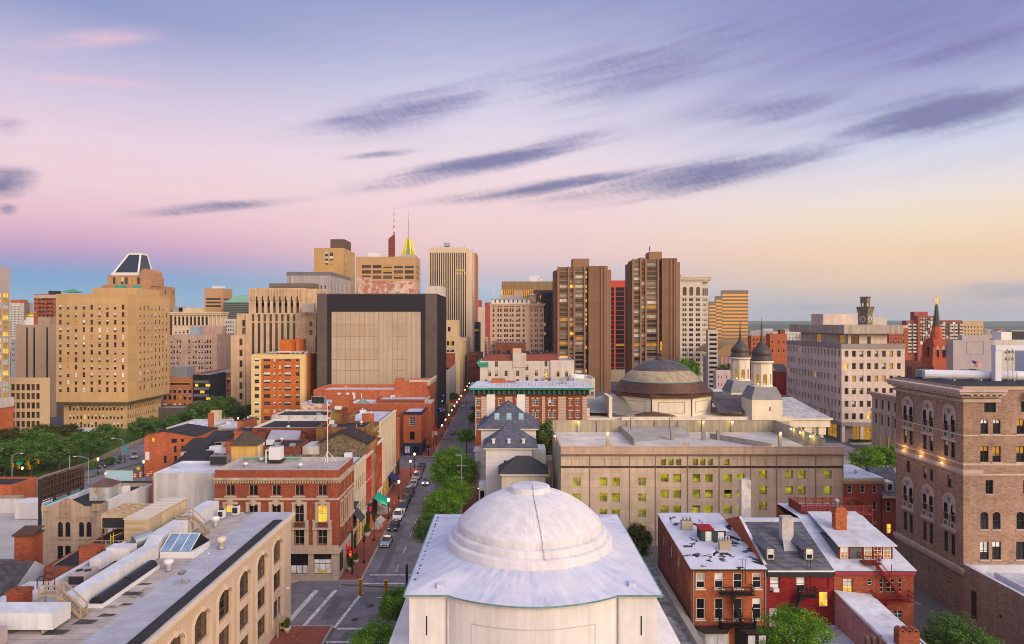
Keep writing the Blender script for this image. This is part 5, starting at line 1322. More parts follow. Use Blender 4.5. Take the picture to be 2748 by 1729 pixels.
LW.mass(-57.9,-47.3,111.2,121,0,16.4,M('grey_render',(.47,.46,.46),.9,.10,.3,.22),{},rwhite,.3,cap=rwhite)
LW.box('brick_edge',[bk_red],-58.3,-57.92,111.3,121,0,15);LW.done()
acunit('dark finned cooling unit with pipework behind the grey rendered wall',-50,118.6,16.1,3.0,2.2,1.9,M('ac_purplegrey',(.23,.19,.20),.7,.2,2),2)
TB=Bld('tan_house','narrow tan rendered house with black roof left of the grey wall',-62,124)
TB.mass(-64.2,-58.8,122.6,132,0,13.3,M('tan_render',(.44,.29,.165),.9,.1,.4,.15),{},roof_black,.1);TB.done()
def row(label,y0,y1,z,wall,front=None,depth=14,storeys=3,cols=3,lo=3.9,wc=.95,wh=1.7,frame=None,mix=((3,'d'),(1,'db')),shop=None,roof=roof_black,corn=None,xr=None,name='row_house',slope=0,sill=None):
 xr=BLf((y0+y1)/2) if xr is None else xr
 B=Bld(name,label,xr-depth/2,(y0+y1)/2)
 L=y1-y0;us=lsp(L/(2*cols),L-L/(2*cols),cols)
 fh=(z-lo-.9)/(storeys-1)
 R_=[G(us,[lo+.5+fh*i for i in range(storeys-1)],wc,min(wh,fh-.9),1,2,frame=frame or fr_dark,mix=mix,sill=sill)]
 sh=[G(lsp(L*.27,L*.73,2),[.5],L*.36,lo-1.3,2,1,frame=fr_dark,mix=((3,'d'),(2,'m'),(1,'n')))]
 y1-=.03
 B.mass(xr-depth,xr-.25,y0,y1,0,z,wall,{},roof,.4,sides='FLB')
 b=MB();B.facade(b,(xr,y0),(0,1),(1,0),y1-y0,lo,z,R_)
 b.face(((xr-.25,y0,lo),(xr,y0,lo),(xr,y0,z),(xr-.25,y0,z)));b.face(((xr,y1,lo),(xr-.25,y1,lo),(xr-.25,y1,z),(xr,y1,z)));b.face(((xr-.25,y0,z),(xr,y0,z),(xr,y1,z),(xr-.25,y1,z)))
 B.part('front_wall',b,[front or wall])
 b=MB();B.facade(b,(xr,y0),(0,1),(1,0),y1-y0,0,lo-.004,sh);b.face(((xr-.25,y0,0),(xr,y0,0),(xr,y0,lo),(xr-.25,y0,lo)))
 B.part('shopfront',b,[shop or front or wall])
 b=MB();b.box(xr+.003,xr+.25,y0+.02,y1-.02,lo-.35,lo+.05);B.part('shop_fascia',b,[shop or limestone])
 if depth>5:clutter(B,xr-depth,xr-.5,y0,y1,z-.4,5)
 if corn:B.cornice(xr-.3,xr,y0+.02,y1-.02,z-.7,z-.05,.45,[corn],sides='R',steps=3)
 return B
cream=M('painted_cream',(.58,.49,.38),.8,.08,.5,.1)
darkbr=M('painted_darkbrown',(.07,.05,.045),.7,.15)
navy=M('painted_navy',(.025,.04,.085),.6,.1)
redp=M('painted_red',(.36,.055,.03),.8,.12,.5,.12)
row('low dark shop with black awning next to the brick corner building',118.9,123.6,8.6,bk_dk,darkbr,12,2,3,4.2,roof=rwhite,corn=M('cornice_dark',(.05,.05,.055),.6)).done()
B=row('cream three storey shop building with tall windows',123.7,133.0,15.2,M('stone_rubble',(.10,.085,.065),.95,.3,1.5,blot=((.20,.15,.09),2.0,.52,.08)),cream,22,3,5,4.6,1.0,2.2,frame=fr_brown,roof=rwhite,corn=cream,shop=cream);B.done()
Gb=Bld('gabled_building','building with black gabled roof and dark rubble stone gable wall',-38,136)
g0,g1=-38.0,-28.6;yy0=137.0
b=MB();b.face(((g0,yy0,0),(g1,yy0,0),(g1,yy0,16.8),((g0+g1)/2,yy0,18.9),(g0,yy0,16.8)));b.face(((g1,yy0,0),(g1,yy0+7,0),(g1,yy0+7,16.8),(g1,yy0,16.8)));b.face(((g0,yy0+7,0),(g0,yy0,0),(g0,yy0,16.8),(g0,yy0+7,16.8)))
Gb.part('wall',b,[MATS['stone_rubble']])
b=MB();mx=(g0+g1)/2
for s_,xe in((1,g1+.5),(-1,g0-.5)):
 q=((mx,yy0-.4,19.1),(mx,yy0+7.2,19.1),(xe,yy0+7.2,16.8),(xe,yy0-.4,16.8));q2=[(x_,y_,z_-.25) for x_,y_,z_ in q]
 b.face(q);b.face(q2[::-1])
 for i in range(4):j=(i+1)%4;b.face((q[i],q[j],q2[j],q2[i]))
Gb.part('roof',b,[M('roof_tar_brown',(.045,.035,.034),.85,.2,.6)])
MB().box(-41.1,g0-.05,yy0-1.2,yy0+5,0,16.2).build('side_wing',[M('render_old_white',(.50,.47,.43),.9,.2,.5,.3)],Gb.root)
Gb.done()
row('red brick shop house with white trimmed windows beside the green awning',133.3,139.4,14.9,bk_or,redp,.9,3,3,4.2,.9,1.7,frame=fr_white,corn=cream,shop=darkbr,sill=fr_white).done()
row('narrow dark red house with pink stone window surrounds',139.5,143.6,16.2,bk_dk,M('pinkstone',(.36,.17,.13),.8,.1),1.2,3,2,4.2,.9,2.0,corn=M('cornice_ochre',(.34,.23,.10),.8),shop=darkbr).done()
B=row('weathered dark brick building with heavy ochre cornice',143.7,147.4,18.6,bk_multi,bk_multi,1.8,4,2,4.2,.9,1.8,corn=MATS['cornice_ochre'],roof=roof_black);B.done()
row('small bright red house with white eaves and roof',147.5,153.4,15.0,redp,redp,1.8,3,3,4.2,.9,1.6,frame=fr_white,mix=((1,'w'),(1,'dw')),corn=fr_white,shop=fr_white).done()
B=row('tall cream fronted building with red brick side and silver roof',153.5,174.4,18.6,bk_dk,cream,9,4,7,4.6,1.0,2.0,frame=fr_grey,corn=cream,roof=rwhite,shop=cream)
b=MB()
for k in range(8):b.box(BLf(164)+.004,BLf(164)+.16,153.6+k*2.92,153.9+k*2.92,4.7,17.8)
for k in range(17):b.box(BLf(164)-(.6 if k%2 else 1.0),BLf(164)+.02,153.44,153.496,.3+k*1.06,.75+k*1.06)
B.part('pilaster',b,[cream])
chimney('',-32,155,18,20.2,2.6,.8,bk_or,0,parent=B.root);chimney('',-36.5,156.5,18,20.2,2.2,.8,bk_multi,0,parent=B.root)
b=MB()
for(xx,yy) in((-35,160),(-33,164),(-36.5,170)):b.tube((xx,yy,18),(xx,yy,19.6),.14,8)
B.part('vent_pipe',b,[metal_white]);B.done()
row('orange brick house with white bay windows at the street crossing',174.5,184.5,15.3,bk_orange2,bk_or,12,3,4,4.4,.9,1.7,frame=fr_white,roof=slate,shop=MATS['painted_darkbrown']).done()
for(lb_,x0_,y0_,wdt,col,z_,dp_) in(('large green canvas awning sloping over the pavement',BLf(143),141.0,5.2,(.03,.30,.21),4.6,3.0),('dark blue awning with white stripe in front of the cream building',BLf(165),163.0,4.6,(.03,.04,.12),4.3,2.2),('black retractable awning on the low dark shop',BLf(121),119.4,3.6,(.06,.06,.07),7.6,1.6)):
 t_=thing('awning',lb_,'awning',(x0_+.3,y0_,0));b=MB();q=[(x0_+.3,y0_,z_),(x0_+.3,y0_+wdt,z_),(x0_+dp_,y0_+wdt,z_-1.5),(x0_+dp_,y0_,z_-1.5)];q2=[(a,c,e-.06) for a,c,e in q]
 b.face(q[::-1]);b.face(q2)
 for i in range(4):j=(i+1)%4;b.face((q[i],q[j],q2[j],q2[i]))
 b.face(((x0_+dp_,y0_,z_-1.8),(x0_+dp_,y0_+wdt,z_-1.8),(x0_+dp_,y0_+wdt,z_-1.5),(x0_+dp_,y0_,z_-1.5)));b.build('canopy',[M('awn'+str(int(y0_)),col,.8,.1)],t_)
 b=MB()
 for yy in(y0_+.1,y0_+wdt-.1):b.tube((x0_+.28,yy,z_-1.4),(x0_+dp_-.05,yy,z_-1.5),.04,5)
 b.build('support_arm',[metal_dark],t_)
def steps(label,y,wd=3.0):
 BL=BLf(y);t_=thing('stone_steps',label,'steps',(BL,y,.13));b=MB()
 for k in range(5):b.box(BL+.3,BL+.3+2.4-k*.4,y,y+wd,.13+k*.18,.31+k*.18)
 b.build('stair_block',[M('step_stone',(.48,.42,.35),.85)],t_);b=MB()
 for yy in(y+.08,y+wd-.08):
  b.bar((BL+.4,yy,1.9),(BL+2.6,yy,1.1),.05,.05)
  for k in range(5):b.bar((BL+.5+k*.5,yy,.3),(BL+.5+k*.5,yy,1.86-k*.18),.03,.03)
 b.build('hand_rail',[metal_dark],t_)
steps('pale stone entrance steps near the green awning',145.0,4.0);steps('pale stone entrance steps with orange banner by the cream shop',134.5,3.0)
NB=Bld('corner_shop_house','red brick corner house with navy blue shopfront and cornice',-29.5,221)
NB.mass(-32.4,BL+.3,209.5,222,3.9,13.4,bk_or,{'F':[G([2.7],[9.2],1.9,2.6,4,4,frame=fr_white,sill=navy),G([2.7],[5.0],1.5,2.4,2,2,frame=fr_dark,sill=navy)],'R':[G([3,6.2,9.4],[5,9.2],1.0,2.2,1,2)]},rwhite,.3)
NB.mass(-32.5,BL+.4,209.4,222,0,3.88,navy,{'F':[G([1.3,4.0],[.7],1.6,2.2,2,1,mix=((1,'w'),(1,'d')))],'R':[G([3,8],[.7],2.6,2.2,2,1)]},navy,0,name='shopfront')
NB.cornice(-32.4,BL+.3,209.5,222,12.6,13.5,.6,[navy],sides='FR',steps=3);NB.done()
row('tan stone fronted shop building with bay and banners behind the navy corner house',222.2,233,15.8,bk_red,creamw,16,4,4,4.2,corn=creamw,roof=rwhite).done()
def lowblock(label,pxl,pxr,Y,depth,ztop,wall,roof=rwhite,par=.6,faces=None,name='low_building',cap=None,rsides='FRLB'):
 B=Bld(name,label,(X(pxl,Y)+X(pxr,Y))/2,Y)
 B.mass(X(pxl,Y),X(pxr,Y),Y,Y+depth,0,ztop,wall,faces or{},roof,par,cap=cap);clutter(B,X(pxl,Y),X(pxr,Y),Y,Y+depth,ztop-max(par,0),5);return B
B=lowblock('big orange brick block with white roof strip and tall parapet',841,1150,232,20,ZZ(1046,232),bk_orange2,rwhite,1.2)
B.box('chimney_block',[bk_or],X(1058,232),X(1081,232),232.5,236,10,ZZ(1017,232));B.box('raised_wall',[bk_orange2],X(1081,232),-27.9,232.6,250,10,ZZ(1026,232))
B.cornice(-34,-27.3,233.2,251.5,ZZ(1036,232),ZZ(1022,232)+.2,.7,[creamw],sides='FR',steps=3)
b=MB()
for pp in(910,933,949):b.box(X(pp-4.5,232),X(pp+4.5,232),231.93,231.99,ZZ(1063 if pp<940 else 1072,232),ZZ(1054,232))
b.box(X(969,232),X(971,232),231.93,231.99,ZZ(1068,232),ZZ(1055,232));B.part('blocked_window',b,[fr_white]);B.done()
B=lowblock('orange brick building with long white roof band in front of the big brick block',938,1157,220,11,ZZ(1083,220),bk_or,rwhite,.5,cap=rwhite)
h_=MB();hip(h_,X(958,224),X(988,224),222,226,ZZ(1083,222)-.3,ZZ(1072,222)+.3,1.8);B.part('roof_lantern',h_,[M('lantern_green',(.16,.24,.22),.7)]);B.done()
B=lowblock('worn salmon brick building with white parapet and rooftop fans',806,894,208,11,ZZ(1084,208),bk_worn,rwhite,.9,cap=rwhite)
B.box('wall_block',[bk_or],X(894,208)+.02,X(940,208),206.5,212,0,ZZ(1063,208));B.done()
acunit('pair of grey roof fans on a rack above the worn salmon brick wall',X(858,214),213,ZZ(1084,208)-.8,4,2,2.6,metal_grey,2)
B=lowblock('long stained white wall building with small chimneys',729,890,190,12,ZZ(1115,190),M('stained_white',(.58,.55,.52),.9,.12,.4,.35),roof_black,.4);B.done()
B=lowblock('multicoloured weathered brick party wall block with black roof',848,980,144,9.4,ZZ(1147,144),bk_multi,roof_black,.4)
B.box('mural_patch',[M('mural_teal',(.05,.30,.30),.9,.4,2,blot=((.3,.12,.05),1,.5,.1))],X(922,144),X(942,144),143.92,143.99,ZZ(1162,144),ZZ(1147.5,144))
B.done()
B=lowblock('tall yellowish red brick stack wall beside the long white wall',887,918,151,2,ZZ(1100,151),bk_multi,roof_black,.2);B.box('return_wall',[bk_dk],X(918,151)+.01,X(927,151),151.2,153.4,0,ZZ(1097,151));B.done()
B=lowblock('low dark brown brick range with tar roof behind the corner building',655,798,133.5,8,ZZ(1199,133.5),bk_dk,roof_black,.2,{'F':[G([1.8,4.5,7.2],[ZZ(1218,133.5)-1.2],1.2,1.6,2,2)]});B.done()
B=lowblock('purple brown brick building with white coping and ribbed skylight',677,850,152,14,ZZ(1148,152),bk_dk,roof_black,.5,cap=fr_white)
b=MB();b.face(((X(705,147),147,14.3),(X(792,147),147,14.0),(X(806,151),151.5,16.9),(X(727,151),151.5,17.1)));b.face(((X(792,147),147,14.0),(X(806,151),151.5,13.2),(X(806,151),151.5,16.9)));b.face(((X(705,147),147,13.2),(X(792,147),147,13.2),(X(792,147),147,14.0),(X(705,147),147,14.3)))
B.part('skylight',b,[M('ribbed_grey',(.30,.30,.35),.5,.1,.5,seam=('x',.95))])
chimney('',X(705,152),151.6,14,ZZ(1158,152),2.0,.8,bk_dk,4,parent=B.root);chimney('',X(815,152),151.6,14,ZZ(1163,152),1.5,.8,bk_dk,3,parent=B.root);B.done()
OH=Bld('brick_house','plain orange brick house end with scattered windows by the boulevard',-90,183)
b=MB();xo0,xo1=X(387,183),X(527,183);zo=11.2
Fg=[G([.275*8.6,],[8.7],.75,1.2,1,2,mix=((1,'l'),)),G([8.0],[8.6],1.5,1.15,2,2),G([10.2],[8.8],.75,.9,1,2),G([8.3,10.3],[6.0],.7,1.7,1,2),G([5.6,8.4],[3.2],.75,1.9,1,2),G([5.6],[.1],.8,1.8,1,1)]
OH.facade(b,(xo0,183),(1,0),(0,-1),xo1-xo0,0,10.2,Fg);b.face(((xo0,183,10.2),(xo1,183,10.2),(xo0+5.2,183,11.6),(xo0+1,183,10.9)))
b.face(((xo0,197,0),(xo0,183,0),(xo0,183,10.2),(xo0,197,10.2)));b.face(((xo1,183,0),(xo1,197,0),(xo1,197,10.2),(xo1,183,10.2)));OH.part('wall',b,[bk_orange2])
b=MB();b.face(((xo0-.2,182.8,10.3),(xo0+5.2,182.8,11.75),(xo0+5.2,197,11.75),(xo0-.2,197,10.3)));b.face(((xo0+5.2,182.8,11.75),(xo1+.2,182.8,10.3),(xo1+.2,197,10.3),(xo0+5.2,197,11.75)));OH.part('roof',b,[roof_black])
MB().box(xo0+.35,xo0+1.4,182.9,182.99,4.0,6.2).build('banner_sign',[fr_white],OH.root);OH.done()
def hipb(label,pxl,pxr,Y,dep,zt,wall,rm,rise=1.6,faces=None,name='house'):
 B=Bld(name,label,(X(pxl,Y)+X(pxr,Y))/2,Y);a,c=X(pxl,Y),X(pxr,Y)
 B.mass(a,c,Y,Y+dep,0,zt,wall,faces or{},False,0)
 h=MB();h.face(((a-.3,Y-.3,zt+.02),(c+.3,Y-.3,zt+.02),(c+.1,Y+dep,zt+rise),(a+.3,Y+dep,zt+rise)));h.face(((a-.3,Y-.3,zt+.02),(a+.3,Y+dep,zt+rise),(a-.3,Y+dep,zt+.02)));h.face(((c+.3,Y-.3,zt+.02),(c+.3,Y+dep,zt+.02),(c+.1,Y+dep,zt+rise)));B.part('roof',h,[rm]);return B
offw=M('offwhite_render',(.55,.51,.46),.9,.1,.5,.15);beig=M('beige_render',(.48,.38,.29),.9,.1,.5,.15);yel=M('straw_render',(.52,.44,.30),.9,.1);oliv=M('olive_siding',(.33,.30,.23),.9,.08)
hipb('small off-white house with dark roof right of the orange brick house',485,545,168,6,ZZ(1211,168),offw,roof_black,2.2,{'F':[G([1.1,2.9,4.6],[ZZ(1229,168)],.8,1.3,1,2)]}).done()
hipb('tan rendered house with dark lean-to roof behind the off-white house',546,605,176,6,ZZ(1184,176),beig,roof_black,1.8,{'F':[G([3.8],[ZZ(1199,176)],1.6,1.0,2,1)]}).done()
B=hipb('dark slate roofed house with two chimneys beside the tan house',605,672,160,8,ZZ(1198,160),bk_dk,roof_black,3.2);chimney('',X(634,160),160,10,ZZ(1186,160)+.6,1.1,.8,bk_or,2,parent=B.root);chimney('',X(618,157),157,10,ZZ(1196,157),.8,.7,bk_or,2,parent=B.root);B.done()
B=lowblock('long flat roofed house with black roof and cream side wall',430,549,198,12,ZZ(1162,198),yel,roof_black,.15,{'F':[G([10.6],[ZZ(1180,198)],.9,1.4,1,2)]});B.done()
B=lowblock('olive siding house with white roof and two white framed windows',563,637,214,16,ZZ(1150,214),oliv,rwhite,.15,{'F':[G([2.8,4.9],[ZZ(1167,214)],.8,1.5,1,2,frame=fr_white,fb=.15)]});B.done()
B=lowblock('broad white roofed low building in front of the dark trees',446,562,222,20,ZZ(1148,222),yel,rwhite,.15);B.done()
B=lowblock('salmon brick party wall with stepped top beside the beige tower',560,600,238,8,ZZ(1130,238),bk_worn,roof_black,.15);B.box('roof_hut',[M('hut_straw',(.50,.42,.30),.8,.1,.5,.2)],X(562,238),X(584,238),239,241.5,ZZ(1134,238),ZZ(1104,238));B.done()
B=lowblock('red brick gable wall with pots at the foot of the beige tower',637,656,205,10,ZZ(1131,205),bk_or,roof_black,.1);B.done()
B=lowblock('small house with pink ribbed roof and white dormer windows',640,678,196,8,ZZ(1161,196),offw,M('ribbed_pink',(.38,.24,.19),.7,.1,.5,seam=('x',.7)),-.0,{'F':[G([1.0,2.0,3.0],[ZZ(1171,196)],.6,.9,1,2,frame=fr_white)]});B.done()
B=lowblock('cluttered low silver roof between tan house and stair house',520,625,146,9,ZZ(1222,146),bk_dk,rwhite,.2,cap=rwhite);B.done()
hipb('black roofed low shed above the tan rendered house',452,525,137,8,ZZ(1256,137),M('tan_render',(0,0,0)),roof_black,2.0).done()
for(l_,px_,Y_,zt_,z_) in(('orange brick chimney behind the yellow stair house',640,150,17,10),('small brick chimney with green pots left of the yellow stair house',617,145,15.5,10),('red brick chimney cluster beside the olive house',566,206,13.5,5),('brick chimney on the party wall near the multicoloured brick',912,160,18.2,10)):
 bchim(l_,X(px_,Y_),Y_,z_,zt_-z_,1.4,1.0,bk_or,2)
gar=M('garage_concrete',(.55,.435,.335),.9,.10,.5,.16,panel=((.72,.68,.66),3.55,1.34,.02))
garb=M('garage_band',(.42,.31,.235),.9,.14,.4,.3)
deck=M('garage_deck',(.52,.465,.385),.9,.18,.3,flat=True,panel=((.85,.84,.82),7.5,4.6,.06),blot=((.40,.37,.33),.25,.6,.1))
g=Bld('parking_garage','concrete parking garage with yellow lit square openings and open roof deck',34,125)
gx0,gx1,gy0,gy1,gz=9.5,61.2,125.0,149.0,18.2
k_=F/gy0
def gu(r7x):return X(1200+r7x/2.189,gy0)-gx0
def gzz(r7y):return ZZ(950+r7y/2.189,gy0)
ow=3.0*1.0
rows_=[705,797,890,983,1076,1169]
cL=[918,991];cM=[1278,1351,1464,1537,1650,1724];cR=[1856,2010,2084,2236];cS=[762,1145]
gm=((5,'g'),(4,'G'),(3,'H'),(1,(litg,glass)),(.4,'d'))
wq=45/2.189/k_;hq=50/2.189/k_
def gg(cols,r0,m,n_=5):return[G([gu(c) for c in cols],[gzz(r0+50+93*i) for i in range(n_)],wq,hq,1,1,mix=m,dep=.8,fb=0,name='opening')]
Fg=gg(cL,726,gm)+gg(cM,705,gm)+gg(cR,684,gm)+[G([gu(c) for c in cS],[gzz(726+50+93*i) for i in range(5)],wq,hq*.98,2,2,frame=concrete,mix=((1,'g'),(1,'G')),dep=.4,fb=0,bar=.14,name='opening')]
Fg+=[G([gu(c) for c in(1270,1315,1360,1458,1502,1546,1643)],[gzz(655)],30/2.189/k_,38/2.189/k_,1,1,mix=((1,'g'),(1,'G')),dep=1.0,fb=0,name='opening')]
Fg+=[G([gu(c) for c in(715,761,806,909,955,1000,1100,1146,1190,1689,1733,1811,1856,1900,2003,2048,2093,2192,2237)],[gzz(655)],32/2.189/k_,40/2.189/k_,1,1,mix=((1,(gar,None)),),dep=.05,fb=0,name='blind_panel')]
b=MB();zb=gzz(597)
g.facade(b,(gx0,gy0),(1,0),(0,-1),gx1-gx0,0,zb,Fg)
b.face(((gx1,gy0,0),(gx1,gy1,0),(gx1,gy1,17),(gx1,gy0,17)));b.face(((gx1,gy1,0),(gx0,gy1,0),(gx0,gy1,19.4),(gx1,gy1,19.4)));b.face(((gx0,gy0,zb),(gx1,gy0,zb),(gx1,gy0+.3,zb),(gx0,gy0+.3,zb)))
b.face(((gx0,gy1,0),(gx0,gy0,0),(gx0,gy0,17),(gx0,gy1,17)))
g.part('wall',b,[gar])
b=MB()
b.box(gx0-.05,gx1+.1,gy0-.12,gy0+.35,zb+.25,gz);b.box(gx0-.05,gx1+.1,gy0-.3,gy0+.3,zb,zb+.24,1)
g.part('parapet',b,[M('garage_parapet',(.52,.385,.29),.9,.1,.4,.16,panel=((.6,.56,.53),4.2,9,.03)),M('garage_ledge',(.17,.13,.11),.9,.2,.5)])
b=MB()
for z_ in(gzz(668),gzz(540+240)):b.box(gx0,gx1,gy0-.1,gy0-.004,gzz(668),gzz(660))
for c in(838,1072,1224,1412,1598,1782,1935,2165,2325):b.box(gx0+gu(c)-.06,gx0+gu(c)+.06,gy0-.12,gy0-.012,0,zb-.02)
g.part('pilaster_joint',b,[M('garage_joint',(.24,.195,.16),.9,.1)])
b=MB();b.face(((gx0+.3,gy0+.35,17.0),(gx1-.3,gy0+.35,17.0),(gx1-.3,gy1-.3,17.0),(gx0+.3,gy1-.3,17.0)));g.part('roof_deck',b,[deck])
pan=M('deck_wall',(.42,.36,.27),.9,.12,.4,.32)
b=MB();b.box(gx0,57.8,gy1-.25,gy1,17,19.45);b.box(gx0,gx0+.25,gy0+.36,gy1-.26,17,17.8)
for i in range(5):
 ya_,yb_=gy0+1+i*4.5,gy0+1+(i+1)*4.5
 b.box(57.8,58.05,ya_,yb_-.15,17.4,19.45)
g.part('deck_wall',b,[pan])
b=MB()
for xx in(15.2,19.4,26,32,37.0,42.2,48.6,57.6):b.box(xx-.3,xx+.3,gy1-.65,gy1-.26,17,19.5)
for i in range(6):b.box(57.6,58.3,gy0+.8+i*4.5,gy0+1.3+i*4.5,17,19.6)
b.box(gx0,58,gy1-.3,gy1+.05,19.46,19.6);b.box(57.75,58.1,gy0+.8,gy1,19.46,19.62)
b.box(57.3,59,gy0+.4,gy1,17,17.35)
g.part('deck_post',b,[concrete])
b=MB()
b.face(((24.5,136,17.0),(38,143.5,17.02),(38,148.6,18.3),(24.5,148.6,18.3)));b.face(((24.5,136,17.0),(24.5,148.6,18.3),(24.5,148.6,17)))
b.box(24.2,24.5,132.5,148.6,17,18.4);b.bar((41.5,141,17.5),(49.8,129,17.5),.25,1.1)
for xx in(24.6,33.2,39.6,42.6):b.box(xx-.35,xx+.35,138.6,139.3,17,19.0)
for(xx,yy) in((19.0,131.5),(52.2,131.5)):b.box(xx-.3,xx+.3,yy-.3,yy+.3,17,19.6)
g.part('ramp',b,[concrete])
pb=MB();pb.face([(11+q,127+r_,17.03) for q,r_ in((0,0),(6,0),(5.6,1.8),(.8,2.2))]);g.part('roof_gravel',pb,[M('gravel_orange',(.46,.28,.18),.95,.35,4,flat=True)])
lp=[]
yb_=MB()
for(xx,yy,zz) in((15.2,gy1-.75,19.3),(48.6,gy1-.75,19.3),(42.2,gy1-.75,19.3),(57.4,134.6,19.2),(57.4,139,19.2),(57.4,130,19.2),(19,131.1,19.7),(52.2,131.1,19.7),(49.6,128.4,17.5),(9.4,140,17.6)):
 yb_=MB().lathe([(.02,zz-.2),(.2,zz-.1),(.2,zz+.1),(.02,zz+.2)],xx,yy,8).build('deck_lamp',[bulb],g.root);lp.append((xx,yy,zz))
for(xx,yy,zz) in lp:
 ld=bpy.data.lights.new('deck_lamp_glow','POINT');ld.energy=60;ld.color=(1,.78,.12);ld.shadow_soft_size=.2;lo=bpy.data.objects.new('deck_lamp_glow',ld);COL.objects.link(lo);lo.location=(xx-.3,yy-.4,zz)
for xx in(26.1,34.4,41.4):g.part('lamp_post',MB().tube((xx,146.5,17),(xx,146.5,20.4),.06,6).bar((xx,146.5,20.4),(xx+.8,146.5,20.4),.3,.1),[metal_dark])
b=MB()
for(xx,yy) in((18.6,129.5),(33.0,129.4)):
 for k in range(4):b.bar((xx+k*.35,yy,17),(xx+k*.35,yy,18.2),.08,.08)
 b.bar((xx,yy,18.1),(xx+1.1,yy,17.4),.08,.08)
g.part('barrier',b,[M('barrier_orange',(.62,.30,.03),.7)])
b=MB();b.face(((gx0-.02,gy0+18,3),(gx0-.02,gy0+.2,3),(gx0-.02,gy0+.2,16.4),(gx0-.02,gy0+18,16.4)))
mural=M('mural_stripes',(.3,.34,.3),.9,.1);q=NT(mural.node_tree);out=q.n('ShaderNodeOutputMaterial');bs=q.n('ShaderNodeBsdfPrincipled');q.nt.links.new(bs.outputs[0],out.inputs[0]);bs.inputs['Roughness'].default_value=.9
px_,py_,pz_=q.sep(q.n('ShaderNodeNewGeometry').outputs['Position'])
nz=q.noise(q.comb(py_,q.m('MULTIPLY',pz_,.12),0),1.2,3)
q.set(bs.inputs['Base Color'],q.ramp(nz,[(0.3,(.5,.46,.4,1)),(.42,(.10,.26,.36,1)),(.5,(.30,.38,.12,1)),(.58,(.40,.22,.12,1)),(.66,(.5,.47,.4,1))],'LINEAR'))
g.part('mural',b,[mural])
g.done()
man=M('mansion_white',(.68,.655,.64),.85,.06,.4,.10,panel=((.9,.9,.9),40,.35,.01))
trimw=M('mansion_trim',(.60,.56,.50),.8,.06)
mt=Bld('mansion','white mansion with hipped slate roof, tall chimneys and three skylights',0,152)
a_,c_=X(1288,150),X(1442,150);ze=ZZ(1150,150)
mt.mass(a_+.3,c_-.3,150,164,0,ze-.25,man,{'F':[G([2.7,10.6],[ze-4.2],1.25,2.1,2,4,frame=fr_white,mix=((1,'d'),)),G([5.95,7.0],[ze-1.9],.45,.9,1,1)],'L':[G([3,7,11],[ze-4.4,ze-9],1.1,2.2,2,4,frame=fr_white)]},False,0)
mt.box('eaves',[trimw],a_-.2,c_+.2,149.5,164.5,ze-.3,ze-.02)
h_=MB();hip(h_,a_,c_,150,164,ze,ze+5.4,6.9,ridge='x',ov=.5);rf=mt.part('roof',h_,[slate])
for xx in(-4.4+.2,2.2+.6):mt.box('chimney',[fr_white],xx-.95,xx+.95,158,159.2,ze+1.5,ze+6.5)
for xx in(-2.7,0.0,2.7):
 b=MB();b.face(((xx-.55,151.9,ze+1.95),(xx+.55,151.9,ze+1.95),(xx+.55,153.3,ze+2.95),(xx-.55,153.3,ze+2.95)));b.box(xx-.62,xx+.62,151.8,151.89,ze+1.2,ze+2.0);b.build('skylight',[M('skylight_teal',(.26,.38,.40),.2,.1)],rf)
b=MB();b.box(a_-1.2,a_+.29,152,156,4,ze-5.5);b.prism([(a_-1.5,151.7),(a_+.29,151.7),(a_+.29,156.3),(a_-1.5,156.3)],ze-5.49,ze-5.1);mt.part('side_bay',b,[man]);mt.done()
m2=Bld('mansion_wing','white mansion wing with hipped slate roof and three small dormer vents',0,141)
a_,c_=X(1300,140),X(1446,140);ze=ZZ(1202,140)
m2.mass(a_+.3,c_-.9,140,149.9,0,ze-.25,man,{'F':[G([4.2,6.6],[ze-4.9],1.15,2.3,2,4,frame=fr_white)],'L':[G([3,6.5],[ze-5],1.1,2.2,2,4,frame=fr_white)]},False,0)
m2.box('eaves',[trimw],a_-.1,c_-.5,139.6,149.85,ze-.3,ze-.02);h_=MB();hip(h_,a_,c_-.6,140,149.8,ze,ze+3.9,4.95,ov=.45,ridge='x');rf=m2.part('roof',h_,[slate])
for xx in(-3.2,0.0,3.0):b=MB();b.box(xx-.3,xx+.3,140.6,141.6,ze+.4,ze+1.5);b.prism([(xx-.4,140.5),(xx+.4,140.5),(xx+.4,141.9),(xx-.4,141.9)],ze+1.5,ze+1.6);b.build('roof_vent',[fr_white],rf)
m2.box('side_wall',[man],c_-.88,c_+1.6,143,149,0,ze-.9);m2.part('downpipe',MB().tube((c_-1.2,139.85,6),(c_-1.2,139.85,ze-.4),.09,6),[metal_dark])
m2.box('side_bay',[man],a_-1.2,a_+.29,141,145,0,7.5);m2.box('bay_window',[glass],a_-.9,a_-.1,140.95,140.995,3,6.2);m2.done()
m3=Bld('mansion_annex','low cream annex with black hipped roof behind the white dome',3,132)
a_,c_=X(1342,132),X(1468,132);ze=ZZ(1272,132)
m3.mass(a_+.3,c_-.3,132,139.5,0,ze-.25,M('annex_cream',(.55,.50,.42),.85,.06,.4,.1),{'F':[G([4.4],[ze-3],1.0,1.0,2,1)]},False,0);m3.box('eaves',[trimw],a_,c_,131.6,139.6,ze-.3,ze-.02);h_=MB();hip(h_,a_,c_,132,139.5,ze,ze+2.8,3.7,ov=.4);m3.part('roof',h_,[M('roof_charcoal',(.05,.048,.052),.9,.15,.8)]);m3.done()
gw=Bld('garden_wall','pale grey garden wall with arched niches beside the garage',8,147);gw.box('wall',[M('pale_wall',(.46,.44,.43),.9,.1)],6.4,9.3,147,147.5,0,11.0);gw.box('balustrade',[man],6.3,9.3,146.9,147.6,11.0,12.2)
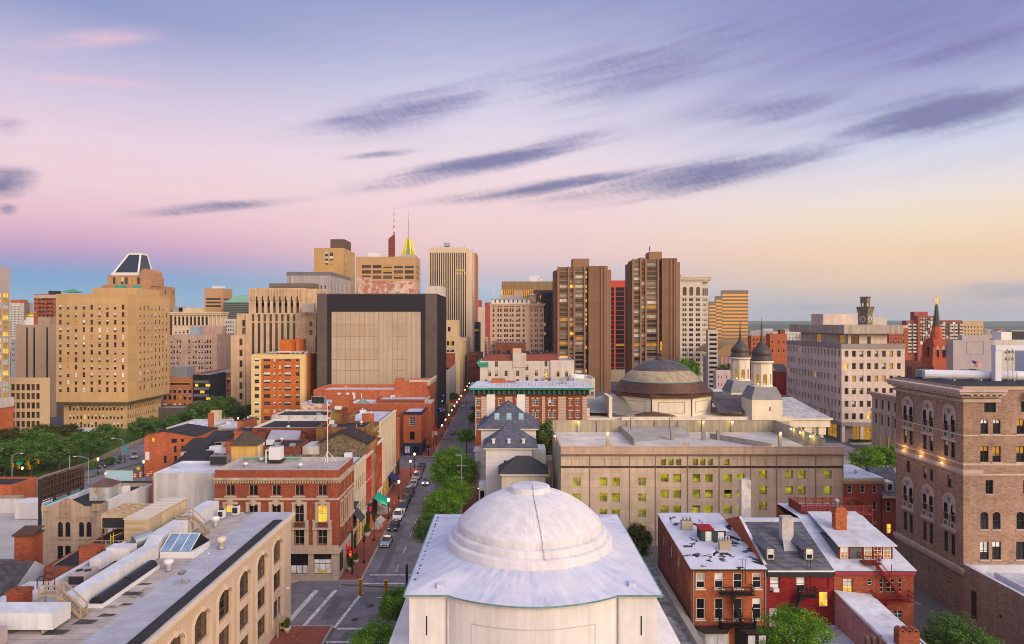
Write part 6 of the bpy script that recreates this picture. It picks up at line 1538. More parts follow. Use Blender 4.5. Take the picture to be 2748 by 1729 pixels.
for xx in(6.9,8.3):gw.part('niche',MB().lathe([(.35,9.0),(.35,9.01)],xx,146.9,8).box(xx-.35,xx+.35,146.93,146.99,7.6,9.2),[lit2])
gw.done()
lib=Bld('striped_building','brick and banded stone building with green copper cornice',6,186)
a_,c_=X(1275,185),X(1576,185);zt=ZZ(1060,185)
ph=(c_-a_)
ucs=[.06,.185,.325,.535-.015,.61-.06,.745-.08,.80-.06,.90,.965]
ulist=[1.2,6.0,8.2,13.2,15.0,18.6,20.4,24.2,26.4,29.4]
def up(r6x):return(X(1250+r6x/5.049,185)-a_)
ul=[up(v) for v in(168,372,462,706,746,918,966,1140,1190,1420,1512)]
lib.mass(a_,c_,185,200,0,zt-.02,bk_red,{'F':[G(ul,[zt-2.9,zt-6.15,zt-9.4],.9,1.75,2,4,frame=fr_white,mix=((3,'d'),(1,'dw')),fb=.12,sill=creamw)],'L':[G([3,7,11],[zt-2.9,zt-6.15,zt-9.4],.9,1.75,2,4,frame=fr_white)]},rwhite,-0.0)
b=MB()
for(r0,r1) in((205,308),(530,632),(808,855),(1030,1075),(1252,1355),(1580,1645),(128,140)):
 xa_,xb_=a_+up(r0),a_+up(r1)
 for k in range(26):b.box(xa_,xb_,184.9,184.996,zt-.5-k*.42-.34,zt-.5-k*.42)
lib.part('banded_pier',b,[M('band_cream',(.56,.44,.34),.85,.08)])
b=MB()
for xu in ul:
 for z_ in(zt-2.9,zt-6.15):b.box(a_+xu-.7,a_+xu+.7,184.88,184.996,z_+1.78,z_+2.05);b.box(a_+xu-.2,a_+xu+.2,184.84,184.88,z_+1.78,z_+2.2)
lib.part('lintel',b,[creamw])
b=MB();b.box(a_-.6,c_+.6,184.4,200,zt+.05,zt+.3,1);b.box(a_-.5,c_+.5,184.5,200,zt+.31,zt+1.5,1);b.box(a_-1.5,c_+1.5,183.4,200.2,zt+1.55,zt+1.8);b.box(a_-1.7,c_+1.7,183.2,200.3,zt+1.81,zt+2.05)
for k in range(24):b.box(a_-.4+k*1.35,a_-.2+k*1.35,183.8,184.49,zt+.3,zt+1.55)
lib.part('cornice',b,[copper,M('frieze_dark',(.05,.06,.05),.8,.3,1)])
b=MB();b.face(((a_-1.6,183.3,zt+2.06),(c_+1.6,183.3,zt+2.06),(c_+1.0,199,zt+2.6),(a_,199,zt+2.6)));lib.part('roof',b,[rwhite])
lib.box('roof_house',[bk_orange2],X(1319,195),X(1356,195),194,198,zt+2.3,ZZ(1018,195));lib.part('roof_pipe',MB().bar((X(1358,195),195,zt+2.8),(X(1385,195),195,zt+2.8),.5,.4),[bk_or])
lib.box('roof_unit',[metal_grey],X(1507,194),X(1519,194),192,194,zt+2.4,zt+3.9)
b=MB()
for k in range(26):xx=a_+6+k*.95;b.tube((xx,188,zt+2.1),(xx,188,zt+2.9),.07,5)
lib.part('vent_pipe',b,[bk_or]);lib.done()
hot=Bld('hotel','white rendered hotel rear with scattered windows, outside stair and red mansard',6,215)
a_,m_,c_=X(1288,215),X(1477,215),X(1540,215);z1=ZZ(969,215)
us_=[G([up_],[z_],.95,1.75,2,3,mix=mx_,frame=fr_tan) for up_,z_,mx_ in((X(1314,215)-a_,ZZ(1010,215),((1,'db'),)),(X(1332,215)-a_,ZZ(1010,215),((1,'db'),)),(X(1358,215)-a_,ZZ(1010,215),((1,'d'),)),(X(1389,215)-a_,ZZ(1010,215),((1,'d'),)),(X(1439,215)-a_,ZZ(1009,215),((1,'dl'),)),(X(1332,215)-a_,ZZ(985,215),((1,'d'),)),(X(1414,215)-a_,ZZ(994,215),((1,'dl'),)),(X(1465,215)-a_,ZZ(984,215),((1,'d'),)),(X(1414,215)-a_,ZZ(1022,215),((1,'dl'),)),(X(1389,215)-a_,ZZ(1033,215),((1,'d'),)),(X(1439,215)-a_,ZZ(1033,215),((1,'d'),)),(X(1304,215)-a_,ZZ(1034,215),((1,'d'),)))]
ww=M('old_white_render',(.60,.545,.49),.9,.12,.3,.15,blot=((.50,.40,.33),.15,.6,.08))
hot.mass(a_,m_-.01,215,232,0,z1,ww,{'F':us_+[G([X(1465,215)-a_],[ZZ(1013,215)],1.0,2.6,1,2,mix=((1,'ld'),)),G([X(1465,215)-a_],[ZZ(1037,215)],1.2,2.2,1,1,mix=((1,'l'),))]},roof_grey,.3)
hot.mass(m_,c_,214.4,232,0,z1+.2,ww,{'F':[G([X(1497,215)-m_,X(1520,215)-m_],[ZZ(1011,215),ZZ(1037,215)],.95,1.75,2,3,frame=fr_tan,mix=((2,'d'),(1,'dl')))]},roof_grey,.3)
md=MB();z2=ZZ(951,220)
md.face(((a_+.2,215.2,z1),(m_+3,215.2,z1),(m_+2,218,z2),(a_+2.5,218,z2)));md.face(((a_+.2,232,z1),(a_+.2,215.2,z1),(a_+2.5,218,z2),(a_+2.5,230,z2)));md.face(((a_+2.5,218,z2),(m_+2,218,z2),(m_+2,230,z2),(a_+2.5,230,z2)));md.face(((m_+3,215.2,z1),(m_+3,232,z1),(m_+2,230,z2),(m_+2,218,z2)))
hot.part('mansard_roof',md,[M('mansard_red',(.19,.06,.045),.85,.12,.5)])
hot.box('stair_tower',[ww],X(1376,216),X(1412,216),214.8,220,z1-2,ZZ(949,216));hot.box('roof_house',[M('tan_hut',(.50,.37,.25),.9)],X(1376,219),X(1399,219),219,222,z2,ZZ(936,219))
b=MB();stair(b,(X(1437,214),213.2,ZZ(1036,214)),(X(1468,214),213.2,ZZ(1014,214)),.9);b.box(X(1466,214),X(1479,214),213.2,214.9,ZZ(1015,214)-.15,ZZ(1015,214));hot.part('outside_stair',b,[M('stair_blue',(.15,.19,.22),.6)])
b=MB()
for k in range(20):xx=a_+3+k*1.05;b.box(xx,xx+.3+.4*(k%3),222,222.6,z2,z2+.8+.5*((k*7)%4)/3)
hot.part('roof_clutter',b,[metal_dark]);hot.cornice(a_,a_+2.6,215,232,ZZ(985,215),ZZ(972,215),.9,[copper],sides='FL',steps=3);hot.done()
st=Bld('white_building','low white building with curved parapet and orange window bands',27,200)
a_,c_=X(1540,202),X(1597,202);st.mass(a_,c_,202,216,0,ZZ(1016,202),offw,{'F':[G(lsp(.9,5.4,4),[ZZ(1062,202),ZZ(1083,202)],.9,1.2,1,1,mix=((1,(bk_red,None)),))]},rwhite,.8)
st.part('roof_drum',MB().lathe([(2.2,22),(2.2,25.2),(1.9,25.2),(1.9,24.4)],a_+1.2,206,24,cap=False),[fr_white]);st.done()
bst=M('basilica_stone',(.72,.64,.51),.85,.06,.4,.10)
bronze=M('bronze_roof',(.115,.066,.048),.5,.2,.8,.25,metal=.25)
leadm=M('lead_grey',(.27,.275,.29),.7,.12,.5)
gold=M('gold_leaf',(.75,.45,.06),.3,.05,metal=.8)
ba=Bld('basilica','cream stone basilica with great bronze dome and gold cross',45,185)
bcx,bcy=45.4,204.0
k2=bcy/F
b=MB().lathe([(14.6,8),(14.6,ZZ(1064,190)),],bcx,bcy,8,rot=R(22.5),smooth=False);ba.part('drum',b,[bst])
b=MB()
for i in range(8):
 a=R(22.5+45*i);x_,y_=bcx+14.62*math.cos(a),bcy+14.62*math.sin(a);b.tube((x_,y_,14),(x_,y_,20.6),.14,6)
ba.part('downpipe',b,[metal_dark])
b=MB()
for i in range(8):
 a0,a1=R(22.5+45*i),R(67.5+45*i);A_=Vector((bcx+14.66*math.cos(a0),bcy+14.66*math.sin(a0),0));B_=Vector((bcx+14.66*math.cos(a1),bcy+14.66*math.sin(a1),0))
 p,q=A_.lerp(B_,.18),A_.lerp(B_,.82)
 for zz in(15.6,18.6):b.bar((p.x,p.y,zz),(q.x,q.y,zz),.1,.12)
 for e in(p,q):b.bar((e.x,e.y,15.6),(e.x,e.y,18.6),.1,.12)
ba.part('panel_moulding',b,[M('stone_moulding',(.46,.39,.29),.9)])
zb_,zm_=ZZ(1064,190),ZZ(1021,202)
prof=[(15.3,zb_-.6),(15.3,zb_+.3)]
r_=15.1;z_=zb_+.3;n_=7
for i in range(n_):
 r2=(14.0,13.5,13.1,12.75,12.4,11.9,11.3)[i];z2_=zb_+.3+(zm_-zb_-.3)*(i+1)/n_
 prof+=[(r_-.12,z2_-.12),(r2,z2_)];r_=r2
b=MB().lathe(prof,bcx,bcy,8,rot=R(22.5),smooth=False,cap=False) if False else MB().lathe(prof[:3],bcx,bcy,8,rot=R(22.5),smooth=False,cap=False)
b.lathe(prof[2:],bcx,bcy,48,smooth=False,cap=False);ba.part('stepped_roof',b,[bronze])
zt_,zp_=ZZ(992,203),ZZ(967,204)
ba.part('dome_band',MB().lathe([(11.3,zm_-.02),(11.15,zm_+.25),(10.5,zm_+.45*(zt_-zm_)),(9.5,zm_+.75*(zt_-zm_)),(8.2,zt_)],bcx,bcy,64,cap=False),[M('dome_tan_algae',(.36,.285,.215),.7,.16,.5,.35,blot=((.29,.27,.13),.4,.60,.12))])
ba.part('copper_edge',MB().lathe([(11.45,zm_-.14),(11.5,zm_+.1),(11.2,zm_+.18)],bcx,bcy,64,cap=False),[M('copper_blue',(.16,.28,.28),.7)])
b=MB().lathe([(8.35,zt_-.05),(8.3,zt_+.12),(7.2,zt_+.95),(5.6,zt_+1.85),(3.6,zt_+2.55),(1.6,zt_+2.95),(1.5,zt_+3.0)],bcx,bcy,64,cap=False);ba.part('upper_dome',b,[M('dome_slate',(.105,.085,.08),.45,.2,.6,metal=.2)])
b=MB()
for i in range(26):
 a=2*math.pi*(i+.5)/26
 for(r0,z0_,r1,z1_) in((7.7,.72,5.7,1.92),(5.5,2.0,4.2,2.46)):
  P=lambda r,z,s_:(bcx+r*math.cos(a+s_*.04),bcy+r*math.sin(a+s_*.04),zt_+z)
  b.face((P(r0,z0_,-1),P(r0,z0_,1),P(r1,z1_,1),P(r1,z1_,-1)))
ba.part('dome_skylight',b,[GL('glass_teal',(.07,.10,.10),.15)])
ba.part('finial',MB().lathe([(1.8,zt_+2.85),(1.5,zt_+3.3),(.9,zt_+3.9),(.8,zt_+4.3),(1.1,zt_+4.4),(.5,zt_+5.0),(.25,zt_+5.6)],bcx,bcy,20),[bronze])
zx=zt_+5.5;b=MB();b.box(bcx-.22,bcx+.22,bcy-.15,bcy+.15,zx,ZZ(917,bcy));b.box(bcx-.2,bcx+.2,bcy-.95,bcy+.95,ZZ(928,bcy)-.2,ZZ(928,bcy)+.2);ba.part('cross',b,[gold])
bx0_,bx1_=X(1490,188),X(2140,188)
b=MB();b.box(21,78.5,188,222,0,ZZ(1122,188));b.box(13.5,72,186.5,187.99,0,ZZ(1124,187));b.box(30.5,58,185.0,186.49,0,ZZ(1118,186)-.2);ba.part('body_wall',b,[bst])
b=MB()
for(xa_,xb_,y_,z_,o_) in((13.5,72,186.5,ZZ(1124,187),.35),(30.5,58,185.0,ZZ(1118,186)-.2,.35),(58,77,186.2,ZZ(1120,187),.3)):b.box(xa_-o_,xb_+o_,y_-o_,y_+.6,z_-.9,z_-.55);b.box(xa_,xb_,y_-.08,y_+.3,z_-.54,z_+.25)
ba.part('parapet',b,[bst])
b=MB();b.face(((35,186.3,ZZ(1120,186)),(46,186.3,ZZ(1120,186)),(40.5,186.3,ZZ(1110,186))));b.face(((35,186.3,ZZ(1120,186)),(40.5,186.3,ZZ(1110,186)),(40.5,192,ZZ(1110,186)),(35,192,ZZ(1120,186))));b.face(((46,186.3,ZZ(1120,186)),(46,192,ZZ(1120,186)),(40.5,192,ZZ(1110,186)),(40.5,186.3,ZZ(1110,186))));ba.part('pediment',b,[bronze])
b=MB().lathe([(9.0,0),(9.0,14.3),(9.5,14.6),(9.5,15.2),(8.8,15.3),(8.8,17.0),(8.4,17.0),(8.4,15.8)],22.5,199.5,32,a0=R(90),a1=R(270),cap=False);ba.part('apse_wall',b,[bst])
b=MB();b.face(((18.0,192,15.6),(30,190,15.6),(30,208,19.2),(24,202,18.2)));b.face(((14,200,15.6),(18,192,15.6),(24,202,18.2),(24,208,17.4)));ba.part('apse_roof',b,[leadm])
b=MB();b.face(((28.6,190,15.0),(34.5,190,15.0),(33,199,20.0),(29.2,199,20.0)));ba.part('nave_roof',b,[M('slate_mossy',(.19,.16,.17),.9,.2,.6,blot=((.15,.18,.09),.4,.55,.1))])
ba.box('gable_wall',[bst],27.6,28.5,188.5,199,14,20.3)
b=MB();b.face(((58.5,190,15.8),(70,190,15.8),(70,201,19.6),(58.5,201,19.6)));b.face(((58.5,201,19.6),(70,201,19.6),(70,212,15.8),(58.5,212,15.8)));ba.part('nave_roof',b,[M('slate_brownish',(.15,.125,.125),.9,.22,.7,blot=((.09,.08,.09),.5,.55,.1))])
b=MB();pz=ZZ(1121,188);b.face(((75.5,187.0,pz),(88.3,187.0,pz),(82.0,198,pz+4.6),(75.5,198,pz+4.6)));b.face(((88.3,187.0,pz),(88.3,212,pz),(82,205,pz+4.6),(82.0,198,pz+4.6)));ba.part('portico_roof',b,[M('portico_slate',(.34,.34,.36),.8,.1,.6,brick=((.3,.3,.32),.7,.4))])
b=MB();b.box(74,88.6,186.6,187,pz-.5,pz-.05);b.box(88.0,88.7,187,212,pz-.5,pz-.05);b.box(74,88,187.0,188.6,pz-2.5,pz-.51);ba.part('entablature',b,[bst])
for i in range(4):
 for(xx,yy) in((85.9,188.0+i*4.4),(82.0-i*3.8,188.0)):
  if i>1 and xx<85:continue
  b=MB().lathe([(.8,0),(.8,.4),(.68,.6),(.58,pz-3.5),(.62,pz-3.4)],xx,yy,16);c=ba.part('column',b,[bst])
  cb=MB();cb.box(xx-.95,xx+.95,yy-.8,yy+.8,pz-4.6,pz-2.52)
  for s_ in(-1,1):cb.tube((xx+s_*.75,yy-.85,pz-3.15),(xx+s_*.75,yy+.85,pz-3.15),.33,10)
  cb.build('capital',[bst],c)
def tower(tx,ty,nm):
 T=Bld('bell_tower',nm,tx,ty)
 zz=lambda py:ZZ(700+py/2.755,185)
 hw=4.15
 T.box('tower_base',[bst],tx-hw,tx+hw,ty-hw,ty+hw,0,zz(1030))
 T.box('slit_window',[slit],tx+.6,tx+.9,ty-hw-.03,ty-hw-.004,zz(1112),zz(1082))
 b=MB();h0=hw
 for i,(py,w_) in enumerate(((1030,4.2),(1012,3.95),(996,3.7),(980,3.45),(964,3.2),(950,3.0))):
  nxt=(1012,996,980,964,950,938)[i];b.box(tx-w_,tx+w_,ty-w_,ty+w_,zz(py)+.004,zz(nxt))
 T.part('stepped_lead',b,[leadm])
 z0_,z1_=zz(938),zz(760);R_=2.78;b=MB();n=8
 za,zc,sp=zz(935),zz(872),zz(856)
 for i in range(n):
  a0,a1=2*math.pi*(i-.5)/n,2*math.pi*(i+.5)/n
  P0=Vector((tx+R_*math.cos(a0),ty+R_*math.sin(a0)));P1=Vector((tx+R_*math.cos(a1),ty+R_*math.sin(a1)));L=(P1-P0).length;u=(P1-P0)/L;nn=(u.y,-u.x)
  T.facade(b,(P0.x,P0.y),(u.x,u.y),nn,L,z0_,z1_,[G([L/2],[za+.5],1.05,zz(842)-za-.5,arch=1,mix=((1,'-'),),dep=.5)])
 T.part('belfry_wall',b,[bst])
 T.part('belfry_core',MB().lathe([(1.5,z0_),(1.5,z1_)],tx,ty,12),[EM('belfry_glow',(1.0,.50,.08),.35,.5,1.5)])
 b=MB().lathe([(R_+.3,z1_),(R_+.45,z1_+.3),(R_+.2,z1_+.5),(R_+.1,z1_+.52)],tx,ty,32);b.lathe([(R_+.15,z0_-.02),(R_+.15,z0_+.35),(R_,z0_+.4)],tx,ty,32,cap=False);T.part('cornice',b,[bst])
 pr=[(760,2.98),(748,3.05),(742,2.75),(728,2.6),(722,2.55),(715,2.6),(705,2.72),(690,2.62),(675,2.3),(660,1.8),(645,1.25),(630,.85),(615,.58),(605,.42),(598,.48),(590,.36),(560,.24),(520,.17),(480,.13)]
 T.part('onion_dome',MB().lathe([(r*.99,zz(p)+.5) for p,r in pr],tx,ty,40,cap=False),[M('onion_greybrown',(.085,.068,.06),.45,.2,.8,.2,metal=.25)])
 T.part('spire_rod',MB().lathe([(.14,zz(482)+.4),(.1,zz(420)),(.03,zz(405))],tx,ty,8),[gold])
 for i in range(8):
  a=2*math.pi*i/8;bl_=MB().lathe([(.12,za+.55),(.12,za+.75)],tx+2.1*math.cos(a),ty+2.1*math.sin(a),6).build('flood_lamp',[bulb],T.root)
 T.done();return T
tower(70.0,189.2,'nearer cream bell tower with bronze onion dome in front of the portico')
tower(70.6,208.5,'farther cream bell tower with bronze onion dome beside the great dome')
for yy in(187.0,206.0):
 ld=bpy.data.lights.new('belfry_glow','POINT');ld.energy=160;ld.color=(1,.7,.25);ld.shadow_soft_size=.5;lo=bpy.data.objects.new('belfry_glow',ld);COL.objects.link(lo);lo.location=(68,yy-5,17.5)
ba.done()
ofs=M('office_precast',(.60,.50,.44),.85,.08,.4,.18,panel=((.84,.82,.81),2.65,1.75,.012))
OB=Bld('office_building','pinkish grey precast office block with square windows and overhanging roof slab',122,232)
o0,o1,oy,oy1=113.0,134.5,232.0,278.0;kz=lambda py:ZZ(700+py/2.755,oy)
us8=[(1027-990+i*55.2)/2.755/F*oy for i in range(8)]
zs=[kz(712+i*91.5+0) for i in range(6)];zs=[kz(p) for p in(711,803,895,988,1082,1174)]
omix=((7,'n'),(1.2,'m'),(.7,'l'),(2,'nb'))
OB.mass(o0,o1,oy,oy1,6.6,33.4,ofs,{'F':[G(us8,zs,1.3,2.1,1,1,frame=fr_tan,mix=omix,dep=.4)],'L':[G(lsp(1.8,44.2,17),zs,1.3,2.1,1,1,frame=fr_tan,mix=((7,'n'),(1,'m'),(.4,'l')),dep=.4)]},roof_grey,.5)
OB.box('roof_band',[M('band_greybrown',(.27,.235,.22),.8,.1)],o0-.15,o1+.15,oy-.15,oy1,31.9,33.5)
OB.mass(117.5,131,236.5,275,33,37.0,ofs,{'F':[G([2.4,12.2],[33.2],2.8,3.4,1,1,mix=((1,'n'),)),G([7.2],[33.4],1.2,2.6,1,1)],'L':[G([16,34],[33.2],4,3.2,3,1,mix=((1,'m'),))]},False,0,name='setback_wall')
OB.box('roof_slab',[M('slab_concrete',(.42,.36,.30),.85,.12,.4,.4)],114.6,135.0,233.6,279,37.02,40.0)
OB.box('roof_house',[ofs],116,128,252,262,40.02,44.0)
OB.mass(o0+1.5,o1-.5,oy+2.0,oy1,0,6.58,M('lobby_grey',(.20,.18,.175),.7),{'F':[G([8.0],[.4],9.5,5.2,6,1,frame=fr_dark,mix=((1,'m'),),dep=.3)],'L':[G([6,16,26,36],[.4],7,5.2,4,1,frame=fr_dark,mix=((1,'m'),(1,'d')))]},False,0,name='lobby_wall')
for xx in(o0+.7,o0+7,o0+14,o1-.7):OB.box('pier',[ofs],xx-.5,xx+.5,oy+.1,oy+1.1,0,6.58)
OB.box('soffit_band',[M('band_greybrown',0)] if False else[MATS['band_greybrown']],o0-.1,o1+.1,oy-.1,oy1,5.6,6.9)
OB.done()
t_=thing('planter_hedge','low clipped dark hedge at the office block entrance','hedge',(126,229,0));MB().box(114,134,228.3,229.6,0,.7).build('planter',[kerbm],t_)
hb=MB();rr=random.Random(8)
for i in range(900):
 x_,y_,z_=rr.uniform(114,134),rr.uniform(228.3,229.6),rr.uniform(.6,1.6);s_=.22;a=rr.uniform(0,6.3)
 hb.face(((x_-s_*math.cos(a),y_-s_*math.sin(a),z_-s_),(x_+s_*math.cos(a),y_+s_*math.sin(a),z_-s_*.6),(x_+s_*.5,y_,z_+s_)))
hb.build('hedge_leaves',[M('hedge_green',(.035,.065,.02),.9,.3,1)],t_)
ct=Bld('stone_bank','classical stone building with pilasters and heavy cornice behind the brown brick block',120,202)
ct.mass(113.8,128,190,214,0,18.8,limestone,{'L':[G([2.5,6,9.5,13,17],[14.4],1.3,2.8,1,2,mix=((1,'d'),)),G([2.5,6,9.5,13,17],[9.6],1.4,3.0,2,3,mix=((1,'d'),)),G([4,9.5,15],[.6],1.8,6,2,3,mix=((1,'m'),(1,'d')))]},roof_grey,.4)
ct.cornice(113.8,128,190,214,17.9,19.4,1.3,[limestone],sides='FL',steps=3);b=MB()
for yy in(191,195.6,199.4,203,206.6,210,213.2):b.box(113.4,113.79,yy-.45,yy+.45,0,13.2)
b.box(113.3,113.796,190,214,13.2,14.0);ct.part('pilaster',b,[limestone]);ct.done()
rh=Bld('row_house','red brick row house with white roof and bracket cornice beside the garage',64.8,130)
rh.mass(61.4,68.2,125.1,136,0,12.3,M('rowhouse_red',(.30,.075,.05),.9,.14,.5,.1,brick=((.25,.08,.06),.44,.15)),{'F':[G([1.1,3.4,5.6],[9.6,6.5,3.0],.85,1.5,1,2,frame=fr_white,fb=.12,mix=((2,'d'),(1,'dw')))]},False,0)
rh.box('roof',[rwhite],61.1,68.4,124.6,136,12.32,12.6);rh.cornice(61.4,68.2,125.1,136,11.4,12.3,.5,[creamw],steps=3);b=MB()
for xx in(62.4,63.2,64.0):b.box(xx-.3,xx+.3,132,132.7,12.6,13.6)
rh.part('roof_unit',b,[MATS['ac_green']]);rh.part('roof_vent',MB().lathe([(.2,12.6),(.2,13.1),(.35,13.2),(.1,13.5)],65,128,10),[metal_white]);rh.done()
rh2=Bld('row_house','narrow red brick row house with slate roof and white dormer beside the brown block',70.4,130)
b=MB();rh2.facade(b,(68.3,125.0),(1,0),(0,-1),4.5,0,9.2,[G([1.3,3.2],[6.2,2.2],.95,1.9,1,2,frame=fr_white,fb=.12,mix=((1,'d'),(1,'l')))]);b.face(((68.3,136,0),(68.3,125,0),(68.3,125,9.2),(68.3,136,9.2)));rh2.part('wall',b,[MATS['rowhouse_red']])
b=MB();b.face(((68.25,124.7,9.2),(73,124.7,9.2),(73,130,13.4),(68.25,130,13.4)));b.face(((68.25,130,13.4),(73,130,13.4),(73,136,9.2),(68.25,136,9.2)));b.face(((68.29,136,9.2),(68.29,124.7,9.2),(68.29,130,13.4)));rh2.part('roof',b,[slate2])
b=MB();b.box(69.3,70.6,125.4,129,9.9,11.6);dm=rh2.part('dormer',b,[fr_white]);MB().box(69.55,70.35,125.34,125.39,10.1,11.2).build('dormer_window',[glass],dm);rh2.box('eaves',[creamw],68.3,73,124.6,124.99,8.8,9.19);rh2.done()
def blk(label,pxl,pxr,Y,depth,pyt,wall,faces=None,roof=roof_grey,par=.8,name='building',pyb=None,cat='building'):
 B=Bld(name,label,(X(pxl,Y)+X(pxr,Y))/2,Y,cat=cat);B.Y=Y;B.x0,B.x1=X(pxl,Y),X(pxr,Y)
 B.z=ZZ(pyt,Y);B.mass(B.x0,B.x1,Y,Y+depth,0 if pyb is None else ZZ(pyb,Y),B.z,wall,faces or{},roof,par);return B
def gpx(pxl,cols,rows,Y,wpx,hpx,**k):
 """window grid given by the pixel places of its column centres and sills"""
 return G([X(c,Y)-X(pxl,Y) for c in cols],[ZZ(r,Y) for r in rows],wpx/F*Y,hpx/F*Y,**k)
th=M('hotel_tan',(.50,.335,.175),.85,.07,.3,.08,panel=((.93,.92,.91),60,3.6,.03))
H1=Bld('hotel','large tan hotel block with square upper storeys overhanging a narrower base',-158,259)
hx0,hx1,hy0,hy1=X(150,259),X(342.5,259),259.0,291.0
cols=[161.5+i*21.05 for i in range(9)];rws=[831.5+i*20.15 for i in range(12)]
hmix=((4,'db'),(3,'d'),(2,'dw'),(.8,'w'),(.35,'m'),(.3,'dl'))
zs=[ZZ(r,259) for r in rws]
H1.mass(hx0,hx1,hy0,hy1,10.6,ZZ(789,259),th,{'F':[gpx(150,cols,rws,259,7.2,13.5,nv=3,nu=1,frame=M('frame_mauve',(.30,.22,.19),.7),mix=hmix,dep=.12)],'R':[G(lsp(9.0,29.5,8),zs,1.05,1.9,1,3,frame=MATS['frame_mauve'],mix=hmix,dep=.12)]},roof_grey,.8)
H1.mass(hx0+1.0,hx1-2.2,hy0+3,hy1-3,0,9.9,th,{'F':[G(lsp(2.4,22.2,15),[7.0,3.7,.7],.8,1.9,1,2,frame=MATS['frame_mauve'],mix=((2,'dw'),(2,'db'),(1,'d'),(.2,'l')))],'R':[G(lsp(1.5,24.5,15),[7.0,3.7,.7],.8,1.9,1,2,frame=MATS['frame_mauve'],mix=((2,'dw'),(2,'db'),(1,'d')))]},False,0,name='base_wall')
b=MB();b.prism([(hx0,hy0),(hx1,hy0),(hx1,hy1),(hx0,hy1)],9.91,10.59);H1.part('overhang_band',b,[M('band_dark',(.09,.075,.065),.8)])
H1.box('roof_house',[th],hx0+9,hx1+-1,hy0+8,hy1-6,ZZ(789,259)-.5,ZZ(789,259)+2.6);H1.part('roof_plant',MB().box(hx0+17,hx0+20,hy0+9,hy0+12,ZZ(789,259)+2.6,ZZ(789,259)+4).box(hx0+24,hx0+26,hy0+9,hy0+12,ZZ(789,259)+2.6,ZZ(789,259)+3.8),[copper]);H1.done()
cpy=Bld('hotel_canopy','low flat white canopy roof in front of the tan hotel',-152,237);cpy.mass(-164,-139.5,233,241,2.5,3.5,metal_dark,{},rwhite,.1,cap=rwhite)
for xx in(-162,-155,-148,-141):cpy.box('pier',[concrete],xx-.3,xx+.3,234,234.6,0,2.49)
cpy.done()
vs_=blk('tan slab building with two dark vertical window strips behind the hotel',42,152,295,6,872,M('slab_tan',(.38,.285,.205),.85,.06,.4,.1),{'F':[G([(X(p,295)-X(42,295)) for p in(72.5,91.5,126.5)],[6],5/F*295,ZZ(879,295)-6,1,24,frame=metal_dark,mix=((1,'d'),),bar=.25,name='window_strip')]})
vs_.box('roof_house',[MATS['slab_tan']],X(119,300),X(150,300),296,300,vs_.z-.5,ZZ(852,300));vs_.done()
go=blk('beige office block with rows of square dark windows at the left',14,113,238,4,1016,M('office_beige',(.56,.415,.27),.85,.06),{'F':[gpx(14,[20,34,47.5,61,75,88,101],[1048,1072,1097,1122,1147,1169],238,10.5,16.5,nu=1,nv=1,mix=((1,'n'),),frame=fr_dark,dep=.4)]});go.done()
lt=Bld('glass_tower','glass tower at the left edge with yellow lit floors over a brick base',-160,205)
lx0,lx1=-178,X(33,226);zt=ZZ(704,205)
fl=[ZZ(1085-i*16.2,205) for i in range(19)]
lt.mass(lx0,lx1,205,225,ZZ(1088,205),zt,M('tower_panel',(.42,.38,.38),.7,.05,.3,panel=((.8,.8,.8),4,3.4,.05)),{'F':[G(lsp(1.6,lx1-lx0-1.2,7),fl,2.9,1.45,2,1,frame=fr_grey,mix=((3,'m'),(1,'l'),(1,'db')),fb=.05)],'R':[G(lsp(1.8,18.2,6),fl,2.7,1.5,2,1,frame=fr_grey,mix=((3,'m'),(2,'l'),(1,'b')))]},roof_grey)
lt.mass(lx0,lx1+.4,204.5,226,0,ZZ(1113,205),bk_or,{'F':[G([lx1-lx0-3.0],[1.5],4.2,9.5,2,6,mix=((1,'d'),),dep=.2)]},False,0,name='base_wall');lt.box('base_band',[M('band_pale',(.5,.46,.44),.8)],lx0,lx1+.6,204.3,226,ZZ(1113,205)+.01,ZZ(1086,205));lt.done()
CPm=M('pomo_brick',(.40,.225,.13),.85,.08,.2,panel=((.85,.82,.8),4,3.8,.2))
cp=Bld('pyramid_tower','postmodern brick tower crowned by a dark glass pyramid with white ribs',-345,620)
px=lambda r:r/2.5257;YY=620;Zr=lambda r:ZZ(650+r/2.5257,YY)
def tier(l,r,y0_,dp_,zt_,zb_,cols_,rows_,h_):
 cp.mass(X(px(l),YY),X(px(r),YY),y0_,y0_+dp_,zb_,zt_,CPm,{'F':[G(lsp(2,X(px(r),YY)-X(px(l),YY)-2,cols_),rows_,2.4,h_,2,1,frame=fr_tan,mix=((2,'m'),(3,'d'),(1,'db')),name='window')],'R':[G(lsp(3,dp_-3,6),rows_,2.4,h_,2,1,frame=fr_tan,mix=((1,'m'),(3,'d')))]},roof_grey,.5)
tier(685,1020,620,46,Zr(290),0,13,[Zr(318),Zr(345)],4.0);tier(722,945,622,42,Zr(224),Zr(290)-.4,8,[Zr(285),Zr(258)],6.5)
p0_=(X(px(740),YY),X(px(920),YY),624,650);zb_,zt2=Zr(222),Zr(72);p1_=(X(px(822),YY),X(px(905),YY),632,643)
Q=[(p0_[0],p0_[2]),(p0_[1],p0_[2]),(p0_[1],p0_[3]),(p0_[0],p0_[3])];T_=[(p1_[0],p1_[2]),(p1_[1],p1_[2]),(p1_[1],p1_[3]),(p1_[0],p1_[3])]
b=MB()
for i in range(4):j=(i+1)%4;b.face(((*Q[i],zb_),(*Q[j],zb_),(*T_[j],zt2),(*T_[i],zt2)))
b.face([(*q,zt2) for q in T_]);cp.part('pyramid',b,[GL('glass_navy',(.022,.03,.05),.3)])
b=MB()
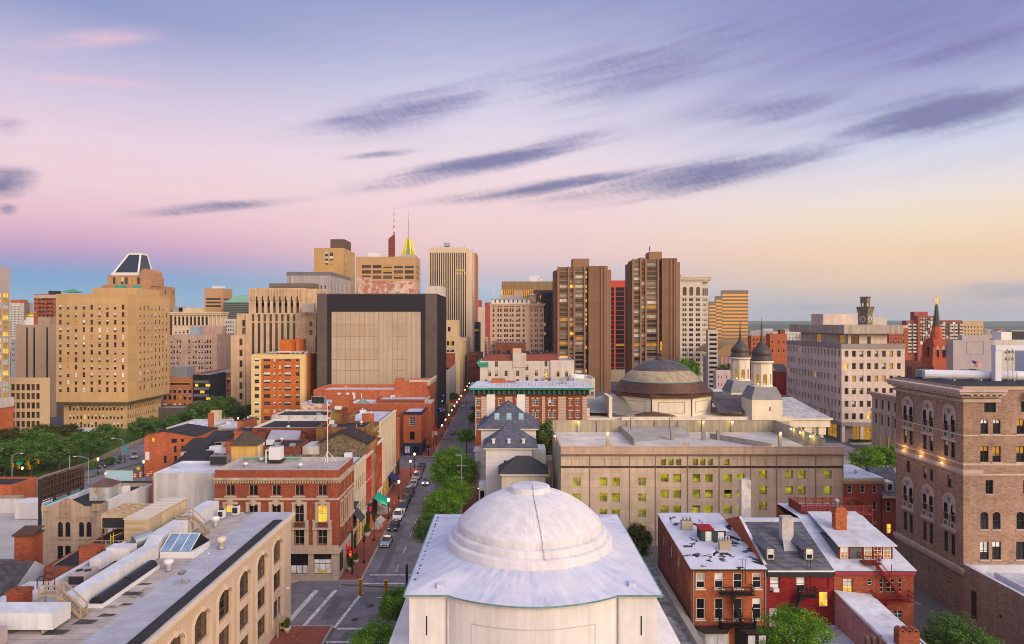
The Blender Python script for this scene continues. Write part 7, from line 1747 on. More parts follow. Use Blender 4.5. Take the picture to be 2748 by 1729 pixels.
for i in range(4):
 j=(i+1)%4;b.bar((*Q[i],zb_),(*T_[i],zt2),1.3,1.3);b.bar((*Q[i],zb_+.8),(*Q[j],zb_+.8),1.2,3.2);b.bar((*T_[i],zt2),(*T_[j],zt2),1.6,1.6)
cp.part('rib',b,[fr_white]);b=MB();u0,u1=X(px(952),621),X(px(1030),621);uc,ur=(u0+u1)/2,(u1-u0)/2;zt_=Zr(208);b.box(u0,u1,621,640,Zr(290)-1,zt_);k=10
for i in range(k):
 a,c=math.pi*i/k,math.pi*(i+1)/k;P=lambda t_,yy:(uc+ur*math.cos(t_),yy,zt_+ur*.75*math.sin(t_));b.face((P(a,620.5),P(a,640),P(c,640),P(c,620.5)));b.face(((uc,620.8,zt_),P(a,620.8),P(c,620.8)))
cp.part('round_bay',b,[CPm]);cp.part('spire_rod',MB().tube(((p1_[0]+p1_[1])/2,638,zt2),((p1_[0]+p1_[1])/2,638,Zr(45)),.2,5),[metal_grey]);cp.done()
def rw(a,b_,n):return lsp(a,b_,n)
q_=blk('red brick apartment tower with balconies behind the tan hotel',90.5,150,420,6,790,brickm('brick_tower_red',(.34,.095,.05)),{'F':[gpx(90.5,lsp(95,147,9),lsp(806,866,6),420,3,5.5,nv=1,mix=((2,'d'),(2,'db'),(.5,'m')))]});q_.box('roof_house',[metal_dark],X(133,425),X(150,425),424,430,q_.z-1,ZZ(781,425))
for c in lsp(108,140,4):
 for r in lsp(805,868,7):
  b=MB();b.box(X(c-2.2,420),X(c+2.2,420),418.9,419.99,ZZ(r,420),ZZ(r-3,420));q_.part('balcony',b,[metal_dark])
q_.box('base_band',[limestone],q_.x0,q_.x1,419.9,440,ZZ(800,420),ZZ(792,420));q_.done()
gp=blk('building with green pyramid roof peeping over the tan hotel',152,199,520,16,787,limestone);h_=MB();hip(h_,X(163,520),X(199,520),520,532,ZZ(784,520),ZZ(774.5,520),5.0);gp.part('roof',h_,[copper]);gp.done()
q_=blk('distant white gridded tower at the far left',29,55,640,5,813,offw,{'F':[gpx(29,lsp(31,53,7),lsp(826,905,13),640,2,3.4,nv=1,mix=((1,'d'),))]});q_.box('roof_band',[bk_or],q_.x0,q_.x1,639.8,650,q_.z+.01,q_.z+3);q_.done()
q_=blk('distant tower under construction wrapped in scaffolding',54.5,79,660,5,813,M('scaffold_grey',(.36,.33,.29),.9),{'F':[gpx(54.5,lsp(57,77,5),lsp(822,870,9),660,3.2,3.6,nv=1,mix=((2,'d'),(1,'b'),(1,'m')))]});b=MB()
for c in lsp(55,79,7):b.bar((X(c,659),659,30),(X(c,659),659,ZZ(811,659)),.35,.35)
for r in lsp(813,868,9):b.bar((X(55,659),659,ZZ(r,659)),(X(79,659),659,ZZ(r,659)),.4,.5)
q_.part('scaffold',b,[M('scaffold_steel',(.3,.22,.18),.6)]);q_.done()
gd=Bld('domed_building','distant white rotunda with golden dome',X(84,600),600);xx=X(84,600);gd.part('drum',MB().lathe([(6.2,10),(6.2,ZZ(860,600)),(4.2,ZZ(858,600)),(4.2,ZZ(850,600))],xx,600,16),[offw]);gd.part('dome',MB().lathe([(4.4,ZZ(850,600)),(4.0,ZZ(846,600)),(2.4,ZZ(843,600)),(.5,ZZ(840,600)),(.15,ZZ(836,600))],xx,600,16),[gold]);gd.done()
q_=blk('grey low block seen between the glass tower and tan slab',29,43,420,6,910,metal_grey,{'F':[gpx(29,[33,38],[925,940,955,970],420,2.4,5,mix=((1,'d'),))]});q_.done()
q_=blk('tan office tower with slot windows and rooftop antennas',548.5,597,560,20,774,M('slot_tan',(.44,.27,.15),.85,.06),{'F':[gpx(548.5,[573],lsp(805,900,11),560,40,4.6,nu=8,nv=1,mix=((2,'d'),(1,'m')),name='window_band')],'R':[G([10],[ZZ(r,560) for r in lsp(805,900,11)],16,1.4,6,1,mix=((2,'d'),(1,'m')),name='window_band')]});b=MB()
for c in lsp(569,603,8):b.tube((X(c,570),570,q_.z),(X(c,570),570,q_.z+rnd.uniform(2.0,4.2)),.25,5)
b.box(X(570,570),X(602,570),570,572,q_.z-.2,q_.z+2);q_.part('antenna',b,[metal_white]);q_.done()
q_=blk('dark glass building with green copper hipped roof behind the beige tower',600,665,540,20,812,GL('glass_green',(.03,.045,.04),.15),{'F':[]});h_=MB();h_.face(((q_.x0,540,q_.z),(q_.x1,540,q_.z),(q_.x1-4,550,ZZ(792,550)),(q_.x0+8,550,ZZ(792,550))));h_.face(((q_.x0,560,q_.z),(q_.x0,540,q_.z),(q_.x0+8,550,ZZ(792,550))));q_.part('roof',h_,[M('copper_pale',(.20,.38,.24),.8,.1)]);b=MB()
for r in lsp(818,858,9):b.box(q_.x0,q_.x1,539.9,539.99,ZZ(r,540),ZZ(r-1.2,540))
q_.part('floor_band',b,[M('band_grey',(.17,.18,.18),.7)]);q_.done()
q_=blk('small white gridded office seen left of the beige tower',602,632,440,6,856,offw,{'F':[gpx(602,[607.5,613.5,619.5,626],lsp(868,960,10),440,3.4,5,mix=((2,'d'),(1,'db')))]});q_.done()
clr=blk('cream colonnaded building with deep windows and rooftop works',462,598,470,8,838,M('colonnade_cream',(.62,.50,.36),.85,.06),{'F':[gpx(462,[470+i*10.5 for i in range(9)],[873],470,6,22,nu=1,nv=3,mix=((1,'d'),),dep=.9),gpx(462,[472+i*10.5 for i in range(5)],[895],470,5,9,mix=((1,'d'),(1,'db')))]});b=MB()
for i in range(13):b.tube((X(465+i*10.5,469.4),469.4,ZZ(874,470)),(X(465+i*10.5,469.4),469.4,ZZ(846,470)),.55,10)
clr.part('column',b,[MATS['colonnade_cream']]);clr.cornice(clr.x0,clr.x1,469,478,ZZ(846,470),ZZ(838,470)+.2,1.0,[MATS['colonnade_cream']]);clr.box('roof_house',[creamw],X(495,480),X(545,473),472,476,clr.z-.5,ZZ(827,480));clr.box('roof_plant',[metal_grey],X(479,480),X(492,473),472,476,clr.z-.5,ZZ(824,480));clr.done()
q_=blk('dark red building sliver beside the cream colonnade',456,479,500,15,834,bk_dk,{'F':[gpx(456,[459],lsp(842,880,6),500,4,3,mix=((1,'d'),))]});q_.done()
tb=Bld('stone_building','pinkish stone commercial block with six rows of windows right of the hotel',X(530,390),390);c0,c1,c2=X(456,390),X(570,390),X(610,405)
pk=M('pink_limestone',(.46,.33,.26),.85,.14,.25,.2,blot=((.40,.24,.18),.3,.55,.08));rws=[921,935,949,963.5,978,992]
tb.mass(c0,c1,390,405,0,ZZ(899,390),pk,{'F':[gpx(456,[460,467,476,483.5,508,519,526,534.5,542,551,557,564.5],rws,390,4.6,8.5,nu=1,nv=2,frame=fr_grey,mix=((3,'db'),(3,'d'),(.5,'m'))),gpx(456,[520,541.5,564],[921-14],390,9,11,nu=3,nv=2,frame=copper)],'R':[]},roof_grey)
tb.mass(c1+.02,c2,391,415,0,ZZ(897.5,391),pk,{},roof_grey);tb.box('roof_house',[M('plant_bluegrey',(.30,.36,.42),.7)],X(512,395),X(537,395),394,398,ZZ(899,390)-.5,ZZ(877,395));tb.box('roof_house',[pk],X(537,400),X(600,400),399,404,ZZ(899,390)-.5,ZZ(876,400));tb.done()
md_=Bld('brick_office','modern orange brick office with black glass corner bay',X(530,300),300);m0,m1,m2_=X(437,300),X(487,300),X(563,300)
bkm=M('brick_modern',(.42,.18,.10),.9,.08,.3,panel=((.85,.83,.8),.6,.6,.03))
md_.mass(m0,X(521,300),300,318,0,ZZ(1013,300),bkm,{'F':[gpx(437,[443,456,469,482,496,510],[1055,1073],300,7.5,12,nu=1,nv=2,mix=((2,'db'),(2,'d'),(1,'m'))),gpx(437,[443,456,469,482,496,510],[1091],300,7.5,7.5,nu=1,nv=1,mix=((4,'l'),(1,'d'))),gpx(437,[476],[1033],300,66,8,nu=10,nv=1,mix=((1,'dl'),))]},roof_grey)
md_.mass(X(521,300)+.02,m2_,299,317,0,ZZ(1006,300),GL('glass_black',(.02,.022,.026),.1),{},roof_grey,.2,name='glass_bay');b=MB()
for i in range(5):b.box(X(521,299)-.1,m2_+.1,298.7,298.99,ZZ(1028+i*18,300),ZZ(1021+i*18,300))
md_.part('patterned_band',b,[M('band_pattern',(.14,.16,.18),.5,.3,3)]);b=MB()
for i in range(9):b.box(X(524+(i*17)%36,299),X(532+(i*17)%36,299),298.93,298.995,ZZ(1037+(i%4)*18,300),ZZ(1030+(i%4)*18,300))
md_.part('lit_panel',b,[lit])
xr_=m2_+.05;rz=ZZ(1012,300)
md_.mass(xr_-14,xr_,317.1,352,0,rz+.5,bkm,{'R':[G(lsp(2,33,12),[rz-8.5,rz-12.5,rz-16.5],1.5,2.2,1,2,mix=((2,'db'),(2,'d'),(.5,'m'))),G(lsp(3,32,6),[rz-4.2],4.2,2.4,4,1,mix=((1,'dl'),))]},roof_grey);md_.box('roof_house',[metal_grey],X(462,305),X(505,305),304,312,ZZ(1013,300)-.5,ZZ(985,305));md_.done()
q_=blk('low dark pavilion at the foot of the modern brick office',410,497,286,10,1094,M('pavilion',(.10,.085,.08),.8),{},rwhite);q_.done()
deco=M('deco_stone',(.53,.39,.265),.85,.10,.3,.22,panel=((.9,.88,.86),3,1.6,.02));AD=Bld('office_tower','stepped beige art deco tower with tall dark window strips',X(735,280),280)
X2=lambda r:X(500+r/2.525,280);Z2=lambda r:ZZ(600+r/2.525,280);dmx=((3,'n'),(2,'d'),(.7,'m'))
cc=[452+i*39.7 for i in range(8)];x_=X2(403)
AD.mass(X2(403),X2(805),280,300,0,Z2(612),deco,{'F':[G([X2(c)-x_ for c in cc],[Z2(664)],1.05,Z2(616)-Z2(664),1,3,frame=metal_dark,mix=((1,'n'),),dep=.35,name='window_strip'),G([X2(c)-x_ for c in cc],[Z2(1000)],1.05,Z2(672)-Z2(1000),1,18,frame=metal_dark,mix=((1,'n'),),dep=.35,bar=.35,name='window_strip')]},roof_grey,.2)
x_=X2(413);AD.mass(X2(413),X2(800),281.5,300,Z2(612)-.3,Z2(437),deco,{'F':[G([X2(c)-x_ for c in[470+i*39.5 for i in range(8)]],[Z2(606),Z2(562)],1.05,5.2*.8,1,2,frame=metal_dark,mix=dmx,dep=.3)]},roof_grey,.6)
AD.mass(X2(800)+.02,X2(880),283,300,0,Z2(440),deco,{},roof_grey,.6);AD.mass(X2(335),X2(403)-.02,281.0,300,0,Z2(610),deco,{'F':[G([1.8*1.6],[Z2(698),Z2(750)],1.2,2.6,2,2,mix=dmx)]},roof_grey,.5)
AD.mass(X2(305),X2(403)-.04,279.4,280.98,0,Z2(757),deco,{'F':[G([X2(374)-X2(305)],[Z2(r) for r in(825,900,972,1047,1120,1192,1266)],1.2,2.7,2,2,mix=((3,'n'),(1,'nb')))]},roof_grey,.5)
AD.mass(X2(805)+.02,X2(884),279.2,282.9,0,Z2(612),deco,{'F':[G([X2(848)-X2(805)],[Z2(698),Z2(755)],1.2,2.0,2,2,mix=dmx)]},roof_grey,.5);AD.mass(X2(760),X2(884),278,279.18,0,Z2(760),deco,{'F':[G([X2(808)-X2(760)],[Z2(825)],1.2,2.7,2,2,mix=dmx)]},roof_grey,.4)
b=MB()
for i in range(19):c=X2(420+i*19.7);b.box(c-.25,c+.25,281.2,281.49,Z2(520),Z2(445))
AD.part('flute',b,[deco]);b=MB();b.box(X2(527),X2(835),286,294,Z2(437),Z2(400))
AD.part('louvre_house',b,[M('louvre_brown',(.17,.145,.12),.7,.1,.3,panel=((.5,.5,.5),60,.5,.12))]);b=MB();b.box(X2(805),X2(884),276.5,277.98,Z2(602),Z2(542));AD.part('duct_unit',b,[M('duct_ribbed',(.46,.41,.36),.5,.1,.3,panel=((.6,.6,.6),60,.7,.1))]);AD.part('chimney_stack',MB().tube((X2(662),290,Z2(410)),(X2(662),290,Z2(345)),.9,10),[concrete]);AD.part('mast',MB().tube((X2(551),290,Z2(400)),(X2(551),290,Z2(268)),.12,5,r2=.05),[metal_grey]);AD.done()
AP=Bld('apartment_building','orange brick apartment block with pale yellow corner strips',X(745,255),255);X2=lambda r:X(500+r/2.525,255);Z2=lambda r:ZZ(600+r/2.525,255)
cry=M('corner_yellow',(.68,.52,.27),.85,.05,.4,.06);bao=brickm('brick_apartment',(.46,.13,.035));a0,a1,a2,a3=X2(440),X2(508),X2(770),X2(801);z_=Z2(888);rws=[Z2(935+i*49.7) for i in range(10)]
am=((3,'db'),(2,'dw'),(2,'d'),(.5,'m'))
AP.mass(a0,a1,255,271.6,0,z_,cry,{'F':[G([X2(477)-a0],rws,1.65,1.45,2,2,frame=fr_grey,mix=am)]},roof_white,.5,sides='FLB',name='corner_strip')
AP.mass(a1+.004,a2,255.06,271.6,0,z_-.5,bao,{'F':[G([X2(545)-a1,X2(685)-a1],rws,2.5,1.45,3,2,frame=fr_grey,mix=am),G([X2(597)-a1,X2(633)-a1],rws,.85,1.35,1,2,frame=fr_white,mix=((1,'w'),(2,'dw'))),G([X2(752)-a1],rws,1.5,1.45,2,2,frame=fr_grey,mix=am)]},roof_white,.4,sides='FB');AP.box('parapet_band',[cry],a1+.004,a2+.05,254.96,255.4,z_-1.6,z_+.05)
AP.mass(a2+.004,a3,255,257.5,0,z_,cry,{},roof_white,.2,name='corner_strip');AP.mass(a2+.004,a3-.05,257.51,270,0,z_-.2,bao,{'R':[G([4.2],rws,.9,1.3,1,2,frame=fr_grey,mix=am),G([8.5],rws,.7,1.3,1,2,frame=fr_white)]},roof_white,.2,sides='RB',name='side_wall');AP.mass(a2+.004,a3,270.02,272,0,z_,cry,{},roof_white,.2,name='corner_strip')
AP.box('penthouse',[bao],X2(602),X2(742),260,268,z_-.5,Z2(797)+.4);AP.box('stack',[bao],X2(722),X2(743),258.5,259.9,z_-.5,Z2(778));AP.box('roof_edge',[fr_white],X2(598),X2(745),258,268.2,z_+.6,z_+1.0);b=MB()
for c in(540,560,580,690,720,750,790):b.tube((X2(c),256.8,z_+.3),(X2(c)+1.2,257.3,z_+.8),.45,8)
AP.part('roof_duct',b,[metal_grey]);AP.done()
gran=M('granite_dark',(.105,.085,.075),.6,.12,.3,.1,panel=((.8,.8,.8),2.6,2.2,.02));blk_=M('band_black',(.022,.02,.026),.5,.1,.3,panel=((.75,.75,.75),.7,90,.08));DB=Bld('granite_block','massive dark granite block with huge blank beige front panel',X(1010,258),258)
X2=lambda r:X(500+r/2.525,258);Z2=lambda r:ZZ(600+r/2.525,258);d0,d1=X2(885),-27.25;zt=Z2(475)
DB.mass(d0,d1,258,292,0,zt,gran,{},roof_grey,.5)
DB.box('dark_band',[blk_],X2(957),X2(1620),257.7,257.996,Z2(598),Z2(481));DB.box('dark_band',[blk_],X2(957),X2(985),257.7,257.996,0,Z2(598)-.004);DB.box('dark_band',[blk_],X2(1590),X2(1620),257.7,257.996,0,Z2(598)-.004)
bp=M('blank_panel',(.43,.345,.26),.85,.07,.2,.12);DB.box('blank_panel',[bp],X2(985)+.004,X2(1590)-.004,257.85,257.996,0,Z2(598)-.01);b=MB();rr=random.Random(4)
for i in range(1,19):c=X2(985+i*31.8);b.box(c-.035,c+.035,257.8,257.846,0,Z2(600))
for r in(682,767,850,922,996):b.box(X2(990),X2(1300),257.8,257.846,Z2(r)-.05,Z2(r)+.05);b.box(X2(1408),X2(1486),257.8,257.846,Z2(r)-.05,Z2(r)+.05)
DB.part('panel_joint',b,[M('joint_brown',(.22,.16,.11),.9)]);b=MB()
for(u0,u1,v0,v1) in((990,1300,682,767),(1408,1486,682,767),(990,1300,850,922)):b.box(X2(u0),X2(u1),257.815,257.846,Z2(v1)+.06,Z2(v0)-.06)
DB.part('tinted_panel',b,[M('blank_panel_tan',(.40,.31,.225),.85,.07,.2,.12)]);b=MB()
for i in range(9):b.box(d1+.004,d1+.6,259.5+i*3.7,260.6+i*3.7,0,zt-.3)
DB.part('side_fin',b,[blk_]);DB.box('roof_house',[offw],X2(1600),X2(1715),268,284,zt-.4,zt+3.4)
for i,(yy,zz,c_) in enumerate(((266,6.2,0),(262,7.5,0),(270,9.5,1),(274,11.2,0))):DB.part('facade_lamp',MB().lathe([(.05,zz),(.28,zz+.2),(.05,zz+.5)],d1+.8,yy,8),[EM('lamp_blue',(.03,.08,1),3) if c_==0 else EM('lamp_green',(.05,1,.2),2)])
DB.done()
wb=blk('weathered brick penthouse block with peeling white paint',957,1115,330,14,755,bk_worn,{'F':[gpx(957,[1020,1053],[785],330,10,6,mix=((1,'b'),))]});wb.box('parapet_step',[bk_worn],X(957,330),X(996,330),329.9,331,wb.z,ZZ(744,330));wb.done()
gpn=M('panel_grey',(.34,.31,.31),.8,.08,.3,panel=((.7,.7,.7),2.2,90,.12));gb=Bld('grey_office','grey ribbed office with dark roof band and arched lower windows',X(830,350),350)
X2=lambda r:X(500+r/2.525,350);Z2=lambda r:ZZ(600+r/2.525,350);g0_,g1_=X2(680),X2(975);gb.mass(g0_,g1_,350,396,0,Z2(352),gpn,{'F':[G(lsp(X2(862)-g0_,X2(968)-g0_,5),[Z2(447)],1.6,Z2(415)-Z2(447),1,2,frame=fr_white,mix=((1,'d'),),fb=.25)],'R':[G(lsp(3,42,14),[Z2(455)],1.7,5,1,2,frame=fr_white,mix=((1,'d'),),fb=.25)]},roof_grey);gb.box('roof_band',[M('band_slate',(.15,.155,.17),.6)],g0_-.1,g1_+.1,349.9,396.1,Z2(352)+.01,Z2(328));gb.done()
tt=Bld('tan_tower','plain tan brick tower with twin window column and dark roof box',X(875,440),440);X2=lambda r:X(500+r/2.525,440);Z2=lambda r:ZZ(600+r/2.525,440)
ttm=M('tower_tan',(.47,.31,.145),.85,.06,.3,panel=((.92,.9,.88),60,3.4,.05));tt.mass(X2(865),X2(1066),440,472,0,Z2(166),ttm,{'F':[G([X2(950)-X2(865),X2(983)-X2(865)],[Z2(r) for r in(190,222,253,284,315)],2.2,3.6,1,2,frame=fr_white,mix=((1,'db'),(1,'m')))],'R':[G(lsp(3,28,6),[Z2(r) for r in(200,232,263,294,325)],1.5,2.6,1,2,frame=fr_white,mix=((1,'db'),(1,'d')))]},roof_grey);tt.box('roof_box',[M('box_brown',(.115,.08,.055),.85,.1)],X2(965),X2(1062),444,462,Z2(166)-.5,Z2(102));b=MB()
for i in range(5):b.tube((X2(985+i*10),450,Z2(102)),(X2(985+i*10),450,Z2(96-(i*7)%20)),.2,5)
tt.part('antenna',b,[metal_grey]);tt.done()
to=Bld('tan_office','broad tan office block with long bands of dark windows',X(1045,410),410);X2=lambda r:X(500+r/2.525,410);Z2=lambda r:ZZ(600+r/2.525,410)
to.mass(X2(1150),X2(1553),410,430,0,Z2(225),M('office_tan',(.43,.29,.16),.85,.06),{'F':[G([X2(c)-X2(1150) for c in(1166,1220,1292,1364,1437,1510)],[Z2(r) for r in(304,340,376)],5.4,2.05,4,1,frame=M('frame_rust_red',(.16,.06,.03),.7),mix=((2,'n'),(1,'d'),(1,'dl')),dep=.3,name='window_band')],'R':[G(lsp(3.5,16.5,3),[Z2(r) for r in(304,340,376)],4,2,3,1,frame=fr_dark,mix=((1,'n'),),dep=.3,name='window_band')]},roof_grey);to.box('roof_box',[metal_white],X2(1217),X2(1296),416,424,Z2(225)-.5,Z2(193));to.part('antenna',MB().tube((X2(1296),420,Z2(225)),(X2(1296),420,Z2(182)),.15,5).tube((X2(1325),415,Z2(255)),(X2(1325),415,Z2(232)),.6,6),[metal_white]);to.done()
rt=Bld('brick_spire_tower','slim dark red tower top with tall red and white mast',X(1049,600),600);X2=lambda r:X(500+r/2.525,600);Z2=lambda r:ZZ(600+r/2.525,600)
rt.mass(X2(1369),X2(1404),600,608,0,Z2(105),M('brick_spire',(.24,.06,.04),.9,.1,.3,panel=((.45,.4,.4),60,2.4,.4)),{},False,0);b=MB();b.face(((X2(1369),600,Z2(105)),(X2(1404),600,Z2(105)),(X2(1404),600,Z2(75))));b.face(((X2(1369),600,Z2(105)),(X2(1404),600,Z2(75)),(X2(1404),608,Z2(75)),(X2(1369),608,Z2(105))));b.face(((X2(1404),600,Z2(105)),(X2(1404),608,Z2(105)),(X2(1404),608,Z2(75)),(X2(1404),600,Z2(75))));rt.part('sloped_top',b,[bk_dk]);b=MB();zz=Z2(75);top=ZZ(545,600)
for i in range(10):b.tube((X2(1406),601,zz+(top-zz)*i/10),(X2(1406),601,zz+(top-zz)*(i+1)/10),.65*(1-i/13),6,m=i%2,r2=.65*(1-(i+1)/13))
rt.part('mast',b,[M('mast_red',(.42,.03,.04),.6),fr_white]);rt.done()
bo=Bld('deco_tower','art deco tower with green mansard roof, golden ribs and spire',X(1090,560),560);X2=lambda r:X(500+r/2.525,560);Z2=lambda r:ZZ(600+r/2.525,560);c=(X2(1430)+X2(1556))/2
bo.mass(X2(1432),X2(1556),560,588,0,Z2(222),limestone,{},roof_grey,.3);bo.mass(X2(1448),X2(1540),564,584,Z2(224),Z2(205),limestone,{'F':[G(lsp(2,26,8),[Z2(220)],1.6,3,1,1)]},roof_grey,.3,name='attic_wall');c=X2(1491);b=MB();w0,w1=(X2(1533)-X2(1450))/2,(X2(1509)-X2(1473))/2;pf=[(0,1),(.2,.80),(.5,.60),(1,.43)]
zs_=lambda t:Z2(203)+(Z2(95)-Z2(203))*t
for(t0,k0),(t1,k1) in zip(pf[:-1],pf[1:]):
 for s_ in range(4):
  rot=lambda x,y:[(x,y),(-y,x),(-x,-y),(y,-x)][s_]
  P=lambda t,k,u:(c+rot(u*w0*k,-w0*k)[0],573+rot(u*w0*k,-w0*k)[1],zs_(t))
  b.face((P(t0,k0,-1),P(t0,k0,1),P(t1,k1,1),P(t1,k1,-1)),0)
  for u in(-1,-.5,.5,1):
   p,q=P(t0,k0,u),P(t1,k1,u);b.bar(p,q,.9,.9,1)
bo.part('mansard_roof',b,[M('roof_patina',(.16,.28,.11),.7,.2,.5),EM('gold_rib_glow',(1,.62,.04),.7)]);bo.part('spire',MB().lathe([(w0*.42,zs_(1)),(w0*.3,zs_(1.06)),(.7,zs_(1.1)),(.35,ZZ(600,573)),(.1,ZZ(566,573))],c,573,8),[limestone]);bo.done()  # roof ribs carry an added emission so their gold reads bright
FT=Bld('skyscraper','tall pale tower of vertical white fins and dark window strips',X(1205,478),478);X2=lambda r:X(500+r/2.525,478);Z2=lambda r:ZZ(600+r/2.525,478);f0,f1=X2(1641),X2(1907);fin=M('fin_pale',(.58,.47,.36),.8,.06,.2,.1)
n_=17;us_=lsp(1.6,f1-f0-1.6,n_);FT.mass(f0,f1,478,484,0,Z2(165),fin,{'F':[G(us_,[2],.92,Z2(198)-2,1,30,frame=metal_dark,mix=((4,'d'),(2,'n')),dep=.35,bar=.4,fb=.03,name='window_strip')]},roof_grey,.5);FT.mass(f0+.2,f1+2.6,484.02,520,0,Z2(170),fin,{'R':[G(lsp(3,33,7),[2],1.2,Z2(205)-2,1,30,frame=metal_dark,mix=((1,'d'),),dep=.35,name='window_strip')]},roof_grey,.5)
b=MB()
for(r,u0,u1) in((345,12,17),(323,12,17),(724,0,12),(810,1,14)):
 for i in range(u0,min(u1,n_)):
  if(i*7+r)%5:b.box(f0+us_[i]-.45,f0+us_[i]+.45,478.33,478.36,Z2(r),Z2(r)+1.3)
FT.part('lit_floor',b,[lit2]);b=MB()
for i in range(22):xx=f0+1+i*1.2;b.tube((xx,482,Z2(165)),(xx,482,Z2(165-6-(i*13)%22)),.14,5)
b.box(X2(1740),X2(1780),482,488,Z2(150),Z2(126));FT.part('antenna',b,[metal_grey]);FT.done()
q_=blk('reddish brown slab tower close behind the white fin tower',1260,1279,560,30,680,M('slab_redbrown',(.40,.19,.12),.85,.08,.3,panel=((.6,.6,.6),2.6,3.4,.3)));q_.done()
q_=blk('small fin fronted office right of the reddish brown slab',1261,1300,640,20,824,fin,{'F':[gpx(1261,lsp(1264,1297,8),[985],640,2.0,150,nv=14,mix=((2,'d'),(1,'m')),frame=metal_dark,name='window_strip')]});q_.done()
q_=blk('dark brown glass office beside the avenue',1260,1287,530,20,864,M('office_darkbrown',(.08,.055,.05),.7),{'F':[gpx(1260,[1273.5],lsp(880,990,14),530,22,3.6,nu=6,nv=1,mix=((3,'d'),(1,'m')),name='window_band')]});q_.done()
q_=blk('bright red sliver tower at the end of the avenue',1301,1317,780,20,812,M('sliver_red',(.36,.075,.06),.8,.1,.3,panel=((.7,.6,.6),3,3.6,.3)));q_.done()
q_=blk('small red topped tower above the end of the avenue',1278,1292,860,20,806,MATS['sliver_red']);q_.done()
q_=blk('tan narrow building closing the avenue',1300,1308,600,20,907,creamw,{'F':[gpx(1300,[1304],lsp(920,960,6),600,5,3,mix=((1,'d'),))]});q_.done()
q_=blk('brown brick corner block low at the end of the avenue',1255,1293,420,20,948,bk_dk,{'F':[gpx(1255,[1262,1270,1280],[960,975,990],420,3,6,mix=((1,'d'),))]});q_.done()
cs=Bld('cream_building','cream stepped stone building along the far left of the avenue',-33,385);crm=M('avenue_cream',(.56,.43,.27),.85,.08,.3,.15);X2=lambda r:X(500+r/2.525,383);Z2=lambda r:ZZ(600+r/2.525,383);cmx=((2,'db'),(2,'d'),(.5,'m'))
cs.mass(X2(1758),X2(1834),383,402,0,Z2(655),crm,{'F':[G([X2(1781)-X2(1758)],[Z2(732)],1.5,2.6,1,2,mix=cmx)]},roof_grey);cs.mass(X2(1760),-27.4,381.5,382.98,0,Z2(766),crm,{'F':[G([X2(c)-X2(1760) for c in(1774,1793,1810)],[Z2(r) for r in(826,871,918,962,1007)],1.25,2.4,1,2,mix=cmx)]},roof_grey);cs.mass(-44,-27.3,402.02,440,0,Z2(800),crm,{'R':[G(lsp(3,35,9),[10,16,22,28],1.4,3,1,2,mix=cmx)]},roof_grey);cs.cornice(-44,-27.3,402,440,Z2(812),Z2(800),.9,[crm],sides='R');cs.done()
cb=Bld('concrete_building','plain low concrete building between granite block and cream building',-35,305);cb.mass(-46,-27.3,294,351,0,19.5,concrete,{'R':[G([8,20,32,44],[.5],7,4,4,1,mix=((1,'m'),(1,'d')))]},roof_grey);cb.box('upper_wall',[bk_red],-46,-27.6,320,351,19.5,25);cb.done()
for(l_,y0_,y1_,z_,m_) in(('tan commercial block far along the left of the avenue',440.5,500,31,creamw),('brown brick block farther along the left of the avenue',500.5,596,36,bk_red)):
 q_=Bld('avenue_building',l_,-35,y0_);q_.mass(-48,BL,y0_,y1_,0,z_,m_,{'R':[G(lsp(4,y1_-y0_-4,10),[6,12,18,24],1.8,3.2,1,2,mix=cmx),G(lsp(6,y1_-y0_-6,6),[.6],5,3.6,3,1,mix=((1,'m'),(1,'l')))]},roof_grey);q_.done()
for(l_,y0_,y1_,z_,m_) in(('red brick block on the right of the avenue beyond the hotel',235,352,24,bk_red),('dark brick block on the far right of the avenue',368,590,30,bk_dk)):
 q_=Bld('avenue_building',l_,0,y0_);q_.mass(BR,BR+16,y0_,y1_,0,z_,m_,{'L':[G(lsp(4,y1_-y0_-4,12),[6,11,16,21],1.6,2.8,1,2,mix=cmx),G(lsp(6,y1_-y0_-6,8),[.6],5,3.6,3,1,mix=((1,'m'),(1,'l')))]},roof_grey);q_.done()
bg_=Bld('glass_office','dark gridded office with bronze gold upper storeys',X(1415,480),480);X3=lambda r:X(1200+r/3.01,480);Z3=lambda r:ZZ(620+r/3.01,480);gb0,gb1=X3(440),X3(880)
bg_.mass(gb0,gb1,480,510,0,Z3(408),M('office_bronze',(.26,.185,.10),.6,.08,.2,panel=((.6,.55,.5),1.6,90,.2)),{},roof_grey);b=MB()
for i in range(26):c_=X3(446+i*16.3);b.box(c_-1.0,c_+1.0,479.7,479.99,Z3(532),Z3(474))
bg_.part('gold_glazing',b,[GL('glass_gold',(.55,.34,.08),.2,.6,.25)]);bg_.mass(X3(700),gb1-.2,478.5,479.6,0,Z3(478),M('grid_black',(.035,.03,.028),.5),{'F':[G(lsp(1.5,X3(880)-X3(700)-1.8,9),[Z3(500+i*24.7) for i in range(21)],2.1,2.7,1,1,frame=metal_dark,mix=((20,'d'),(.6,'m'),(.15,'l')),dep=.15)]},roof_grey,.2,name='grid_wall')
bg_.box('roof_frame',[metal_white],X3(665),X3(735),486,494,Z3(408),Z3(360));bg_.part('roof_pipe',MB().bar((X3(735),488,Z3(366)),(X3(765),488,Z3(366)),1.2,1.2).bar((X3(763),488,Z3(366)),(X3(763),488,Z3(405)),1.2,1.2),[fr_white]);bg_.done()
bh=Bld('grand_hotel','pale stone hotel with arched top windows, hipped penthouse and chimney',X(1385,420),420);X3=lambda r:X(1200+r/3.01,420);Z3=lambda r:ZZ(620+r/3.01,420);sth=M('hotel_stone',(.50,.355,.265),.85,.06,.3,.1);h0_,h1_,h2_=X3(348),X3(660),X3(782)
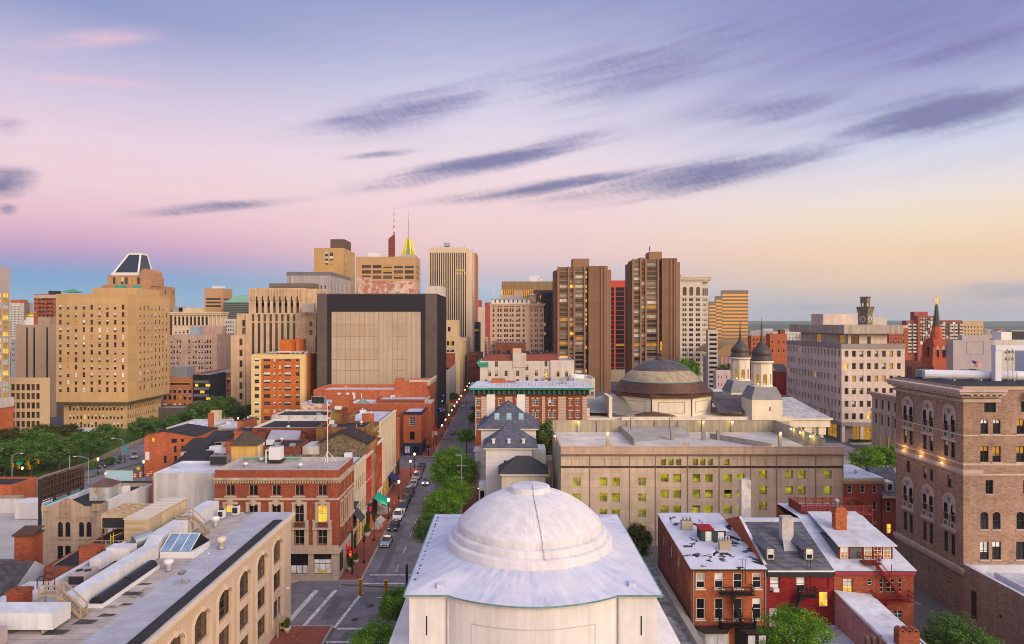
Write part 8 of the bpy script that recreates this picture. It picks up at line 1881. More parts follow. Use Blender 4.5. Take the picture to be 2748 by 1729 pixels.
rws=[Z3(692+i*41.3) for i in range(8)];cl=[X3(c)-h0_ for c in(374,413,433,466,485,511,530,565,583,618)];hm_=((4,'d'),(1,'db'))
bh.mass(h0_,h1_,420,450,0,Z3(590),sth,{'F':[G(cl,rws,1.1,1.75,1,2,mix=hm_),G(cl,[Z3(654)],1.1,2.2,1,2,arch=1,mix=hm_),G(cl,[Z3(616)],.9,.7,1,1)]},roof_grey);bh.mass(h1_+.01,h2_,422,450,0,Z3(592),sth,{'F':[G([X3(c)-h1_ for c in(684,712,728,758,770)],rws,.75,1.75,1,2,mix=hm_),G([X3(c)-h1_ for c in(684,712,728,758)],[Z3(654)],.75,2.2,1,2,arch=1,mix=hm_)]},roof_grey)
bh.cornice(h0_,h2_,420,450,Z3(606),Z3(590)+.2,.7,[sth],sides='FLR');bh.mass(X3(362),X3(672),423,446,Z3(592),Z3(552),fr_white,{'F':[G(lsp(2,38,14),[Z3(578)],1.0,1.5,1,1)]},False,0,name='penthouse_wall');h_=MB();hip(h_,X3(362),X3(672),423,446,Z3(552)+.02,Z3(530),9,ov=.5);bh.part('penthouse_roof',h_,[M('roof_pale',(.36,.34,.34),.8)])
bh.mass(X3(425),X3(606),434,444,Z3(545),Z3(510),limestone,{},False,0,name='attic_wall');bh.mass(X3(548),X3(608),433,444,Z3(540),Z3(475),limestone,{'F':[G([4],[Z3(490)],1,1.5,1,1)]},False,0,name='attic_wall');bh.part('chimney',MB().lathe([(3.0,Z3(590)),(2.6,Z3(545)),(2.6,Z3(520)),(3.1,Z3(515)),(2.2,Z3(508)),(1.0,Z3(498))],X3(687),430,12),[sth]);bh.part('flag_staff',MB().tube((X3(375),424,Z3(545)),(X3(375),424,Z3(440)),.25,6),[fr_white]);bh.done()
tw=M('tower_brown',(.20,.112,.068),.85,.08,.3,panel=((.86,.84,.82),60,2.8,.05));twl=M('tower_brown_pale',(.25,.15,.095),.85,.06)
tmx=((2,'b'),(4,'k'),(4,'d'),(3,'dk'),(.3,'l'),(.7,'m'))
def twin(label,Y,cols,x0_,xw,xs,xp,xe,top,tops,boxes,wcols):
 T=Bld('apartment_tower',label,(X(1200+(x0_+xe)/6.02,Y)),Y);X3=lambda r:X(1200+r/3.01,Y);Z3=lambda r:ZZ(620+r/3.01,Y);a=X3(x0_)
 rws=[Z3(top+52+i*38.3) for i in range(27)]
 T.mass(X3(x0_),X3(xw)-.02,Y+3,Y+18,0,Z3(top+25),tw,{},roof_grey,.4,name='wing_wall')
 a=X3(xw);gr=[G([X3((u0+u1)/2)-a],rws,(u1-u0)/3.01/F*Y,25/3.01/F*Y,n,1,frame=fr_dark,mix=tmx,dep=.3,fb=.05) for(u0,u1,n) in wcols]
 T.mass(a,X3(xs),Y,Y+18,0,Z3(top),tw,{'F':gr},roof_grey,.4)
 T.mass(X3(xs)+.02,X3(xp),Y+4,Y+18,0,Z3(top+5),M('slot_dark',(.06,.035,.025),.8),{'F':[G([(X3(xp)-X3(xs))/2],rws,(X3(xp)-X3(xs))*.6,2.0,1,1,mix=((3,'d'),(2,'l'),(2,'b')),name='window')]},roof_grey,.3,name='slot_wall')
 T.mass(X3(xp)+.02,X3(xe),Y-1,Y+18,0,Z3(top-8),tw,{'R':[]},roof_grey,.4,name='blank_wall');b=MB()
 for u in cols:b.box(X3(u)-.5,X3(u)+.5,Y-.8,Y-.004,0,Z3(top-3))
 for u in(xe-45,xe-18,xe-2):b.box(X3(u)-.45,X3(u)+.45,Y-1.6,Y-1.004,0,Z3(top-8))
 b.box(X3(xe)+.02,X3(xe)+3.0,Y+3,Y+14,0,Z3(top+18));b.box(X3(xp+14)-.1,X3(xp+14)+.1,Y-1.06,Y-1.004,0,Z3(top))
 T.part('fin',b,[twl])
 for(u0,u1,v) in boxes:T.box('roof_box',[twl],X3(u0),X3(u1),Y+3,Y+14,Z3(top)-1,Z3(v))
 return T
twin('left one of the twin brown apartment towers',400,(897,980,1026,1110),868,900,1113,1140,1290,292,0,((1018,1152,220),),((908,974,5),(990,1023,3),(1035,1102,5))).done()
T=twin('right one of the twin brown apartment towers, with roof mast',400,(1500,1562,1605,1703),1480,1502,1705,1732,1850,230,0,((1562,1606,212),(1640,1684,165),(1684,1744,163)),((1507,1558,4),(1566,1600,2),(1612,1692,6)));T.part('mast',MB().tube((X(1743.5,405),405,ZZ(675,405)),(X(1743.5,405),405,ZZ(662,405)),.3,6),[metal_dark]);T.done()
rd=Bld('red_tower','orange red tower with dark ribbon windows between the brown twins',X(1662,470),470);X3=lambda r:X(1200+r/3.01,470);Z3=lambda r:ZZ(620+r/3.01,470);redt=M('tower_red',(.46,.085,.05),.8,.05,.3);fl_=[Z3(490+i*38.2) for i in range(18)]
rd.mass(X3(1300),X3(1440),470,476,0,Z3(400),redt,{'F':[G([X3(1397)-X3(1300)],fl_,X3(1432)-X3(1362),2.9,1,1,mix=((8,'d'),(1,'dl')),name='window_band'),G([X3(1330)-X3(1300)],fl_,X3(1346)-X3(1312),2.9,1,1,mix=((1,'d'),),name='window_band')]},roof_grey);rd.mass(X3(1440)+.02,X3(1472),471.5,476,0,Z3(398),redt,{},roof_grey,.4,name='side_wall');b=MB()
for z_ in fl_:b.box(X3(1455),X3(1466),471.4,471.49,z_,z_+2.2)
rd.part('side_window',b,[glass]);rd.box('base_wall',[limestone],X3(1300)-.1,X3(1472),469,469.95,0,Z3(1120));rd.done()
lb_=Bld('white_tower','white stone tower with heavy cornice and three tall arched windows',X(1865,450),450);X3=lambda r:X(1200+r/3.01,450);Z3=lambda r:ZZ(620+r/3.01,450);wst=M('tower_white',(.58,.52,.46),.85,.05,.3,.1);l0,l1,l2=X3(1850),X3(2062),X3(2118)
rws=[Z3(568+i*40.5) for i in range(15)];cl=[X3(c)-l0 for c in(1862,1908,1926,1962,1979,2016,2034)]
lb_.mass(l0,l1,450,456,0,Z3(395),wst,{'F':[G(cl,rws,1.25,1.95,1,2,mix=((5,'d'),(1,'n'))),G([X3(c)-l0 for c in(1918,1972,2026)],[Z3(522)],2.6,5.8,2,4,arch=1,mix=((1,'n'),))]},roof_grey,.4)
lb_.mass(l1+.01,l2,452.5,458,0,Z3(397),wst,{'F':[G([X3(c)-l1 for c in(2074,2090,2106)],rws,.9,1.95,1,2,frame=M('frame_lilac',(.30,.24,.32),.7),mix=((2,'db'),(1,'m'))),G([X3(c)-l1 for c in(2076,2092,2108)],[Z3(522)],.9,5.0,1,4,arch=1,mix=((1,'d'),))]},roof_grey,.4,name='side_wall')
lb_.cornice(l0,l2,450,457,Z3(410),Z3(368),1.8,[wst],sides='FLR',steps=4);lb_.box('roof_house',[offw],X3(1895),X3(2030),451,455,Z3(395)-.5,Z3(352));lb_.part('mast',MB().tube((X3(1925),458,Z3(360)),(X3(1925),458,Z3(142)),.16,5,r2=.06),[metal_white]);b=MB();b.box(l0,l2+.1,449.8,449.99,Z3(536),Z3(530));b.box(l0,l2+.1,449.8,449.99,Z3(1150),Z3(1142));lb_.part('string_course',b,[wst]);lb_.done()
sg_=Bld('striped_glass_building','stepped mirrored office with gold reflecting glass and grey bands',X(1955,520),520);X4=lambda r:X(1900+r/2.755,520);Z4=lambda r:ZZ(700+r/2.755,520);gg_=M('band_concrete',(.17,.14,.12),.8,.05)
mir=M('mirror_glass',(.36,.27,.17),.08,.10,.05,metal=1.0)
for(u0,u1,v) in((10,60,303),(60,104,263),(105,297,220)):
 sg_.mass(X4(u0)+.01,X4(u1),520,524,0,Z4(v),mir,{},roof_grey,.3,name='glass_wall');b=MB();n=int((625-v)/14.6)+10
 for i in range(n):
  z_=Z4(v+26+i*26)
  if z_>1:b.box(X4(u0)+.01,X4(u1),519.75,519.99,z_,z_+1.25)
 b.box(X4(u0)+.01,X4(u1),519.7,519.99,Z4(v+12),Z4(v)+.1);sg_.part('spandrel_band',b,[gg_])
sg_.done()
q_=blk('narrow concrete office with black ribbon windows beside the white tower',1900,1926,380,4,886,M('ribbon_concrete',(.50,.44,.38),.85),{'F':[gpx(1900,[1913.5],[902+i*12.5 for i in range(12)],380,20,6,nu=1,nv=1,mix=((1,'d'),),name='window_band')]});q_.done()
q_=blk('pale pink low building with few windows left of the bell towers',1922,1972,262,4,995,M('pink_render',(.56,.44,.43),.9,.06),{'F':[gpx(1922,[1928,1936,1949,1964],[1016,1036],262,3.2,8,mix=((1,'d'),(1,'db')),frame=fr_white)]},rwhite);q_.done()
ms=Bld('mansard_house','small house with dark mansard and two white arched dormers by the great dome',X(1933,225),225);ms.mass(X(1908,225),X(1957,225),225,229,0,ZZ(1075,225),offw,{},False,0);b=MB();a,c=X(1908,225),X(1957,225);b.face(((a,224.8,ZZ(1075,225)),(c,224.8,ZZ(1075,225)),(c-.5,226,ZZ(1052,225)),(a+.5,226,ZZ(1052,225))));ms.part('roof',b,[slate]);ms.box('roof_edge',[rwhite],a+.3,c-.3,225.8,229,ZZ(1052,225),ZZ(1047,225))
for c_ in(1923,1944):b=MB().box(X(c_-5.5,224.6),X(c_+5.5,224.6),224.4,226,ZZ(1074,225),ZZ(1060,225));b.lathe([(.01,0),(.66,0)],0,0,3,cap=False) if False else None;d_=ms.part('dormer',b,[fr_white]);MB().box(X(c_-3,224.6),X(c_+3,224.6),224.35,224.39,ZZ(1072,225),ZZ(1061,225)).build('dormer_window',[glass],d_)
ms.done()
ar=Bld('arena','arena with arched brown roof and colourful lit mural glass',X(1945,400),400);ar.mass(X(1900,400),X(1978,400),400,410,0,ZZ(956,400),M('arena_lilac',(.44,.38,.46),.8),{},False,0);b=MB();N=14
for i in range(N):
 a0,a1=math.pi*(.12+.5*i/N),math.pi*(.12+.5*(i+1)/N);P=lambda a,yy:(X(1900,400)+22-20*math.cos(a),yy,ZZ(956,400)+10*math.sin(a)-2)
 b.face((P(a0,398),P(a1,398),P(a1,440),P(a0,440)));b.face((P(a0,398),P(a0,398)[:2]+(ZZ(956,400),),P(a1,398)[:2]+(ZZ(956,400),),P(a1,398)))
ar.part('arched_roof',b,[M('arena_brown',(.30,.20,.10),.7,.1,.3,seam=('x',1.2))]);mg=EM('mural_glow',(1,.6,.1),.6);q=NT(mg.node_tree);out=q.n('ShaderNodeOutputMaterial');e=q.n('ShaderNodeEmission');q.nt.links.new(e.outputs[0],out.inputs[0]);x_,y_,z_=q.sep(q.n('ShaderNodeNewGeometry').outputs['Position']);q.set(e.inputs[0],q.ramp(q.noise(q.comb(q.m('MULTIPLY',x_,.5),0,0),1.0,2),[(.3,(.1,.12,.3,1)),(.42,(.9,.5,.05,1)),(.52,(.5,.12,.3,1)),(.6,(.1,.4,.3,1)),(.7,(.9,.6,.1,1))],'LINEAR'));e.inputs[1].default_value=.6
ar.box('lit_mural',[mg],X(1926,400),X(1957,400),399.8,399.99,ZZ(985,400),ZZ(957,400));ar.done()
q_=blk('low red brick warehouse right of the mirrored office',2016,2068,345,5,902,bk_or,{'F':[gpx(2016,[2023,2032,2041,2050,2059],[915,926,938,950],345,4,6,mix=((1,'d'),))]});q_.done()
q_=blk('taller red brick warehouse beside the grey precast office',2066,2112,320,5,896,bk_or,{'F':[gpx(2066,[2073,2090,2103],[922,945],320,4,7,mix=((1,'d'),))]},rwhite);q_.box('roof_house',[bk_dk],X(2085,325),X(2104,322),321,324,q_.z-.4,ZZ(885,325));q_.done()
q_=blk('dark red brick side wall with sloped roof behind the bell tower',2084,2114,285,5,998,M('brick_wall_red',(.28,.05,.035),.9,.1));b=MB();b.face(((q_.x0-.3,284.8,q_.z+.02),(q_.x1+.3,284.8,q_.z+.02),(q_.x1+.3,290,q_.z+3),(q_.x0-.3,290,q_.z+3)));q_.part('roof',b,[M('roof_taupe',(.14,.11,.10),.8,.1)]);q_.done()
q_=blk('tan penthouse block behind the precast office roof',2194,2270,330,4,853,M('pent_tan',(.46,.34,.25),.85),{'F':[gpx(2194,[2211],[868],330,4,9,mix=((1,'d'),))]});q_.done()
q_=blk('long white building far behind the clock tower',2232,2380,560,5,851,offw);q_.done()
ck=Bld('clock_tower','dark brick castellated clock tower rising behind the office block',X(2331,500),500);X4=lambda r:X(1900+r/2.755,500);Z4=lambda r:ZZ(700+r/2.755,500);ckm=M('clock_stone',(.20,.15,.095),.9,.15,.3,panel=((.75,.7,.65),1.6,1.3,.12));cxx=X4(1189);rt2=R(33)
def sq(hw):return[(cxx+hw*math.sqrt(2)*math.cos(rt2+math.pi/4+i*math.pi/2+math.pi),505+hw*math.sqrt(2)*math.sin(rt2+math.pi/4+i*math.pi/2+math.pi)) for i in range(4)]
ck.part('shaft',MB().prism(sq(3.5),0,Z4(385)),[ckm]);ck.part('gallery',MB().prism(sq(3.8),Z4(384),Z4(374)).prism(sq(4.1),Z4(373),Z4(352)),[ckm]);b=MB();q4=sq(3.85)
for i in range(4):
 for t in lsp(0,1,6):p=Vector(q4[i]).lerp(Vector(q4[(i+1)%4]),t);b.box(p.x-.4,p.x+.4,p.y-.4,p.y+.4,Z4(352),Z4(339))
q4=sq(2.3)
for i in range(4):
 for t in lsp(0,1,4):p=Vector(q4[i]).lerp(Vector(q4[(i+1)%4]),t);b.box(p.x-.35,p.x+.35,p.y-.35,p.y+.35,Z4(275),Z4(264))
ck.part('battlement',b,[ckm]);ck.part('turret',MB().prism(sq(2.2),Z4(352),Z4(338)).prism(sq(2.45),Z4(311),Z4(275)),[ckm]);b=MB()
for p in sq(1.9):b.tube((p[0],p[1],Z4(338)),(p[0],p[1],Z4(311)),.5,6)
b.tube((cxx,505,Z4(338)),(cxx,505,Z4(311)),.8,6);ck.part('turret_pillar',b,[ckm]);q4=sq(3.53)
for i in(0,1):
 A_,B_=Vector(q4[i]),Vector(q4[(i+1)%4])
for i in range(4):
 A_,B_=Vector(q4[i]),Vector(q4[(i+1)%4]);c_=(A_+B_)/2;u=(B_-A_).normalized();nrm=Vector((u.y,-u.x));zc=Z4(432)
 if nrm.y>.2:continue
 P=lambda r,t,o_:(c_.x+u.x*r*math.cos(t)+nrm.x*o_,c_.y+u.y*r*math.cos(t)+nrm.y*o_,zc+r*math.sin(t))
 fc=ck.part('clock_face',MB() if False else(lambda m_:(m_.face([P(2.35,2*math.pi*j/28,.06) for j in range(28)]),m_)[1])(MB()),[M('clock_white',(.62,.58,.50),.7)]);hm=MB();hm.face([P(1.45,2*math.pi*j/24,.1) for j in range(24)]);hm.build('clock_centre',[M('clock_dark',(.16,.12,.10),.7)],fc);hm=MB()
 for j in range(12):a=2*math.pi*j/12;hm.bar(P(1.65,a,.12),P(2.15,a,.12),.14,.14)
 hm.build('hour_mark',[metal_dark],fc);hm=MB();hm.bar(P(0,0,.16),P(1.25,R(60),.16),.2,.1);hm.bar(P(0,0,.16),P(1.9,R(200),.16),.14,.1);hm.build('clock_hand',[fr_white],fc)
ck.done()
cs_=Bld('church_spire','red brick church tower with green spire and golden cross',X(2535,310),310);X4=lambda r:X(1900+r/2.755,310);Z4=lambda r:ZZ(700+r/2.755,310);cxx=X4(1750);spb=brickm('brick_spire_red',(.42,.10,.05));cy_=316.0
b=MB();cs_.facade(b,(cxx-4.3,cy_-4.3),(1,0),(0,-1),8.6,0,Z4(690),[]);cs_.part('tower_base',MB().box(cxx-4.6,cxx+4.6,cy_-4.6,cy_+4.6,0,Z4(720)),[spb]);b=MB();hw=3.0
for(o_,u,n) in(((cxx-hw,cy_-hw),(1,0),(0,-1)),((cxx-hw,cy_+hw),(0,-1),(-1,0)),((cxx+hw,cy_-hw),(0,1),(1,0)),((cxx+hw,cy_+hw),(-1,0),(0,1))):cs_.facade(b,o_,u,n,2*hw,Z4(722),Z4(580),[G([hw-1.4,hw+1.4],[Z4(716)],1.3,4.6,arch=1.6,mix=((1,'d'),),dep=.3)])
cs_.part('tower_wall',b,[spb]);b=MB()
for sx in(-1,1):
 for sy in(-1,1):b.box(cxx+sx*3.4-.8,cxx+sx*3.4+.8,cy_+sy*3.4-.8,cy_+sy*3.4+.8,0,Z4(640));b.lathe([(.75,Z4(640)),(.45,Z4(600)),(.05,Z4(560))],cxx+sx*3.4,cy_+sy*3.4,8)
cs_.part('buttress',b,[spb])
for sx in(-1,1):
 b=MB();b.face(((cxx+sx*1.4-1.0,cy_-3.08,Z4(660)),(cxx+sx*1.4+1.0,cy_-3.08,Z4(660)),(cxx+sx*1.4,cy_-3.08,Z4(625))));cs_.part('window_gable',b,[limestone])
cs_.part('octagon',MB().lathe([(2.5,Z4(580)),(2.2,Z4(520)),(1.8,Z4(490)),(1.9,Z4(484))],cxx,cy_,8,smooth=False),[spb]);cs_.part('spire',MB().lathe([(1.45,Z4(490)),(1.0,Z4(410)),(.65,Z4(350)),(.4,Z4(318))],cxx,cy_,8,smooth=False),[M('spire_verdigris',(.085,.10,.07),.7,.25,.8)]);b=MB()
for k in range(9):
 for i in range(8):a=2*math.pi*i/8;r_=1.5-k*.115;z_=Z4(486-k*18.5);b.box(cxx+r_*math.cos(a)-.16,cxx+r_*math.cos(a)+.16,cy_+r_*math.sin(a)-.16,cy_+r_*math.sin(a)+.16,z_,z_+.4)
cs_.part('crocket',b,[MATS['spire_verdigris']]);b=MB();b.box(cxx-.22,cxx+.22,cy_-.15,cy_+.15,Z4(318),Z4(264));b.box(cxx-1.35,cxx+1.35,cy_-.15,cy_+.15,Z4(290),Z4(283))
for(dx_,zz) in((-1.35,286.5),(1.35,286.5),(0,265)):b.lathe([(.05,Z4(zz)-.42),(.42,Z4(zz)),(.05,Z4(zz)+.42)],cxx+dx_,cy_,8)
cs_.part('cross',b,[gold]);cs_.done()
rbk=brickm('brick_apartment_red',(.31,.085,.06));amx=((3,'db'),(2,'d'),(2,'w'));ra=Bld('apartment_complex','red brick stepped apartment complex with pale balconies behind the church spire',X(2510,430),430);X4=lambda r:X(1900+r/2.755,430);Z4=lambda r:ZZ(700+r/2.755,430)
for(u0,u1,v,dy_) in((1478,1550,442,2),(1550,1684,408,0),(1568,1668,376,6),(1684,1890,440,2)):ra.mass(X4(u0)+.01,X4(u1),430+dy_,434.5+dy_,0,Z4(v),rbk,{'F':[G(lsp(2.6,X4(u1)-X4(u0)-2.6,max(2,int((u1-u0)/26))),[Z4(v+36+i*25) for i in range(8)],1.7,2.0,2,1,frame=fr_white,mix=amx)] if dy_<5 else[]},roof_grey,.4)
for u in(1500,1528,1706,1740,1812,1846,1872):
 for i in range(9):
  b=MB();b.box(X4(u)-1.6,X4(u)+1.6,430.6,431.99,Z4(478+i*25)-.15,Z4(478+i*25)+.9);ra.part('balcony',b,[offw])
ra.done()
q_=blk('tan apartment slab with even windows right of the red complex',2584,2639,440,4,862,M('slab_sand',(.50,.37,.23),.85),{'F':[gpx(2584,lsp(2590,2633,6),lsp(880,930,6),440,3,4.5,mix=((2,'d'),(1,'db')))]});q_.done()
q_=blk('orange brick loft building left of the red complex',2386,2437,340,4,874,bk_or,{'F':[gpx(2386,lsp(2391,2431,7),lsp(893,920,4),340,3,5,mix=((1,'d'),(1,'db')))]});q_.box('roof_band',[creamw],q_.x0,q_.x1,339.9,340.5,q_.z-1.2,q_.z+.1);q_.done()
q_=blk('dark brick low building left of the church spire',2428,2470,300,4,968,bk_dk,{'F':[gpx(2428,[2440,2452,2463],[990],300,4,8,mix=((1,'d'),))]});q_.done()
q_=blk('small brick hall with lilac roof in front of the church spire',2448,2506,285,4,985,bk_dk,{'F':[gpx(2448,[2458,2468,2478,2488,2498],[1000],285,4,9,mix=((1,'d'),))]},rwhite);q_.done()
gw_=Bld('blank_wall_building','pale building with blank lilac grey gable and blank sign panel',X(2640,262),262);ga,gb_,gc=X(2558,262),X(2670,262),X(2790,262);lil=M('lilac_render',(.40,.355,.36),.9,.05,.2,.1)
gw_.mass(ga,gb_,262,266,0,ZZ(913,262),lil,{},rwhite,.4);gw_.mass(X(2583,262),X(2655,262),262.3,265,ZZ(913,262)-.2,ZZ(900,262),lil,{},rwhite,.3,name='stepped_wall');gw_.mass(gb_+.01,gc,262.2,274,0,ZZ(912,262),offw,{'F':[gpx(2670,[2700,2709,2718,2727,2736,2745,2754],[949,968],262,6,9,nu=2,nv=2,mix=((1,'db'),(1,'d')),frame=fr_grey)]},rwhite,.4);b=MB();u0,u1,v0,v1=X(2595,261.9),X(2640,261.9),ZZ(951,262),ZZ(916,262);t__=.12
for(xa_,xb_,za,zc) in((u0,u1,v0,v0+t__),(u0,u1,v1-t__,v1),(u0,u0+t__,v0,v1),(u1-t__,u1,v0,v1)):b.box(xa_,xb_,261.85,261.996,za,zc)
gw_.part('sign_frame',b,[metal_grey]);gw_.box('roof_box',[fr_white],X(2682,266),X(2710,266),265,270,ZZ(912,262)-.4,ZZ(891,266));gw_.box('roof_box',[metal_dark],X(2712,268),X(2760,268),268,273,ZZ(912,262)-.4,ZZ(890,268));gw_.done()
t_=thing('flagpole','white flagpole flying a stars and stripes flag at the right','flagpole',(X(2608,200),200,0));xx=X(2608,200);MB().tube((xx,200,0),(xx,200,ZZ(951,200)),.1,8,r2=.06).build('pole',[metal_white],t_);b=MB();L=2.7;zt=ZZ(966,200);hh=1.55;nx=12
for i in range(nx):
 for j in range(13):
  u0,u1=i/nx,(i+1)/nx;f=lambda u,v:(xx+.1+L*u,200+.22*math.sin(u*7),zt-v*hh-u*.95-.1*math.sin(u*6));m_=2 if(i<5 and j<7) else(0 if j%2==0 else 1)
  b.face((f(u0,(j+1)/13),f(u1,(j+1)/13),f(u1,j/13),f(u0,j/13)),m_)
b.build('flag',[M('stripe_red',(.42,.03,.05),.8),M('stripe_white',(.62,.58,.58),.8),M('canton_blue',(.02,.03,.14),.8)],t_)
rr=random.Random(21)
cw_=[offw,creamw,concrete,bk_or,M('far_tan',(.40,.30,.22),.9),metal_grey]
for i in range(80):
 Y=rr.uniform(650,2600);p=rr.choice([rr.uniform(1985,2200),rr.uniform(2620,2760),rr.uniform(2000,2720),rr.uniform(-20,60)]);w_=rr.uniform(14,46);z_=rr.uniform(6,22);xx=X(p,Y)
 B=Bld('distant_building','tiny pale low building in the hazy distance on the right skyline' if p>500 else 'tiny pale low building in the hazy distance on the left skyline',xx,Y,group='distant low buildings');B.mass(xx-w_/2,xx+w_/2,Y,Y+18,0,z_,cw_[i%6],{'F':[G(lsp(3,w_-3,5),[2+3.5*k for k in range(int((z_-3)/3.5))],2.2,1.6,1,1,mix=((1,'d'),),fb=0)]},roof_grey,.4);B.done()
def leafm(name,c):
 if name in MATS:return MATS[name]
 m=bpy.data.materials.new(name);m.use_nodes=True;MATS[name]=m;q=NT(m.node_tree)
 out=q.n('ShaderNodeOutputMaterial');dfs=q.n('ShaderNodeBsdfDiffuse');tr=q.n('ShaderNodeBsdfTranslucent');mx=q.n('ShaderNodeMixShader')
 geo=q.n('ShaderNodeNewGeometry').outputs['Position']
 f=q.mr(q.noise(geo,.7,3.0),.3,.7,.65,1.4);col=q.vm('SCALE',(*c,),sc=f)
 q.set(dfs.inputs[0],col);q.set(tr.inputs[0],q.vm('MULTIPLY',col,(1.2,1.15,.5)));mx.inputs[0].default_value=.35
 q.nt.links.new(dfs.outputs[0],mx.inputs[1]);q.nt.links.new(tr.outputs[0],mx.inputs[2]);q.nt.links.new(mx.outputs[0],out.inputs[0])
 return m
lf_d=[leafm('leaf_dark_a',(0.054,0.110,0.030)),leafm('leaf_dark_b',(0.090,0.168,0.042)),leafm('leaf_dark_c',(0.143,0.233,0.054))]
lf_b=[leafm('leaf_bright_a',(0.069,0.156,0.018)),leafm('leaf_bright_b',(0.125,0.256,0.027)),leafm('leaf_bright_c',(0.188,0.338,0.044))]
lf_o=[leafm('leaf_olive_a',(.045,.052,.018)),leafm('leaf_olive_b',(.075,.082,.025)),leafm('leaf_olive_c',(.10,.105,.035))]
bark=M('bark',(.075,.055,.04),.95,.25,2.0)
def crown(seed,n_cl,per,leaf,flat=.8,rx=1.0,rz=1.0):
 """leaf clumps spread unevenly through a unit crown (radius 1, height 2*rz)"""
 rr=random.Random(seed);b=MB();cl=[]
 while len(cl)<n_cl:
  v=Vector((rr.uniform(-1,1),rr.uniform(-1,1),rr.uniform(-1,1)))
  l=v.length
  if .35<l<1.0 and not(v.z<-.6):cl.append((Vector((v.x*rx,v.y*rx,v.z*rz)),rr.uniform(.16,.34),rr.choice((0,0,1,1,1,2))))
 for c,r,tone in cl:
  for _ in range(per):
   d=Vector((rr.gauss(0,1),rr.gauss(0,1),rr.gauss(0,1)))
   d.normalize();p=c+Vector((d.x,d.y,d.z*flat))*r*(rr.random()**.4)
   s=leaf*rr.uniform(.6,1.35);u=Vector((rr.gauss(0,1),rr.gauss(0,1),rr.gauss(0,.6))).normalized()
   n=(d+Vector((rr.gauss(0,.6),rr.gauss(0,.6),.5+rr.gauss(0,.5)))).normalized();w_=n.cross(u)
   if w_.length<.05:continue
   w_.normalize();u=w_.cross(n)
   t=min(2,max(0,tone+rr.choice((-1,0,0,0,1))))
   b.face((tuple(p-u*s),tuple(p-w_*s*.5),tuple(p+u*s),tuple(p+w_*s*.5)),t)
 return b
def trunk_mesh(seed,h,spread=.75,rz=1.0):
 """unit trunk: foot at -h, limbs reaching into a unit crown"""
 rr=random.Random(seed);b=MB();b.tube((0,0,-h),(.02,.01,-.35),.07,8,r2=.05)
 for i in range(7):
  a=i*2.4+rr.uniform(-.4,.4);z0=-.5+rr.uniform(0,.3);e=(spread*math.cos(a)*rr.uniform(.5,1),spread*math.sin(a)*rr.uniform(.5,1),rr.uniform(-.05,.65)*rz);k=(e[0]*.45,e[1]*.45,z0+(e[2]-z0)*.6)
  b.tube((0,0,z0),k,.035,6,r2=.024);b.tube(k,e,.024,5,r2=.008)
 return b
CR_=[crown(11,120,62,.055),crown(12,110,62,.06),crown(13,130,56,.05,.6)]
CRN=[crown(21,210,85,.034),crown(22,200,85,.034,.7,1.0,1.0)]
CRM={}
def tree(label,x,y,top,r,mats,z0=0.0,rz=None,near=False,seed=0,group=None,cat='tree'):
 """crown radius r, top height"""
 rz=rz or r*.85;cz=top-rz;lst=CRN if near else CR_
 i=seed%len(lst);key=(near,i,mats[0].name)
 if key not in CRM:CRM[key]=(lst[i].mesh('crown',mats),trunk_mesh(i+5,1.6).mesh('trunk',[bark]))
 t=thing('tree',label,cat,(x,y,z0),group)
 c=bpy.data.objects.new('crown',CRM[key][0]);COL.objects.link(c);c.parent=t;c.location=(0,0,cz-z0);c.scale=(r,r,rz);c.rotation_euler=(0,0,seed*1.7)
 k=bpy.data.objects.new('trunk',CRM[key][1]);COL.objects.link(k);k.parent=t;hs=max(.1,(cz-z0)/1.6);k.location=(0,0,cz-z0);k.scale=(r,r,(cz-z0)/1.6 if cz-z0>0.3 else .3)
 return t
def shrub(label,x,y,z,r,h,mats,seed=0,group=None,cat='shrub'):
 lst=CR_;i=seed%3;key=(False,i,mats[0].name)
 if key not in CRM:CRM[key]=(lst[i].mesh('crown',mats),trunk_mesh(i+5,1.6).mesh('trunk',[bark]))
 t=thing('shrub',label,cat,(x,y,z),group);c=bpy.data.objects.new('foliage',CRM[key][0]);COL.objects.link(c);c.parent=t;c.location=(0,0,h*.5);c.scale=(r,r,h*.55);c.rotation_euler=(0,0,seed*2.1);return t
tree('bright green street tree pressed against the white church wall',-13.4,82.5,8.8,2.5,lf_b,near=True,seed=0)
tree('bright green street tree at the bottom edge left of the church',-14.8,75.5,7.6,3.1,lf_b,near=True,seed=1)
tree('bright green leafy tree in front of the brick row houses',30.4,72.5,10.6,3.4,lf_b,near=True,seed=1)
tree('dark green tree at the bottom right below the brown brick building',50.6,77,7.7,4.0,lf_d,near=True,seed=0)
tree('dark glossy tree between the white church and the orange brick house',20.4,109,9.0,2.3,lf_o,near=True,seed=1,rz=3.2)
tree('large bright green elm on the right pavement of the avenue',-12.2,150,13.4,5.4,lf_b,near=True,seed=0,rz=4.8)
tree('green tree between the elm and the mansion lawn',-10.8,139,9.4,3.4,lf_b,near=True,seed=0)
tree('mid green tree below the elm beside the mansion lawn',-12.4,126,10.2,3.6,lf_b,near=True,seed=1)
tree('dark leaning tree overhanging the road behind the church roof',-13.0,112,9.4,2.9,lf_d,near=True,seed=0)
shrub('broad garden shrub on the lawn behind the church roof',-8.2,122,.2,2.6,5.0,lf_d,1)
shrub('pale green garden shrub beside the mansion steps',-5.2,125,.2,2.2,4.2,lf_b,2)
shrub('low dark shrub beside the mansion annex wall',-3.2,119,.2,2.2,4.0,lf_d,0)
tree('small bright tree near the crossing on the right of the avenue',-13.0,208,8.6,2.8,lf_b,seed=1)
